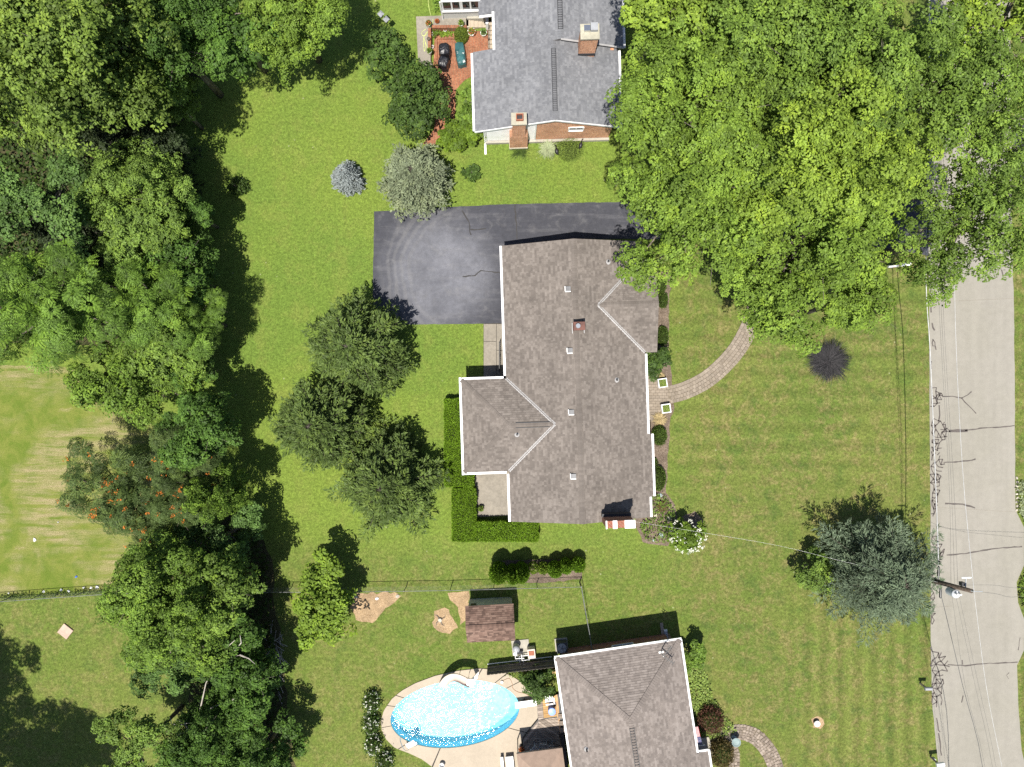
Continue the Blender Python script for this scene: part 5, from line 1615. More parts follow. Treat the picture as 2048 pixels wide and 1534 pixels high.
# beds, ground cover
cover('pale_groundcover', 'pale green ground cover along the hip roof house east side', [(1375, 1325), (1402, 1330), (1412, 1350), (1425, 1395), (1445, 1425), (1470, 1458), (1450, 1468), (1418, 1476), (1395, 1470), (1385, 1420)], 'hosta', 470, .15, .085, 1.7, .3)
cover('corner_groundcover', 'mixed low plants in the bed at the ranch house south east corner', [(1302, 990), (1322, 985), (1345, 1010), (1352, 1040), (1335, 1085), (1290, 1080), (1278, 1045), (1298, 1035)], 'vine', 471, .13, .08, .75, .35)
cover('terrace_plants', 'leafy plants in the brick bordered bed on the terrace', [(865, 55), (879, 56), (880, 74), (872, 80), (866, 80)], 'shrub_l', 472, .11, .07, 1.4, .3, z=.1)
cover('terrace_creeper', 'lime creeping plants in the terrace bed', [(880, 66), (904, 65), (905, 74), (880, 76)], 'lime', 473, .09, .06, 1.8, .12, z=.1)
cover('sunroom_bed_plants', 'pink and green flower bed beside the sunroom', [(862, 0), (890, 0), (890, 24), (872, 26)], 'vine', 474, .13, .08, 1.3, .4)
cover('fence_weeds', 'rough weeds along the shaded bed below the fence by the pool', [(1010, 1349), (1112, 1334), (1112, 1356), (1060, 1362), (1030, 1352)], 'olive', 475, .11, .06, 1.5, .25)
cover('fence_line_weeds', 'long weeds growing under the wire fence at left', [(0, 1190), (120, 1183), (235, 1173), (235, 1183), (110, 1192), (0, 1199)], 'weed', 476, .16, .05, 1.0, .35)
cover('roadside_plants', 'pale silvery plants in the stone edged bed right of the road', [(2031, 965), (2048, 962), (2120, 975), (2120, 1040), (2048, 1046), (2034, 1016)], 'pale', 477, .16, .09, 1.5, .5)
cover('roadside_shrubs', 'green roadside planting at the right edge below the side drive', [(2048, 1145), (2036, 1165), (2034, 1195), (2044, 1215), (2120, 1225), (2120, 1140)], 'vine', 478, .14, .09, 1.5, .5)
cover('hollow_undergrowth', 'dark undergrowth on the floor of the left woodland', [(-80, -60), (430, -60), (400, 200), (330, 300), (290, 420), (300, 680), (-80, 680)], 'weed', 479, .28, .18, 1.5, .8)
cover('hedgerow_undergrowth', 'dark undergrowth below the lower left trees', [(300, 1135), (500, 1020), (540, 1120), (555, 1300), (580, 1450), (590, 1600), (370, 1600), (390, 1380), (310, 1280)], 'weed', 480, .28, .18, .9, .8)
tuft('dried_plant', 'straw coloured dried plants beside the lower white planter', 1319, 838, .5, .35, 'straw', 481, n=420, wid=.03, cat='plant')
tuft('dried_plant', 'small straw coloured grass beside the upper white planter', 1322, 751, .26, .25, 'straw', 482, n=120, wid=.025, cat='plant')
tuft('bed_shrub', 'dark brown leaved low shrub in the ranch house corner bed', 1325, 1012, .42, .4, 'bronze', 483, n=420, wid=.04, cat='shrub')
# ---------------------------------------------------------------- paths, beds, slabs
def piece_path(name, label_kind, centre, width, across, row, mat, base_mat, piece, seed, z=0.014, th=0.03, jitter=.02, fill=.93, rotj=.03, z_base=.012):
    """a walk made of laid pieces, each its own object, on a sand bed"""
    r = random.Random(seed)
    pts = [Vector((p[0], p[1], 0)) for p in spline([W(*p) for p in centre], 10)]
    L, Rr = [], []
    for i, p in enumerate(pts):
        d = (pts[min(i + 1, len(pts) - 1)] - pts[max(i - 1, 0)]).normalized(); n = Vector((-d.y, d.x, 0))
        L.append(p + n * width / 2); Rr.append(p - n * width / 2)
    mb = MB(); m = len(pts)
    mb.add([(p.x, p.y, z_base) for p in L] + [(p.x, p.y, z_base) for p in Rr], [(i, m + i, m + i + 1, i + 1) for i in range(m - 1)])
    base = mb.build(name, base_mat); base['kind'] = 'structure'
    unitm = MB(); w = width / across * fill; l = row * fill
    unitm.prism([(-l / 2, -w / 2), (l / 2, -w / 2), (l / 2, w / 2), (-l / 2, w / 2)], 0, th)
    me = unitm.mesh(piece, mat)
    acc = 0.0; nxt = row / 2; k = 0
    for i in range(m - 1):
        seg = (pts[i + 1] - pts[i]); sl = seg.length
        while nxt <= acc + sl:
            c = pts[i] + seg * ((nxt - acc) / sl); d = seg.normalized(); n = Vector((-d.y, d.x, 0)); a = math.atan2(d.y, d.x)
            for j in range(across):
                o = link(piece, me, base)
                off = (j + .5) / across - .5
                q = c + n * off * width + d * (row * .5 if j % 2 and rotj < .1 else 0) + Vector((r.uniform(-jitter, jitter), r.uniform(-jitter, jitter), 0))
                o.location = (q.x, q.y, z + r.uniform(0, .008)); o.rotation_euler = (r.uniform(-.01, .01), r.uniform(-.01, .01), a + r.uniform(-rotj, rotj))
                s = r.uniform(.93, 1.02); o.scale = (s, r.uniform(.94, 1.02), 1)
            nxt += row; k += 1
        acc += sl
    return base

M_sand = concrete_material('jointing_sand', (0.17, 0.14, 0.105), .2)
piece_path('walkway', '', [(1337, 790), (1370, 781), (1410, 761), (1445, 732), (1475, 697), (1497, 657), (1511, 617), (1516, 580)], 1.18, 5, .21, M_paver, M_sand, 'paver', 1, jitter=.01, rotj=.02)
# landing by the front door
land = sheet_obj('walkway_landing', [(1282, 742), (1306, 745), (1320, 765), (1337, 772), (1340, 808), (1322, 822), (1312, 842), (1284, 846)], .0125, M_sand, 0, 1, 3)
reg = [tuple(W(*p)[:2]) for p in [(1284, 744), (1306, 747), (1320, 766), (1336, 773), (1339, 807), (1321, 821), (1311, 840), (1286, 844)]]
r = random.Random(3)
def clip_any(cell, region):
    cx = sum(p[0] for p in cell) / len(cell); cy = sum(p[1] for p in cell) / len(cell); c = False
    for i in range(len(region)):
        (x1, y1), (x2, y2) = region[i], region[i - 1]
        if (y1 > cy) != (y2 > cy) and cx < (x2 - x1) * (cy - y1) / (y2 - y1) + x1: c = not c
    return cell if c else []
for i in range(7):
    for j in range(20):
        x = 8.55 + i * .29 + (.14 if j % 2 else 0); y = -2.65 + j * .185
        cell = clip_any([(x, y), (x + .275, y), (x + .275, y + .172), (x, y + .172)], reg)
        if cell:
            mb = MB(); z = .016 + r.uniform(0, .008); mb.prism(cell, z - .002, z + .03); mb.build('paver', M_paver, land)
piece_path('flagstone_path', '', [(1412, 1478), (1445, 1470), (1480, 1464), (1508, 1472), (1532, 1495), (1548, 1525), (1556, 1560), (1560, 1600)], 1.05, 6, .19, M_flag, M_sand, 'flagstone', 5, jitter=.03, fill=.88, rotj=.4)
piece_path('flagstone_apron', '', [(1452, 1480), (1466, 1500), (1468, 1530), (1462, 1560)], .75, 4, .20, M_flag, M_sand, 'flagstone', 6, jitter=.03, fill=.86, rotj=.4)

cw = sheet_obj('concrete_walk', [(967, 647), (1012, 646), (1014, 762), (967, 762)], .011, M_joint, 0, 1, 1)
for (a, b, c, d) in ((967.5, 648, 992.5, 682.5), (993.3, 648, 1012, 700), (967.5, 683.3, 992.5, 762), (993.3, 701, 1012, 762)):
    mb = MB(); p, q = W(a, b), W(c, d); mb.prism([(p.x, q.y), (q.x, q.y), (q.x, p.y), (p.x, p.y)], .009, .05); mb.build('concrete_slab', M_conc, cw, bevel=.006)
mb = MB(); mb.prism([tuple(W(*p)[:2]) for p in ((946, 940), (1030, 938), (1032, 1030), (950, 1034))], 0, .06)
tag(mb.build('concrete_patio', M_conc), kind='structure')
sheet_obj('front_mulch_bed', [(1300, 530), (1352, 545), (1338, 590), (1337, 700), (1342, 740), (1345, 775), (1322, 790), (1345, 800), (1349, 815), (1341, 835), (1337, 900), (1332, 985), (1350, 1010), (1356, 1040), (1336, 1092), (1285, 1084), (1268, 1044), (1290, 1000), (1285, 840), (1285, 740), (1300, 700)], .0095, M_mulch, .06, .35, 6)
sheet_obj('hydrangea_bed', [(1345, 1040), (1390, 1022), (1406, 1040), (1408, 1065), (1392, 1085), (1350, 1092)], .0105, M_mulch, .06, .3, 7)
sheet_obj('arborvitae_bed', [(998, 1121), (1160, 1117), (1164, 1158), (1090, 1166), (1000, 1164)], .0085, M_mulch, .05, .3, 8)
sheet_obj('bare_soil', [(708, 1186), (790, 1184), (802, 1192), (780, 1212), (758, 1232), (745, 1246), (712, 1240), (700, 1215)], .0085, M_soil, .12, .3, 9)
sheet_obj('bare_soil', [(895, 1186), (938, 1182), (940, 1195), (932, 1240), (920, 1250), (916, 1215), (900, 1200)], .0085, M_soil, .12, .3, 10)
sheet_obj('bare_soil', [(868, 1222), (890, 1215), (905, 1235), (916, 1255), (900, 1268), (876, 1262), (864, 1245)], .0088, M_soil, .15, .25, 11)
sheet_obj('bare_soil', [(1622, 1438), (1634, 1432), (1646, 1438), (1649, 1448), (1640, 1458), (1626, 1456)], .0085, M_soil, .08, .2, 12)
sheet_obj('bare_soil', [(1130, 1302), (1260, 1281), (1338, 1266), (1345, 1290), (1120, 1330)], .0085, M_soil, .10, .3, 13)
sheet_obj('cushion_bed', [(975, 284), (1060, 280), (1240, 268), (1246, 278), (1200, 286), (1175, 320), (1130, 326), (1085, 318), (1020, 306), (980, 296)], .0085, M_soil if False else M_lawn, .06, .3, 14)

# brick patio and the raised concrete terrace of the grey roofed house
sheet_obj('brick_patio', [(868, 70), (992, 60), (992, 106), (950, 114), (950, 150), (930, 160), (912, 180), (908, 255), (885, 292), (846, 288), (868, 258), (880, 160), (868, 140)], .011, M_patio, .04, .4, 15)
mb = MB(); mb.prism([tuple(W(*p, .35)[:2]) for p in ((832, 33), (937, 29), (937, 52), (862, 53), (861, 122), (872, 142), (852, 138), (836, 118))], 0, .35)
tag(mb.build('terrace', M_conc), kind='structure')
T_ = thing('retaining_wall', 'low orange brick wall edging the raised terrace', 'wall', W(862, 55, 0))
o_ = W(862, 55, 0)
def box_px(mb, x0, y0, x1, y1, h0, h1, o=Vector((0, 0, 0))):
    """upright box whose top shows at these pixels"""
    a, b = W(x0, y0, h1), W(x1, y1, h1)
    mb.box(((a.x + b.x) / 2 - o.x, (a.y + b.y) / 2 - o.y, (h0 + h1) / 2), (abs(b.x - a.x), abs(b.y - a.y), h1 - h0))
mb = MB(); box_px(mb, 864, 50, 933, 55.5, 0, .52, o_); mb.build('wall_run', M_patio, T_)
mb = MB(); box_px(mb, 856, 56, 862, 106, 0, .52, o_); mb.build('wall_return', M_patio, T_)
mb = MB(); box_px(mb, 872.5, 77, 874.5, 118, 0, .12, o_); mb.build('bed_edging', M_patio, T_)
mb = MB(); box_px(mb, 874.5, 75.5, 912, 77.5, 0, .12, o_); mb.build('bed_edging', M_patio, T_)
# steps from the terrace down to the patio and from the side door down to the patio
st = thing('terrace_steps', 'pale concrete steps leading from the terrace to the patio', 'steps', W(934, 48, 0)); o_ = W(934, 48, 0)
for k in range(5):
    mb = MB(); box_px(mb, 932 + k * 8, 36.5 + k, 940 + k * 8, 54.5, 0, .35 - k * .065, o_); mb.build('step', M_pool_conc, st, bevel=.01)
mb = MB(); box_px(mb, 934, 31, 974, 37, 0, .55, o_); mb.build('side_wall', M_wall_conc, st)
st = thing('door_steps', 'flight of pale concrete steps beside the grey roof down to the patio', 'steps', W(984, 60, 0)); o_ = W(984, 60, 0)
for k in range(6):
    mb = MB(); box_px(mb, 976.5, 42 + k * 9.2, 991, 51.2 + k * 9.2 - .6, 0, .85 - k * .14, o_); mb.build('step', M_pool_conc, st, bevel=.01)
mb = MB(); box_px(mb, 971, 30, 977, 47, 0, .95, o_); mb.build('landing_rail_panel', M_white, st)
rl = MB(); rl.tube([W(977, 46, 1.5) - o_, W(976.5, 96, .75) - o_], .02, 6); rl.build('handrail', M_black, st)
for (y, h0, h1) in ((47, .8, 1.48), (71, .4, 1.1), (95, .05, .77)):
    p = MB(); a = W(976.8, y, h1); p.tube([(a.x - o_.x, a.y - o_.y, h0), (a.x - o_.x, a.y - o_.y, h1)], .016, 6); p.build('rail_post', M_black, st)

# ---------------------------------------------------------------- pots and patio things
def pot(label, px, py, r_, ht, z, mat, plant, seed, name='flower_pot', flower=None, cat='pot', ph=.3, group='potted plants on the terrace and patio'):
    C = W(px, py, z + ht); t = thing(name, label, cat, (C.x, C.y, z), 0, group)
    mb = MB(); mb.lathe([(r_ * .68, 0), (r_ * .9, ht * .85), (r_, ht * .87), (r_, ht), (r_ * .86, ht), (r_ * .84, ht * .86)], (0, 0, 0), 18); mb.build('pot', mat, t, smooth=False)
    mb = MB(); mb.lathe([(r_ * .80, ht * .80), (r_ * .83, ht * .87)], (0, 0, 0), 14); mb.build('soil', M_mulch, t)
    if plant:
        rg = rng_(seed); n = 150
        d = sph(rg, n, 0); p = d * np.array([r_ * .95, r_ * .95, ph]) * rg.uniform(.4, 1, (n, 1)) + np.array([0, 0, ht * .9])
        link('plant', np_mesh('plant', leaf_verts(p, d + rg.normal(0, .5, (n, 3)), rg.normal(0, .5, (n, 3)) + np.array([0, 0, 1]), .10, .06), n, LM[plant], rg.random(n)), t)
        if flower:
            m = 40; d = sph(rg, m, .2); p = d * np.array([r_ * .9, r_ * .9, ph]) + np.array([0, 0, ht * .93])
            tag(link('blooms', np_mesh('blooms', leaf_verts(p, rg.normal(0, 1, (m, 3)), rg.normal(0, .4, (m, 3)) + np.array([0, 0, 1]), .09, .08), m, LM[flower], rg.random(m)), t), kind='stuff')
    return t
pot('white pot of orange red flowers on the terrace wall corner', 857, 47, .16, .26, .52, M_white, 'vine', 1, flower='red')
pot('white pot of yellow green leaves at the right end of the terrace wall', 922, 47, .16, .26, .52, M_white, 'olive', 2, ph=.42)
pot('white pot of yellow leaves at the lower end of the terrace side wall', 859, 102, .16, .26, .52, M_white, 'olive', 3)
pot('small terracotta pot standing alone on the terrace', 874, 42, .11, .18, .35, M_terra, 'red', 4, ph=.12)
pot('large white round planter of mixed flowers below the terrace steps', 943, 63, .27, .36, .012, M_white, 'olive', 5, flower='red', ph=.2)
pot('white round planter with a grey green plant beside the door steps', 967, 65, .22, .34, .012, M_white, 'blueg', 6, ph=.3)
pot('small white pot on the soil of the terrace bed', 890, 60, .10, .22, .012, M_white, None, 7)
pot('white pot in the shade right of the terrace side wall', 865, 67, .10, .22, .012, M_white, None, 8)
pot('white pot at the lower shaded end of the terrace bed', 865, 93, .10, .22, .012, M_white, None, 9)
pot('black and white pot hanging on the terrace side wall', 857, 77, .11, .2, .52, M_dark, None, 10)
pot('green potted plant on the small concrete patio inside the hedge', 962, 1017, .17, .3, .06, M_terra, 'olive', 11, ph=.35, group='small pots near the ranch house')
pot('white ring pot with a plant beside the big pool bush', 1052, 1358, .20, .3, .012, M_white, 'vine', 12, ph=.2, group='small pots near the pool')
# covered grills and lounger
def covered(name, label, px, py, prof, mat, seed, ht, rot=0, cat='cover', wr=.06):
    """draped cover: outline polygon (metres) rising to a rounded, wrinkled top"""
    rr = random.Random(seed); C = W(px, py, ht * .6)
    t = thing(name, label, cat, (C.x, C.y, .012), rot)
    mb = MB(); n = 26
    rings = []
    for f, z in ((1.0, 0), (.99, ht * .35), (.95, ht * .72), (.86, ht * .93), (.66, ht * 1.0), (.30, ht * 1.03)):
        ring = []
        for k in range(n):
            a = 2 * math.pi * k / n
            c, s = math.cos(a), math.sin(a)
            q = max(abs(c) / prof[0], abs(s) / prof[1]); q2 = math.sqrt((c / prof[0]) ** 2 + (s / prof[1]) ** 2)
            rad = 1 / (q * .72 + q2 * .28)
            rad *= f * (1 + (wr * math.sin(a * 9 + seed) + rr.uniform(-wr, wr) * .5) * (1.1 - z / ht * .7))
            ring.append((rad * c, rad * s, max(0, z + rr.uniform(-.02, .02) * (z > 0))))
        rings += ring
    fs = [(i * n + k, i * n + (k + 1) % n, (i + 1) * n + (k + 1) % n, (i + 1) * n + k) for i in range(5) for k in range(n)] + [tuple(range(5 * n, 6 * n))]
    mb.add(rings, fs); mb.build('fabric_cover', mat, t, smooth=False)
    mb = MB(); mb.tube([(-prof[0] * .9, -prof[1] * .96, .03), (prof[0] * .9, -prof[1] * .96, .03)], .012, 5); mb.build('hem_cord', mat, t)
    return t
covered('covered_grill', 'upper of two grills under black covers on the brick patio', 889, 101, (.38, .42), M_bcover, 3, .95, .1)
covered('covered_grill', 'lower lumpy grill under a black cover on the brick patio', 887, 126, (.36, .38), M_bcover, 8, .9, -.3, wr=.10)
covered('covered_lounger', 'long teal covered lounge chair on the brick patio', 921, 108, (.34, .82), M_teal, 5, .55, R_(8), wr=.03)
# hoses
mb = MB(); mb.tube(spline([W(856, -20, .02), W(857, 8, .02), W(861, 28, .02), W(866, 40, .37), W(864, 50, .37)], 8), .018, 6)
tag(mb.build('garden_hose', M_hose), 'lime yellow garden hose running past the sunroom bed', 'hose')
mb = MB(); mb.tube(spline([W(*p, .37) for p in ((852, 58), (844, 64), (845, 71), (852, 70), (855, 63), (848, 74), (847, 88), (849, 103), (851, 88), (848, 76), (853, 90), (857, 100))], 7), .018, 6)
tag(mb.build('garden_hose', M_hose), 'tangled lime yellow hose coil on the concrete terrace', 'hose')

# garden ornaments, feeders
for (px, py, fl, lab) in ((1112, 301, 1, 'black metal garden ornament between the striped grass and the green cushion plant'), (1162, 289, -1, 'black metal garden ornament right of the green cushion plant')):
    C = W(px, py, .3); t = thing('garden_ornament', lab, 'ornament', (C.x, C.y, 0), 0)
    mb = MB(); mb.tube([(0, .1, .45), (.03 * fl, -.05, .5), (.06 * fl, -.22, .42), (.16 * fl, -.3, .36)], [.05, .13, .10, .03], 8); mb.build('body', M_black, t, smooth=True)
    mb = MB(); mb.tube([(0, .1, .45), (-.04 * fl, .2, .66), (-.1 * fl, .24, .72)], [.045, .03, .04], 7); mb.build('neck', M_black, t)
    for dx in (-.04, .05):
        mb = MB(); mb.tube([(dx, -.05, 0), (dx, -.08, .42)], .012, 5); mb.build('leg', M_black, t)
t = thing('bird_feeder', 'twin grey roofed bird feeder on a pole beside the dark patio shrub', 'bird feeder', W(778, 58, 0)); o_ = W(778, 58, 0)
mb = MB(); mb.tube([(0, 0, 0), (0, 0, 1.7)], .025, 6); mb.bar((-.3, .25, 1.6), (.1, -.1, 1.6), .03); mb.build('pole', M_black, t)
for (x, y, z) in ((-.28, .24, 1.42), (.06, -.08, 1.38)):
    mb = MB(); mb.box((x, y, z), (.2, .2, .26)); f = mb.build('feeder', M_dark, t)
    mb = MB(); mb.lathe([(.24, z + .13), (.24, z + .15), (.03, z + .3)], (x, y, 0), 4); mb.build('feeder_roof', M_grey, f)

# white planters by the front door
for (px, py, lab) in ((1325.5, 766, 'upper square white planter box beside the front walk'), (1332.5, 817, 'lower square white planter box beside the front walk')):
    C = W(px, py, .5); t = thing('planter_box', lab, 'planter', (C.x, C.y, 0), R_(8), 'square planters by the front door'); s = .27
    mb = MB()
    for dx, dy, sx, sy in ((0, -s, .6, .06), (0, s, .6, .06), (-s, 0, .06, .48), (s, 0, .06, .48)): mb.box((dx, dy, .26), (sx, sy, .52), 0)
    mb.build('box', M_white, t)
    rg = rng_(5); n = 500; p = np.concatenate([rg.uniform(-.24, .24, (n, 2)), rg.uniform(.44, .5, (n, 1))], 1)
    link('plants', np_mesh('plants', leaf_verts(p, rg.normal(0, 1, (n, 3)), rg.normal(0, .4, (n, 3)) + np.array([0, 0, 1]), .07, .045), n, LM['hosta'], rg.random(n)), t)
    mb = MB(); mb.box((0, 0, .22), (.47, .47, .42)); mb.build('soil', M_mulch, t)
# stones in the corner bed
r = random.Random(8)
def rock(label, px, py, s, mat=M_rock, flat=.5, group='stones in the corner bed'):
    C = W(px, py, 0); bm = bmesh.new(); bmesh.ops.create_icosphere(bm, subdivisions=2, radius=1)
    for v in bm.verts:
        f = r.uniform(.82, 1.12); v.co = Vector((v.co.x * s * f * r.uniform(.95, 1.1), v.co.y * s * .8 * f, max(-.2, v.co.z) * s * flat * f))
    me = bpy.data.meshes.new('stone'); bm.to_mesh(me); bm.free(); me.materials.append(mat)
    o = link('stone', me); o.location = (C.x, C.y, .03); o.rotation_euler = (0, 0, r.uniform(0, 6))
    return tag(o, label, 'stone', group)
rock('largest pale tan stone in the ranch house corner bed', 1338, 1037, .22); rock('grey stone at the top of the corner bed by the white gutter', 1320, 990, .17, M_stone_g); rock('flat grey stone low in the corner bed', 1322, 1070, .16, M_stone_g); rock('small brown stone near the ranch house corner', 1311, 1031, .15, M_rock)
rock('small grey stone at the bottom of the corner bed', 1308, 1080, .12, M_stone_g)
rock('upper white stone of the bare soil by the fence', 754, 1197, .12, M_litter, group='pale stones on the bare soil'); rock('dull white stone at the right tip of the bare soil', 795, 1192, .14, M_rock, group='pale stones on the bare soil')
rock('white stone in the shade edge of the lime tree', 713, 1194, .08, M_litter, group='pale stones on the bare soil')
for i in range(9):
    rock(['first', 'second', 'third', 'fourth', 'fifth', 'sixth', 'seventh', 'eighth', 'ninth'][i] + ' pale edging stone from the top along the roadside bed', 2033 + (i % 2), 956 + i * 8, .10, M_rock, group='edging stones of the roadside bed')
# stump and root pieces
C = W(880, 1240, .1); t = thing('tree_stump', 'small pale cut stump in the bare soil left of the shed', 'stump', C * Vector((1, 1, 0)) if False else (C.x, C.y, 0))
mb = MB(); mb.lathe([(.17, 0), (.13, .1), (.12, .2), (.11, .2), (.03, .17)], (0, 0, 0), 14); mb.build('trunk', plain('cut_wood', (.5, .44, .36), .9, var=.25, scale=12), t)
for k in range(4):
    a = k * 1.7 - 1.2; mb = MB(); mb.tube([(.1 * math.cos(a), .1 * math.sin(a), .07), (.35 * math.cos(a), .35 * math.sin(a), .03), (.55 * math.cos(a + .3), .55 * math.sin(a + .3), -.01)], [.05, .03, .012], 6); mb.build('root', M_bark, t)
# slab on the left lawn
C = W(132, 1262, 0); mb = MB(); mb.box((0, 0, .05), (.78, .74, .12)); o = mb.build('stepping_slab', M_slab, bevel=.02); o.location = C; o.rotation_euler = (0, 0, R_(-38)); tag(o, 'pinkish square concrete slab on the lower left lawn', 'slab')
# litter
r = random.Random(4)
for i, (px, py, s, lab) in enumerate([(70, 1079, .16, 'largest white scrap of litter out on the dry field'), (18, 1186, .07, 'white scrap at the left end of the wire fence'), (88, 1183, .10, 'white scrap beside the fence near the left edge'), (123, 1179, .12, 'folded white scrap in the middle of the fence line'), (138, 1182, .12, 'torn white scrap just right of the folded one'),
        (168, 1175, .11, 'white scrap third from the right along the fence'), (183, 1175, .09, 'white scrap second from the right along the fence'), (195, 1174, .13, 'rightmost white scrap along the wire fence'), (153, 1153, .09, 'blue scrap of litter on the dry field'), (117, 1044, .06, 'tiny white scrap near the top of the dry field')]):
    C = W(px, py, 0); mb = MB(); n = 7
    ring = [(s * r.uniform(.5, 1.1) * math.cos(6.28 * k / n), s * r.uniform(.5, 1.0) * math.sin(6.28 * k / n), r.uniform(.01, .08)) for k in range(n)]
    mb.add(ring + [(0, 0, .09)] + [(x, y, z - .008) for x, y, z in ring], [(k, (k + 1) % n, n) for k in range(n)] + [tuple(range(2 * n, n, -1))] + [(k, n + 1 + k, n + 1 + (k + 1) % n, (k + 1) % n) for k in range(n)])
    o = mb.build('litter_scrap', M_blue if 'blue' in lab else M_litter); o.location = (C.x, C.y, .008); tag(o, lab, 'litter', 'litter scraps by the dry field')
# brush pile
rg = rng_(6); C = W(552, 1320, 0); mb = MB()
for _ in range(70):
    x, y = rg.normal(0, .28), rg.normal(0, .9); a = rg.normal(1.9, .5); l = rg.uniform(.25, .7); z = rg.uniform(.03, .4)
    mb.tube([(x - l * math.cos(a), y - l * math.sin(a), z), (x + l * math.cos(a), y + l * math.sin(a), z + rg.normal(0, .08))], [.025, .012], 5)
o = mb.build('brush_pile', plain('dead_wood', (.36, .33, .29), .9, var=.2)); o.location = C; o['kind'] = 'stuff'; tag(o, 'pile of cut grey branches beside the dark lower left thicket', 'brush pile')

# ---------------------------------------------------------------- fences
M_fence = plain('dull_fence_steel', (.16, .165, .16), .6, .4, var=.3)
def chainlink(name, label, rail_px, ht=1.2, post_every=2.6, mesh_gap=.14):
    pts = [W(p[0], p[1], ht) for p in rail_px]
    o_ = Vector((pts[0].x, pts[0].y, 0)); t = thing(name, label, 'fence', o_)
    for i in range(len(pts) - 1):
        a, b = pts[i] - o_, pts[i + 1] - o_
        mb = MB(); mb.tube([a, b], .018, 6); mb.build('top_rail', M_fence, t)
    L = 0; nxt = 0
    wires = MB()
    for i in range(len(pts) - 1):
        a, b = pts[i] - o_, pts[i + 1] - o_; d = (b - a); l = d.length; d.normalize()
        n = max(1, round(l / post_every))
        for k in range(n + (1 if i == len(pts) - 2 else 0)):
            p = a + d * l * k / n; mb = MB(); mb.tube([(p.x, p.y, -.05), (p.x, p.y, ht + .04)], .026, 8); mb.build('post', M_fence, t)
        m = int(l / mesh_gap)
        for k in range(m):
            for sg in (1, -1):
                s0 = (k + .5) * mesh_gap; s1 = s0 + sg * ht * .95
                s1c = min(max(s1, 0), l); f = abs(s1c - s0) / (ht * .95)
                p, q = a + d * s0, a + d * s1c
                z0, z1 = .04, .04 + (ht - .06) * f
                w = .0016
                nn = Vector((-d.y, d.x, 0)) * w
                wires.add([(p.x - d.x * w, p.y - d.y * w, z0), (p.x + d.x * w, p.y + d.y * w, z0), (q.x + d.x * w, q.y + d.y * w, z1), (q.x - d.x * w, q.y - d.y * w, z1)], [(0, 1, 2, 3)])
                wires.add([(p.x - nn.x, p.y - nn.y, z0), (p.x + nn.x, p.y + nn.y, z0), (q.x + nn.x, q.y + nn.y, z1), (q.x - nn.x, q.y - nn.y, z1)], [(0, 1, 2, 3)])
    tag(wires.build('wire_mesh', M_fence, t), kind='stuff')
chainlink('chain_link_fence', 'long chain link fence running across behind the shed', [(-60, 1208), (60, 1199), (235, 1187), (430, 1185), (715, 1184), (900, 1181), (1162, 1174)])
chainlink('chain_link_fence', 'short chain link fence running from the corner to the hip roof house', [(1163, 1173), (1174, 1238), (1185, 1300)])
# dark board fence screening the pool
a, b = W(975, 1332), W(1113, 1316); d = (b - a); l = d.length; d.normalize(); ang = math.atan2(d.y, d.x)
t = thing('picket_fence', 'dark dog eared board fence between pool and pool pump', 'fence', a, ang)
n = 19; w = l / n
pk = MB(); ww_ = w * .985; hh = 1.55
pk.add([(-ww_ / 2, -.012, 0), (ww_ / 2, -.012, 0), (ww_ / 2, -.012, hh - .08), (ww_ * .25, -.012, hh), (-ww_ * .25, -.012, hh), (-ww_ / 2, -.012, hh - .08), (-ww_ / 2, .012, 0), (ww_ / 2, .012, 0), (ww_ / 2, .012, hh - .08), (ww_ * .25, .012, hh), (-ww_ * .25, .012, hh), (-ww_ / 2, .012, hh - .08)],
       [(0, 1, 2, 3, 4, 5), (11, 10, 9, 8, 7, 6)] + [(i, 6 + i, 6 + (i + 1) % 6, (i + 1) % 6) for i in range(6)])
pme = pk.mesh('picket', plain('grey_stained_boards', (.11, .095, .085), .85, var=.3, scale=4))
for k in range(n):
    o = link('picket', pme, t); o.location = ((k + .5) * w, 0, .02 + .012 * (k % 3))
for z in (.4, 1.2):
    mb = MB(); mb.bar((0, .035, z), (l, .035, z), .04, .09); mb.build('fence_rail', M_wood_old, t)
mb = MB(); mb.tube([(0.02, .16, .10), (l - .3, .16, .10)], .03, 8)
mb.build('pipe', M_plastic_w, t)

# ---------------------------------------------------------------- pool
def outer_pt(t_):
    """outer edge of the pool deck along direction t_ (angle parameter of the pool ellipse)"""
    c = Vector((PC.x, PC.y)); d = (pool_pt(t_).xy - c).normalized(); best = None
    for i in range(len(OUT)):
        p, q = OUT[i], OUT[(i + 1) % len(OUT)]
        e = q - p; den = d.x * e.y - d.y * e.x
        if abs(den) < 1e-9: continue
        f = p - c; s = (f.x * e.y - f.y * e.x) / den; u = (f.x * d.y - f.y * d.x) / den
        if s > 0 and -1e-6 <= u <= 1 + 1e-6 and (best is None or s < best): best = s
    p = c + d * best
    return Vector((p.x, p.y, 0))
OUT = [W(*p).xy for p in ((762, 1442), (768, 1420), (784, 1397), (803, 1381), (830, 1366), (870, 1351), (915, 1341), (960, 1336), (1000, 1341), (1022, 1350), (1040, 1362), (1056, 1378), (1074, 1394), (1078, 1432), (1046, 1472), (1040, 1500), (1040, 1640), (905, 1640), (884, 1552), (866, 1534), (845, 1518), (820, 1506), (790, 1495), (773, 1478), (764, 1460))]
n = 72
rings = [[pool_pt(2 * math.pi * k / n, s_, d_) + Vector((0, 0, z_)) for k in range(n)] for s_, d_, z_ in ((1, 0, .03), (1, 0, -.35), (1, -.10, -.62), (.86, 0, -.9))]
P_ = thing('swimming_pool', 'oval blue swimming pool with sparkling water and tan concrete deck', 'pool', PC)
def unparent_shift(o):
    o.location = -PC; return o
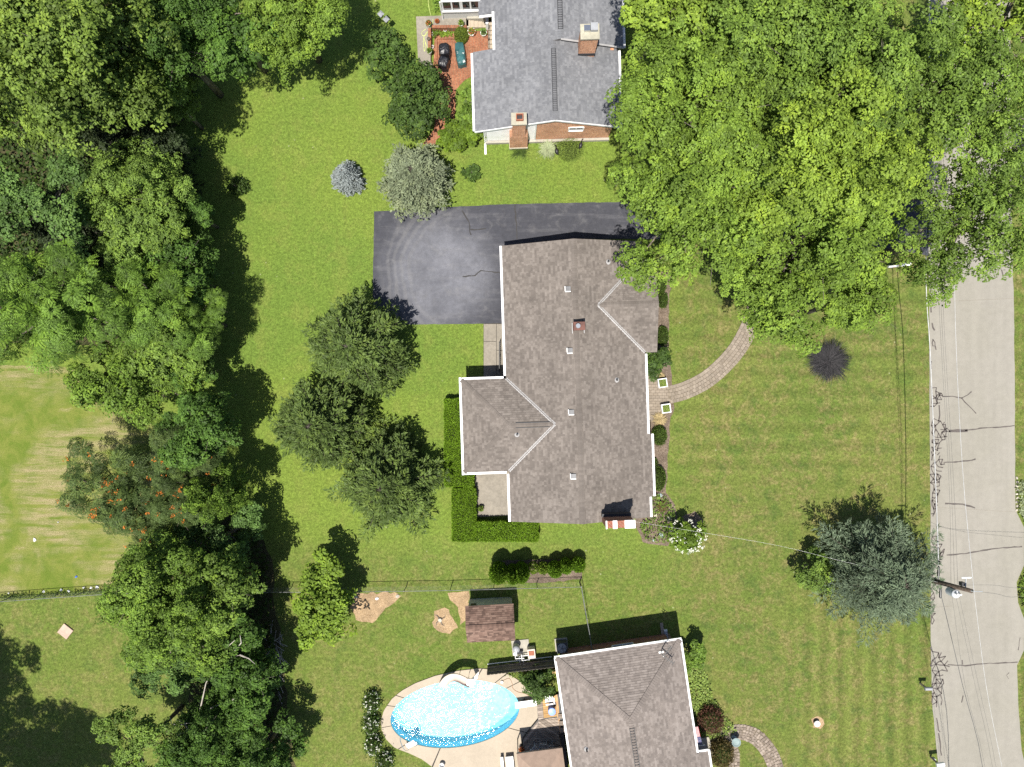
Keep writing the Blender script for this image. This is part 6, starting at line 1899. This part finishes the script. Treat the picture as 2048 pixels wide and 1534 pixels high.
mb = MB(); mb.add(rings[0] + rings[1] + rings[2], [(i * n + k, (i + 1) * n + k, (i + 1) * n + (k + 1) % n, i * n + (k + 1) % n) for i in range(2) for k in range(n)])
unparent_shift(mb.build('basin_wall', plain('shade_offset_pool_wall', (.34, .66, .80), .5, var=.06), P_))  # wall coloured paler than the floor liner to offset its shade
mb = MB(); mb.add(rings[2] + rings[3], [(k, n + k, n + (k + 1) % n, (k + 1) % n) for k in range(n)] + [tuple(range(n, 2 * n))])
unparent_shift(mb.build('basin_floor', M_liner, P_))
mb = MB(); mb.add([pool_pt(2 * math.pi * k / n, 1, -.004) + Vector((0, 0, -.10)) for k in range(n)], [tuple(range(n))])
unparent_shift(mb.build('water', M_water, P_))
def ang_of(px, py):
    d = (W(px, py) - PC); x = d.x * math.cos(PANG) + d.y * math.sin(PANG); y = -d.x * math.sin(PANG) + d.y * math.cos(PANG)
    return math.atan2(y / PB, x / PA) % (2 * math.pi)
mb = MB(); nj = 90
mb.add([pool_pt(2 * math.pi * k / nj, 1, .03) + Vector((0, 0, .03)) for k in range(nj)] + [outer_pt(2 * math.pi * k / nj) * .999 + Vector((PC.x, PC.y, 0)) * .001 + Vector((0, 0, .03)) for k in range(nj)], [(k, (k + 1) % nj, nj + (k + 1) % nj, nj + k)[::-1] for k in range(nj)])
unparent_shift(mb.build('deck_joint_bed', M_joint, P_))
js = sorted(ang_of(*p) for p in ((812, 1396), (798, 1413), (782, 1451), (818, 1484), (880, 1497), (1025, 1457), (1040, 1412), (1016, 1374), (996, 1360), (955, 1352)))
for i in range(len(js)):
    a, b = js[i], js[(i + 1) % len(js)]
    if b < a: b += 2 * math.pi
    a += .008; b -= .008; m = max(3, int((b - a) / .07))
    ins = [pool_pt(a + (b - a) * k / m, 1, -.02) for k in range(m + 1)]; outs = [outer_pt(a + (b - a) * k / m) for k in range(m + 1)]
    mb = MB(); top = .075
    vs = [v + Vector((0, 0, top)) for v in ins] + [v + Vector((0, 0, top)) for v in outs] + [v + Vector((0, 0, .0)) for v in ins] + [v + Vector((0, 0, -.02)) for v in outs]
    q = m + 1
    fs = [(k, q + k, q + k + 1, k + 1) for k in range(m)] + [(2 * q + k, k, k + 1, 2 * q + k + 1) for k in range(m)] + [(q + k, 3 * q + k, 3 * q + k + 1, q + k + 1) for k in range(m)] + [(0, 2 * q, 3 * q, q), (m, q + m, 3 * q + m, 2 * q + m)]
    mb.add(vs, [f[::-1] for f in fs]); unparent_shift(mb.build('deck_panel', M_pool_conc, P_))
# slide
o_ = W(930, 1352, 0); t = thing('pool_slide', 'curved cream water slide with a white ladder at the pool edge', 'slide', o_)
path = spline([W(941, 1365.5, 1.75) - o_, W(930, 1361, 1.62) - o_, W(917, 1355, 1.35) - o_, W(905, 1353.5, 1.0) - o_, W(895, 1358, .65) - o_, W(888, 1366, .35) - o_, W(884.5, 1374, .12) - o_], 6)
prof = [(-.26, .20), (-.24, .06), (-.14, -.02), (0, -.045), (.14, -.02), (.24, .06), (.26, .20)]
mb = MB(); vs = []
for i, p in enumerate(path):
    d = (path[min(i + 1, len(path) - 1)] - path[max(0, i - 1)]); d.z = 0; d.normalize(); s = Vector((-d.y, d.x, 0))
    vs += [p + s * x + Vector((0, 0, z)) for x, z in prof]
    vs += [p + s * x * 1.05 + Vector((0, 0, z - .03)) for x, z in prof]
m = len(prof); fs = []
for i in range(len(path) - 1):
    for k in range(m - 1):
        fs.append((i * 2 * m + k, (i + 1) * 2 * m + k, (i + 1) * 2 * m + k + 1, i * 2 * m + k + 1)); fs.append((i * 2 * m + m + k, i * 2 * m + m + k + 1, (i + 1) * 2 * m + m + k + 1, (i + 1) * 2 * m + m + k))
    for k in (0, m - 1): fs.append((i * 2 * m + k, i * 2 * m + m + k, (i + 1) * 2 * m + m + k, (i + 1) * 2 * m + k))
mb.add(vs, fs); mb.build('chute', M_slide, t, smooth=True)
for (px, py, h) in ((936, 1364, 1.6), (918, 1356, 1.25), (905, 1353, .9)):
    p = W(px, py, h) - o_; mb = MB(); mb.tube([(p.x, p.y, .07), p], .022, 8); mb.build('leg', M_chrome, t)
la, lb_ = W(941, 1365, 1.72) - o_, W(956, 1349, .1) - o_
sd = (lb_ - la).cross(Vector((0, 0, 1))).normalized() * .22
for s in (1, -1):
    mb = MB(); mb.tube([lb_ + sd * s, la + sd * s, la + sd * s + Vector((-.1, 0, .35)), la + sd * s + Vector((-.35, 0, .2))], .02, 7); mb.build('ladder_rail', M_chrome, t)
for k in range(6):
    p = lb_.lerp(la, (k + .6) / 6.2); mb = MB(); mb.bar(p - sd, p + sd, .10, .03); mb.build('ladder_rung', M_plastic_w, t)
mb = MB(); mb.box((la.x - .05, la.y, la.z + .02), (.42, .46, .05)); mb.build('platform', M_slide, t)
# step-in ladder
C = W(822, 1483, 0); t = thing('pool_ladder', 'white step ladder with steel rails at the lower left pool edge', 'ladder', C, R_(-62))
for s in (-.32, .32):
    mb = MB(); mb.tube(spline([(-.75, s, .07), (-.72, s, .7), (-.35, s, .95), (.1, s, .75), (.35, s, .1), (.45, s, -.6)], 5), .022, 7); mb.build('rail', M_chrome, t)
for k, (x, z) in enumerate(((.05, .30), (.22, .02), (.36, -.25), (.48, -.5))):
    mb = MB(); mb.box((x, 0, z), (.34 if k == 0 else .2, .60, .05)); mb.build('tread', M_plastic_w, t)
# diving board
a, b = W(1030.5, 1411, .5), W(1073, 1405, .5); d = b - a; t = thing('diving_board', 'white diving board at the right end of the pool', 'diving board', (a.x, a.y, 0), math.atan2(d.y, d.x)); L = d.length
mb = MB(); mb.box((L / 2, 0, .49), (L, .42, .05)); mb.build('board', M_plastic_w, t, bevel=.015)
for x in (.62, L - .12):
    mb = MB(); mb.box((x, 0, .27), (.12, .34, .39)); mb.build('stand', M_dark, t)
# brown line and float on the deck
mb = MB(); mb.tube(spline([W(*p, .09) for p in ((1006, 1361), (1018, 1357), (1024, 1366), (1026, 1377), (1036, 1384), (1052, 1388), (1062, 1396))], 8), .014, 6); tag(mb.build('pool_hose', M_hose_b), 'thin brown hose lying across the pool deck', 'hose')
mb = MB(); mb.lathe([(.09, 0), (.11, .05), (.09, .12), (.03, .14)], (0, 0, 0), 12); o = mb.build('pool_float', M_plastic_w); o.location = W(1004, 1362.5, 0) + Vector((0, 0, .075)); tag(o, 'small white skimmer lid at the upper right pool edge', 'skimmer lid')
C = W(884, 1530, .2); t = thing('skimmer_bucket', 'white bucket with dark rim on the pool deck at the bottom edge', 'bucket', (C.x, C.y, .075)); mb = MB(); mb.lathe([(.15, 0), (.19, .3), (.165, .3), (.15, .06)], (0, 0, 0), 16); mb.build('body', M_plastic_w, t); mb = MB(); mb.tube([(-.18, 0, .3), (-.12, .1, .42), (.12, .1, .42), (.18, 0, .3)], .012, 6); mb.build('handle', M_dark, t)

# ---------------------------------------------------------------- deck, canopy and furniture
o_ = W(1090, 1430, 0); zt = .32
t = thing('wooden_deck', 'wooden deck with golden and weathered planks beside the pool', 'deck', o_)
def P2(px, py): p = W(px, py, zt) - o_; return (p.x, p.y)
fr = MB(); fr.prism([P2(1073.5, 1396), P2(1118, 1389), P2(1136, 1534), P2(1140, 1570), P2(1046, 1580), P2(1045, 1478), P2(1076, 1440)], .02, zt - .035); fr.build('frame', M_dark, t)
def planks(region, ang, w, mat, gap=.012, ln=20):
    reg = [P2(*p) for p in region]; cx = sum(p[0] for p in reg) / len(reg); cy = sum(p[1] for p in reg) / len(reg)
    ca, sa = math.cos(ang), math.sin(ang)
    for k in range(-40, 41):
        y0, y1 = k * w, (k + 1) * w - gap
        cell = [(cx + x * ca - y * sa, cy + x * sa + y * ca) for x, y in ((-ln, y0), (ln, y0), (ln, y1), (-ln, y1))]
        c = clip_convex(cell, reg)
        if len(c) >= 3:
            ar = abs(sum(c[i][0] * c[(i + 1) % len(c)][1] - c[(i + 1) % len(c)][0] * c[i][1] for i in range(len(c)))) / 2
            if ar > .01:
                mb = MB(); z = zt + random.Random(k).uniform(-.004, .004); mb.prism(c, z - .033, z); mb.build('plank', mat, t)
planks([(1073, 1396), (1084, 1394), (1087, 1437), (1077, 1440)], R_(8), .15, M_wood_old)
planks([(1084.5, 1394), (1110, 1390), (1114, 1433), (1087.5, 1437)], R_(8), .14, M_wood_new)
planks([(1110.5, 1390), (1115, 1389), (1122, 1466), (1117, 1466)], R_(-80), .17, M_wood_trim)
planks([(1077, 1440.5), (1116.5, 1434), (1122, 1490), (1075, 1480)], R_(-35), .15, M_wood_old)
planks([(1076, 1442), (1074, 1510), (1046, 1510), (1046, 1479)], R_(52), .15, M_wood_old)
planks([(1075, 1481), (1122, 1491), (1138, 1570), (1074, 1575)], R_(-35), .15, M_wood_old)
mb = MB(); box_px(mb, 1102, 1343, 1113, 1347, 0, .6, o_); mb.build('corner_bench', M_wood_new, t)
# steps to the house under the eave
for k in range(3):
    mb = MB(); a = W(1117 + k * 2, 1432 + k * 14, .35) - o_; mb.box((a.x + .12, a.y, .36), (.30, .30, .05)); mb.build('house_step', M_wood_old, t)
# white plastic chair
def chair(label, px, py, rot, mat, z, group=None, name='patio_chair'):
    C = W(px, py, z + .4); t = thing(name, label, 'chair', (C.x, C.y, z), rot, group)
    mb = MB(); mb.box((0, 0, .42), (.46, .46, .04)); mb.build('seat', mat, t, bevel=.015)
    mb = MB(); mb.add([(-.23, -.20, .44), (-.23, .20, .44), (-.36, .22, .86), (-.36, -.22, .86), (-.26, -.20, .44), (-.26, .20, .44), (-.39, .22, .86), (-.39, -.22, .86)], [(0, 1, 2, 3), (7, 6, 5, 4), (0, 4, 5, 1), (1, 5, 6, 2), (2, 6, 7, 3), (3, 7, 4, 0)]); mb.build('backrest', mat, t)
    for s in (-1, 1):
        mb = MB(); mb.bar((-.27, s * .26, .64), (.22, s * .26, .62), .07, .03); mb.bar((.2, s * .26, .62), (.2, s * .25, .44), .04); mb.build('armrest', mat, t)
        for x in (-.2, .2):
            mb = MB(); mb.bar((x, s * .2, .42), (x * 1.15, s * .23, 0), .04); mb.build('leg', mat, t)
    return t
chair('white plastic chair on the golden deck planks', 1097, 1398, R_(188), M_plastic_w, zt)
C = W(1104, 1424, zt + .7); t = thing('blue_barrel', 'blue round drum on the wooden deck under the eave', 'barrel', (C.x, C.y, zt)); mb = MB(); mb.lathe([(.20, 0), (.235, .05), (.24, .3), (.235, .62), (.22, .66)], (0, 0, 0), 20); mb.build('drum', M_blue, t, smooth=False); mb = MB(); mb.lathe([(.245, .655), (.25, .68), (.21, .70), (.06, .72)], (0, 0, 0), 20); mb.build('lid', plain('pale_blue_plastic', (.22, .34, .74), .4, var=.1), t)
GCH = 'shaded chairs on the wooden deck'
chair('left of three shaded grey chairs on the deck above the canopy', 1070, 1500, R_(-130), M_grey, zt, GCH); chair('middle of three shaded grey chairs on the deck above the canopy', 1086, 1494, R_(-95), M_grey, zt, GCH); chair('right of three shaded grey chairs on the deck above the canopy', 1102, 1498, R_(-60), M_grey, zt, GCH)
# beige canopy
hc = 2.5; c0 = W(1085, 1550, hc); o_ = Vector((c0.x, c0.y, 0)); t = thing('canopy', 'beige peaked canopy at the bottom edge beside the hip roof', 'canopy', o_, R_(7.5))
hx, hy = 1.47, 1.42
for (p, q) in (((-hx, hy), (hx, hy)), ((hx, hy), (hx, -hy)), ((hx, -hy), (-hx, -hy)), ((-hx, -hy), (-hx, hy))):
    mb = MB(); i_ = .45
    mb.add([(p[0], p[1], hc - .25), (q[0], q[1], hc - .25), (q[0] * i_, q[1] * i_, hc + .12), (p[0] * i_, p[1] * i_, hc + .12), (0, 0, hc + .45)], [(0, 1, 2, 3), (3, 2, 4)])
    mb.add([(p[0], p[1], hc - .25), (q[0], q[1], hc - .25), (q[0], q[1], hc - .42), (p[0], p[1], hc - .42)], [(0, 1, 2, 3)])
    mb.build('fabric_panel', M_canopy, t)
for sx in (-1, 1):
    for sy in (-1, 1):
        mb = MB(); mb.box((sx * (hx - .08), sy * (hy - .08), 1.1), (.06, .06, 2.2)); mb.build('post', M_dark, t)
# white loungers
for (px, py, w, l, lab) in ((1021, 1538, .52, 1.7, 'white padded sun lounger at the bottom edge beside the canopy'), (1005.5, 1536, .2, 1.5, 'narrow white bench left of the sun lounger at the bottom edge')):
    C = W(px, py, .4); t = thing('sun_lounger' if w > .3 else 'narrow_bench', lab, 'lounger' if w > .3 else 'bench', (C.x, C.y, .075), R_(6))
    mb = MB(); mb.box((0, 0, .36), (w, l, .09)); mb.build('cushion' if w > .3 else 'seat', M_plastic_w, t, bevel=.02)
    for sx in (-1, 1):
        for sy in (-1, 1):
            mb = MB(); mb.box((sx * (w / 2 - .05), sy * (l / 2 - .1), .16), (.05, .05, .32)); mb.build('leg', M_grey, t)
pot('terracotta pot cluster plant in the shade beside the canopy corner', 1043, 1500, .16, .3, .075, M_terra, 'red', 21, ph=.3, group='small pots near the pool')
pot('second terracotta pot just below the shaded potted plant', 1042, 1512, .15, .28, .075, M_terra, 'deep', 22, ph=.25, group='small pots near the pool')

# ---------------------------------------------------------------- machines beside the hip roof house
C = W(1124, 1296, .75); t = thing('air_conditioner', 'dark grey air conditioning unit at the hip roof house corner', 'air conditioner', (C.x, C.y, 0), R_(6))
mb = MB(); mb.box((0, 0, .06), (.84, .84, .12)); mb.build('pad', M_wall_conc, t)
mb = MB(); mb.box((0, 0, .45), (.70, .70, .66)); mb.build('cabinet', plain('charcoal_enamel', (.055, .057, .065), .45, .5), t, bevel=.03)
mb = MB(); mb.lathe([(.30, .78), (.30, .82), (.26, .83), (.25, .80)], (0, 0, 0), 24); f = mb.build('fan_ring', M_grey, t)
mb = MB(); mb.lathe([(.24, .783), (.24, .79)], (0, 0, 0), 20); mb.build('fan_opening', M_black, f)
mb = MB()
for k in range(5): mb.bar((0, 0, .835), (.27 * math.cos(k * 1.257), .27 * math.sin(k * 1.257), .835), .012)
mb.build('fan_guard', M_dark, f)
C = W(1039, 1302, 0); t = thing('pool_pump', 'pool filter and pump with white pipes on a concrete pad', 'pool pump', C, R_(6))
mb = MB(); mb.box((.1, .25, .04), (1.15, 1.0, .08)); mb.build('pad', M_wall_conc, t)
mb = MB(); mb.lathe([(.22, .08), (.24, .15), (.24, .7), (.2, .8), (.08, .86)], (-.18, .38, 0), 18); mb.build('filter_tank', M_grey, t, smooth=True)
mb = MB(); mb.tube([(-.18, .05, .28), (.22, .02, .28)], [.12, .10], 12); mb.build('motor', M_dark, t)
mb = MB(); mb.lathe([(.10, .1), (.12, .4), (.11, .43)], (-.3, -.02, 0), 14); mb.build('strainer', M_plastic_w, t)
for pts in (((-.18, .38, .9), (-.18, .1, .92), (-.18, -.1, .6)), ((-.3, -.02, .45), (-.3, -.3, .5), (.25, -.32, .5), (.25, -.55, .3)), ((.05, -.2, .4), (.4, -.2, .4), (.62, -.2, .4)), ((.12, -.05, .55), (.12, -.45, .55), (.62, -.45, .55)), ((.2, -.9, .12), (.2, -.5, .15)), ((-.05, -.9, .12), (-.05, -.3, .15))):
    mb = MB(); mb.tube(pts, .032, 8); mb.build('pipe', M_plastic_w, t)
C = W(1063, 1308, .7); t = thing('pool_heater', 'boxy pool heater with a rust coloured vent beside the pump', 'pool heater', (C.x, C.y, 0), R_(6))
mb = MB(); mb.box((0, 0, .35), (.5, .62, .70)); mb.build('cabinet', plain('beige_enamel', (.5, .44, .38), .5), t, bevel=.02)
mb = MB(); mb.box((0, .06, .715), (.36, .28, .05)); mb.build('vent', M_terra, t)
mb = MB(); mb.box((0, -.2, .712), (.38, .14, .04)); mb.build('control_cover', M_grey, t)
C = W(1332, 1266, .1); t = thing('downspout_extension', 'grey downspout extension with white end north of the hip roof', 'downspout', (C.x, C.y, 0), R_(8))
mb = MB(); mb.box((0, -.3, .07), (.2, .9, .12)); mb.build('trough', M_grey, t); mb = MB(); mb.box((0, .18, .075), (.21, .1, .14)); mb.build('end_cap', M_white, t)
C = W(1325, 1262, .05); mb = MB(); mb.box((0, 0, .04), (.2, 1.1, .05)); o = mb.build('loose_board', M_wood_old); o.location = (C.x, C.y, 0); o.rotation_euler = (0, 0, R_(8)); tag(o, 'brown board lying beside the grey downspout extension', 'board')
# flag on the porch
C = W(1393, 1476, 2.2); t = thing('flag', 'red white and blue striped flag hanging beside the purple shrubs', 'flag', (C.x, C.y, 0), R_(8))
fx, fl = .42, 1.0
def flagmat(nm, c): return plain(nm, c, .8, var=.08)
mb = MB(); mb.tube([(-.25, -.52, 2.15), (.48, -.50, 2.25)], .018, 8); mb.tube([(.4, -.5, 0.0), (.4, -.5, 2.2)], .018, 8); mb.build('pole', M_white, t)
for k in range(13):
    x0, x1 = -.1 + k * fx / 13, -.1 + (k + 1) * fx / 13
    y1 = -.12 if k >= 6 else -.46
    mb = MB(); zt_ = lambda y: 2.12 + (y + .5) * -.55
    mb.add([(x0, -.48, zt_(-.48)), (x1, -.48, zt_(-.48)), (x1, .42, zt_(.42)), (x0, .42, zt_(.42)), (x0, -.48, zt_(-.48) - .012), (x1, -.48, zt_(-.48) - .012), (x1, .42, zt_(.42) - .012), (x0, .42, zt_(.42) - .012)], [(0, 1, 2, 3), (7, 6, 5, 4), (0, 4, 5, 1), (1, 5, 6, 2), (2, 6, 7, 3), (3, 7, 4, 0)])
    mb.build('stripe', flagmat('flag_red', (.40, .035, .05)) if k % 2 == 0 else flagmat('flag_white', (.70, .68, .68)), t)
mb = MB(); xa, xb = -.1 + 6 * fx / 13, -.1 + fx + .002
mb.add([(xa, -.482, zt_(-.48) + .008), (xb, -.482, zt_(-.48) + .008), (xb, -.1, zt_(-.1) + .008), (xa, -.1, zt_(-.1) + .008), (xa, -.482, zt_(-.48) - .02), (xb, -.482, zt_(-.48) - .02), (xb, -.1, zt_(-.1) - .02), (xa, -.1, zt_(-.1) - .02)], [(0, 1, 2, 3), (7, 6, 5, 4), (0, 4, 5, 1), (1, 5, 6, 2), (2, 6, 7, 3), (3, 7, 4, 0)])
ct = mb.build('canton', flagmat('flag_blue', (.045, .05, .17)), t)
mb = MB()
for i in range(9):
    for j in range(6 if i % 2 == 0 else 5):
        y = -.46 + .34 * (j + (.5 if i % 2 == 0 else 1)) / 6; x = xa + (xb - xa) * (i + .5) / 9
        mb.box((x, y, zt_(y) + .010), (.012, .018, .004))
tag(mb.build('stars', flagmat('flag_white', (.7, .68, .68)), ct), kind='stuff')
# porch stoop
mb = MB(); mb.prism([tuple(W(*p, .3)[:2]) for p in ((1385, 1480), (1418, 1474), (1426, 1512), (1390, 1516))], 0, .3); tag(mb.build('porch_stoop', M_wall_conc), 'dark shaded stoop under the hip roof house front eave', 'stoop')
# bird bath
C = W(1472, 1484, .6); t = thing('bird_bath', 'grey green stone bird bath on the flagstone apron', 'bird bath', (C.x, C.y, .012))
mb = MB(); mb.lathe([(.2, 0), (.18, .06), (.08, .14), (.07, .5), (.12, .58)], (0, 0, 0), 16); mb.build('pedestal', M_stone_g, t)
mb = MB(); mb.lathe([(.10, .56), (.27, .64), (.30, .68), (.27, .68), (.20, .63), (.05, .61)], (0, 0, 0), 22); mb.build('bowl', M_verd, t)
# well cap
C = W(1634, 1447, .2); t = thing('well_cap', 'white round well cap in a bare patch of the front lawn', 'well cap', (C.x, C.y, 0)); mb = MB(); mb.lathe([(.16, 0), (.16, .22)], (0, 0, 0), 18); mb.build('casing', M_dark, t); mb = MB(); mb.lathe([(.20, .22), (.21, .26), (.17, .31), (.05, .33)], (0, 0, 0), 20); mb.build('cap', M_plastic_w, t)

# ---------------------------------------------------------------- street furniture
def mailbox(label, px, py, rot, mat, h=1.05, group='mailboxes along the road', L=.5, w=.19, post=True, t=None, off=(0, 0)):
    C = W(px, py, h)
    if t is None: t = thing('mailbox', label, 'mailbox', (C.x, C.y, 0), rot, group)
    mb = MB(); x0 = off[0]; y0 = off[1]
    prof = [(-w / 2, h - .12), (w / 2, h - .12)] + [(w / 2 * math.cos(a), h - .02 + .10 * math.sin(a)) for a in [math.pi * k / 8 for k in range(9)]]
    m = len(prof); vs = [(x0 - L / 2, y0 + p[0], p[1]) for p in prof] + [(x0 + L / 2, y0 + p[0], p[1]) for p in prof]
    mb.add(vs, [tuple(range(m - 1, -1, -1)), tuple(range(m, 2 * m))] + [(i, (i + 1) % m, m + (i + 1) % m, m + i) for i in range(m)]); b_ = mb.build('box', mat, t)
    mb = MB(); mb.box((x0 + L / 2 + .01, y0, h - .03), (.02, w * .9, .16)); mb.build('door', mat, b_)
    mb = MB(); mb.box((x0 + .05, y0 - w / 2 - .012, h + .02), (.12, .015, .05)); mb.build('signal_flag', M_terra, b_)
    if post:
        mb = MB(); mb.box((x0 - .05, y0, (h - .12) / 2), (.09, .09, h - .12)); mb.build('post', M_wood_old, t)
    return t
t = mailbox('pair of white mailboxes on one post above the front lawn', 1797, 531, R_(5), M_white, post=False, L=.62, w=.2, off=(.48, .03))
mailbox('', 1797, 531, 0, M_white, post=False, L=.62, w=.13, t=t, off=(-.36, -.02))
mb = MB(); mb.box((.05, 0, .45), (.09, .09, .9)); mb.build('post', M_wood_old, t); mb = MB(); mb.box((.05, 0, .90), (1.3, .07, .05)); mb.build('crossbar', M_wood_old, t)
mailbox('small grey mailbox at the lawn edge left of the cracked road', 1857, 1378, R_(0), M_grey, .95, L=.46, w=.2)
mailbox('white mailbox on a wooden post at the bottom edge by the road', 1881, 1530, R_(8), M_white, 1.1, L=.5, w=.24)
C = W(1868, 1519, .1); mb = MB(); mb.lathe([(.10, 0), (.09, .2), (.05, .24)], (0, 0, 0), 10); o = mb.build('marker_post', M_plastic_w); o.location = (C.x, C.y, 0); tag(o, 'short white marker beside the bottom mailbox', 'marker')

# leaning utility pole with transformer
pb, ptp = W(1797, 1143, 0), W(1943, 1182, 9.2)
t = thing('utility_pole', 'leaning wooden utility pole with grey transformer beside the cedar', 'utility pole', pb)
ax = ptp - pb
def onp(f, side=0, fwd=0, up=0): return ax * f + Vector((side, fwd, up))
mb = MB(); mb.tube([ax * -.01, ax * .5, ax], [.17, .145, .12], 10); mb.build('pole', M_pole, t, smooth=True)
mb = MB(); p = onp(.80, -.05, -.36); mb.lathe([(.20, p.z - .45), (.24, p.z - .4), (.24, p.z + .25), (.18, p.z + .34), (.05, p.z + .38)], (p.x, p.y, 0), 18); tf = mb.build('transformer', plain('pale_grey_enamel', (.55, .57, .60), .35, .5, var=.06), t)
for dx in (-.1, .08):
    mb = MB(); mb.lathe([(.05, p.z + .34), (.07, p.z + .42), (.04, p.z + .55), (.05, p.z + .6)], (p.x + dx, p.y + .05, 0), 10); mb.build('bushing', M_plastic_w, tf)
mb = MB(); mb.bar(onp(.80), p + Vector((0, 0, 0)), .1, .06); mb.build('transformer_bracket', M_galv, t)
mb = MB(); mb.bar(onp(.93), onp(.93, 0, .62, .05), .05, .05); mb.build('bracket_arm', M_galv, t)
mb = MB(); q = onp(.93, 0, .66, 0); mb.bar(q + Vector((-.25, 0, .06)), q + Vector((.3, 0, .02)), .07, .06); mb.build('cutout_arm', M_plastic_w, t)
mb = MB(); q = onp(.92, -.14, .3, 0); mb.box(q, (.18, .2, .3)); mb.build('fuse_box', M_dark, t)
mb = MB(); mb.tube([onp(1.0, 0, 0, -.02), onp(1.0, .05, 0, .14)], [.05, .03], 10); mb.tube([onp(1.0, .05, 0, .08), onp(1.0, .5, .02, .16)], .025, 6); mb.build('pole_top_pin', M_galv, t)
for (pq, hh_) in (((1877, 1143), 4.9), ((1881, 1186), 4.9)):
    c = W(*pq, hh_); d = Vector((.03, 1, 0)).normalized() * .32
    mb = MB(); mb.tube([c - d, c - d * .8, c + d * .8, c + d], [.02, .075, .075, .02], 10)
    o = mb.build('splice_case', M_black); tag(o, ('upper' if pq[1] < 1160 else 'lower') + ' black cable splice case beside the utility pole', 'splice case', 'cable splice cases')
def cable(label, pts, rad, mat, sag=.0, group='overhead lines along the road'):
    P = [W(*p) if len(p) == 3 else Vector(p[:3]) for p in pts]
    Q = [P[0]]
    for q in P[1:]:                      # long spans in even steps, so that the curve does not overshoot
        a_ = Q[-1]; m = max(1, int((q - a_).length / 7))
        Q += [a_.lerp(q, k / m) for k in range(1, m + 1)]
    mb = MB(); mb.tube(spline(Q, 4), rad, 5)
    return tag(mb.build('overhead_cable', mat), label, 'cable', group)
def run(px0, px1, h0, h1): return None
N0 = 40.0
tp = lambda f, s=0, w=0, u=0: tuple(pb + onp(f, s, w, u)) + (0,)
def north(x_, h_): return (x_, 46.0, h_, 0)
cable('thick bright telephone cable along the road edge', [tp(.55, 0, .18), (1877, 1143, 4.9), (1871, 960, 4.3), (1860, 700, 4.0), (1852, 556, 4.3), north(24.8, 6.0)], .026, M_cable_l)
cable('dark telephone cable continuing south from the pole', [tp(.55, 0, -.2), (1881, 1186, 4.9), (1925, 1370, 4.6), (1965, 1534, 4.6), (28.8, -45, 6, 0)], .018, M_cable)
cable('left secondary power line north of the pole', [tp(.78, -.1, .15), (1898, 960, 6.7), (1876, 556, 6.7), north(24.2, 8)], .006, M_cable)
cable('middle secondary power line north of the pole', [tp(.80, 0, .15), (1902, 960, 6.9), (1880, 556, 6.9), north(24.35, 8.2)], .006, M_cable)
cable('right secondary power line north of the pole', [tp(.82, .1, .15), (1907, 960, 7.1), (1884, 556, 7.1), north(24.5, 8.4)], .006, M_cable)
cable('bright high voltage line north of the pole top', [tp(1.0, .05, 0, .14), (1924, 923, 8.6), (1909, 575, 8.5), north(24.6, 10)], .012, M_cable_l)
cable('bright high voltage line south of the pole top', [tp(1.0, .05, 0, .14), (1972, 1370, 8.7), (2004, 1534, 8.7), (31.0, -45, 10, 0)], .010, M_cable_l)
cable('left secondary power line south of the pole', [tp(.78, -.1, -.15), (1930, 1370, 6.8), (1970, 1534, 6.9), (29.6, -45, 8, 0)], .006, M_cable)
cable('middle secondary power line south of the pole', [tp(.80, 0, -.15), (1950, 1370, 7.0), (1985, 1534, 7.1), (30.0, -45, 8.2, 0)], .006, M_cable)
cable('right secondary power line south of the pole', [tp(.82, .1, -.15), (1957, 1370, 7.2), (1992, 1534, 7.3), (30.4, -45, 8.4, 0)], .006, M_cable)
cable('pale service drop wire from the pole to the ranch house', [tp(.62), (1700, 1126, 5.1), (1560, 1092, 4.7), (1410, 1066, 4.4), (1262, 1042, 4.35)], .0045, M_cable_l)
cable('thin guy wire crossing the road from the pole top', [tp(.97), (1990, 1187, 8.3), (2048, 1192, 7.6), (36, -11.5, 5, 0)], .009, M_cable)
cable('thin wire crossing the road below the guy wire', [tp(.75), (1985, 1170, 6.9), (2048, 1176, 6.5), (36, -12, 5, 0)], .007, M_cable)

# iron railing beside the concrete walk
a, b = W(998.5, 684, .9), W(998.5, 742, .9); t = thing('iron_railing', 'black iron railing beside the concrete walk west of the ranch house', 'railing', (a.x, a.y, 0))
ln = b.y - a.y
for z in (.9, .15):
    mb = MB(); mb.bar((0, 0, z), (0, ln, z), .04, .03); mb.build('rail', M_black, t)
n = 14
for k in range(n + 1):
    y = ln * k / n; mb = MB(); th = .035 if k in (0, 7, n) else .016; mb.bar((0, y, .05), (0, y, .885 if k not in (0, n) else .95), th); mb.build('baluster' if th < .03 else 'post', M_black, t)
# grey shed roof half hidden in the woodland
C = W(118, 120, 2.2); t = thing('play_hut', 'grey roofed hut half hidden under the trees at upper left', 'hut', (C.x, C.y, 0), R_(-35))
mb = MB(); gable_block(mb, -1.0, 1.0, -.9, .9, 1.7, 2.2, 'u'); mb.build('wall', M_wood_old, t)
mb = MB(); slab(mb, [(1.2, 1.1, 1.62), (-1.2, 1.1, 1.62), (-1.2, 0, 2.3), (1.2, 0, 2.3)], .06); mb.build('roof_panel', M_grey, t)
mb = MB(); slab(mb, [(-1.2, -1.1, 1.62), (1.2, -1.1, 1.62), (1.2, 0, 2.3), (-1.2, 0, 2.3)], .06); mb.build('roof_panel', M_grey, t)
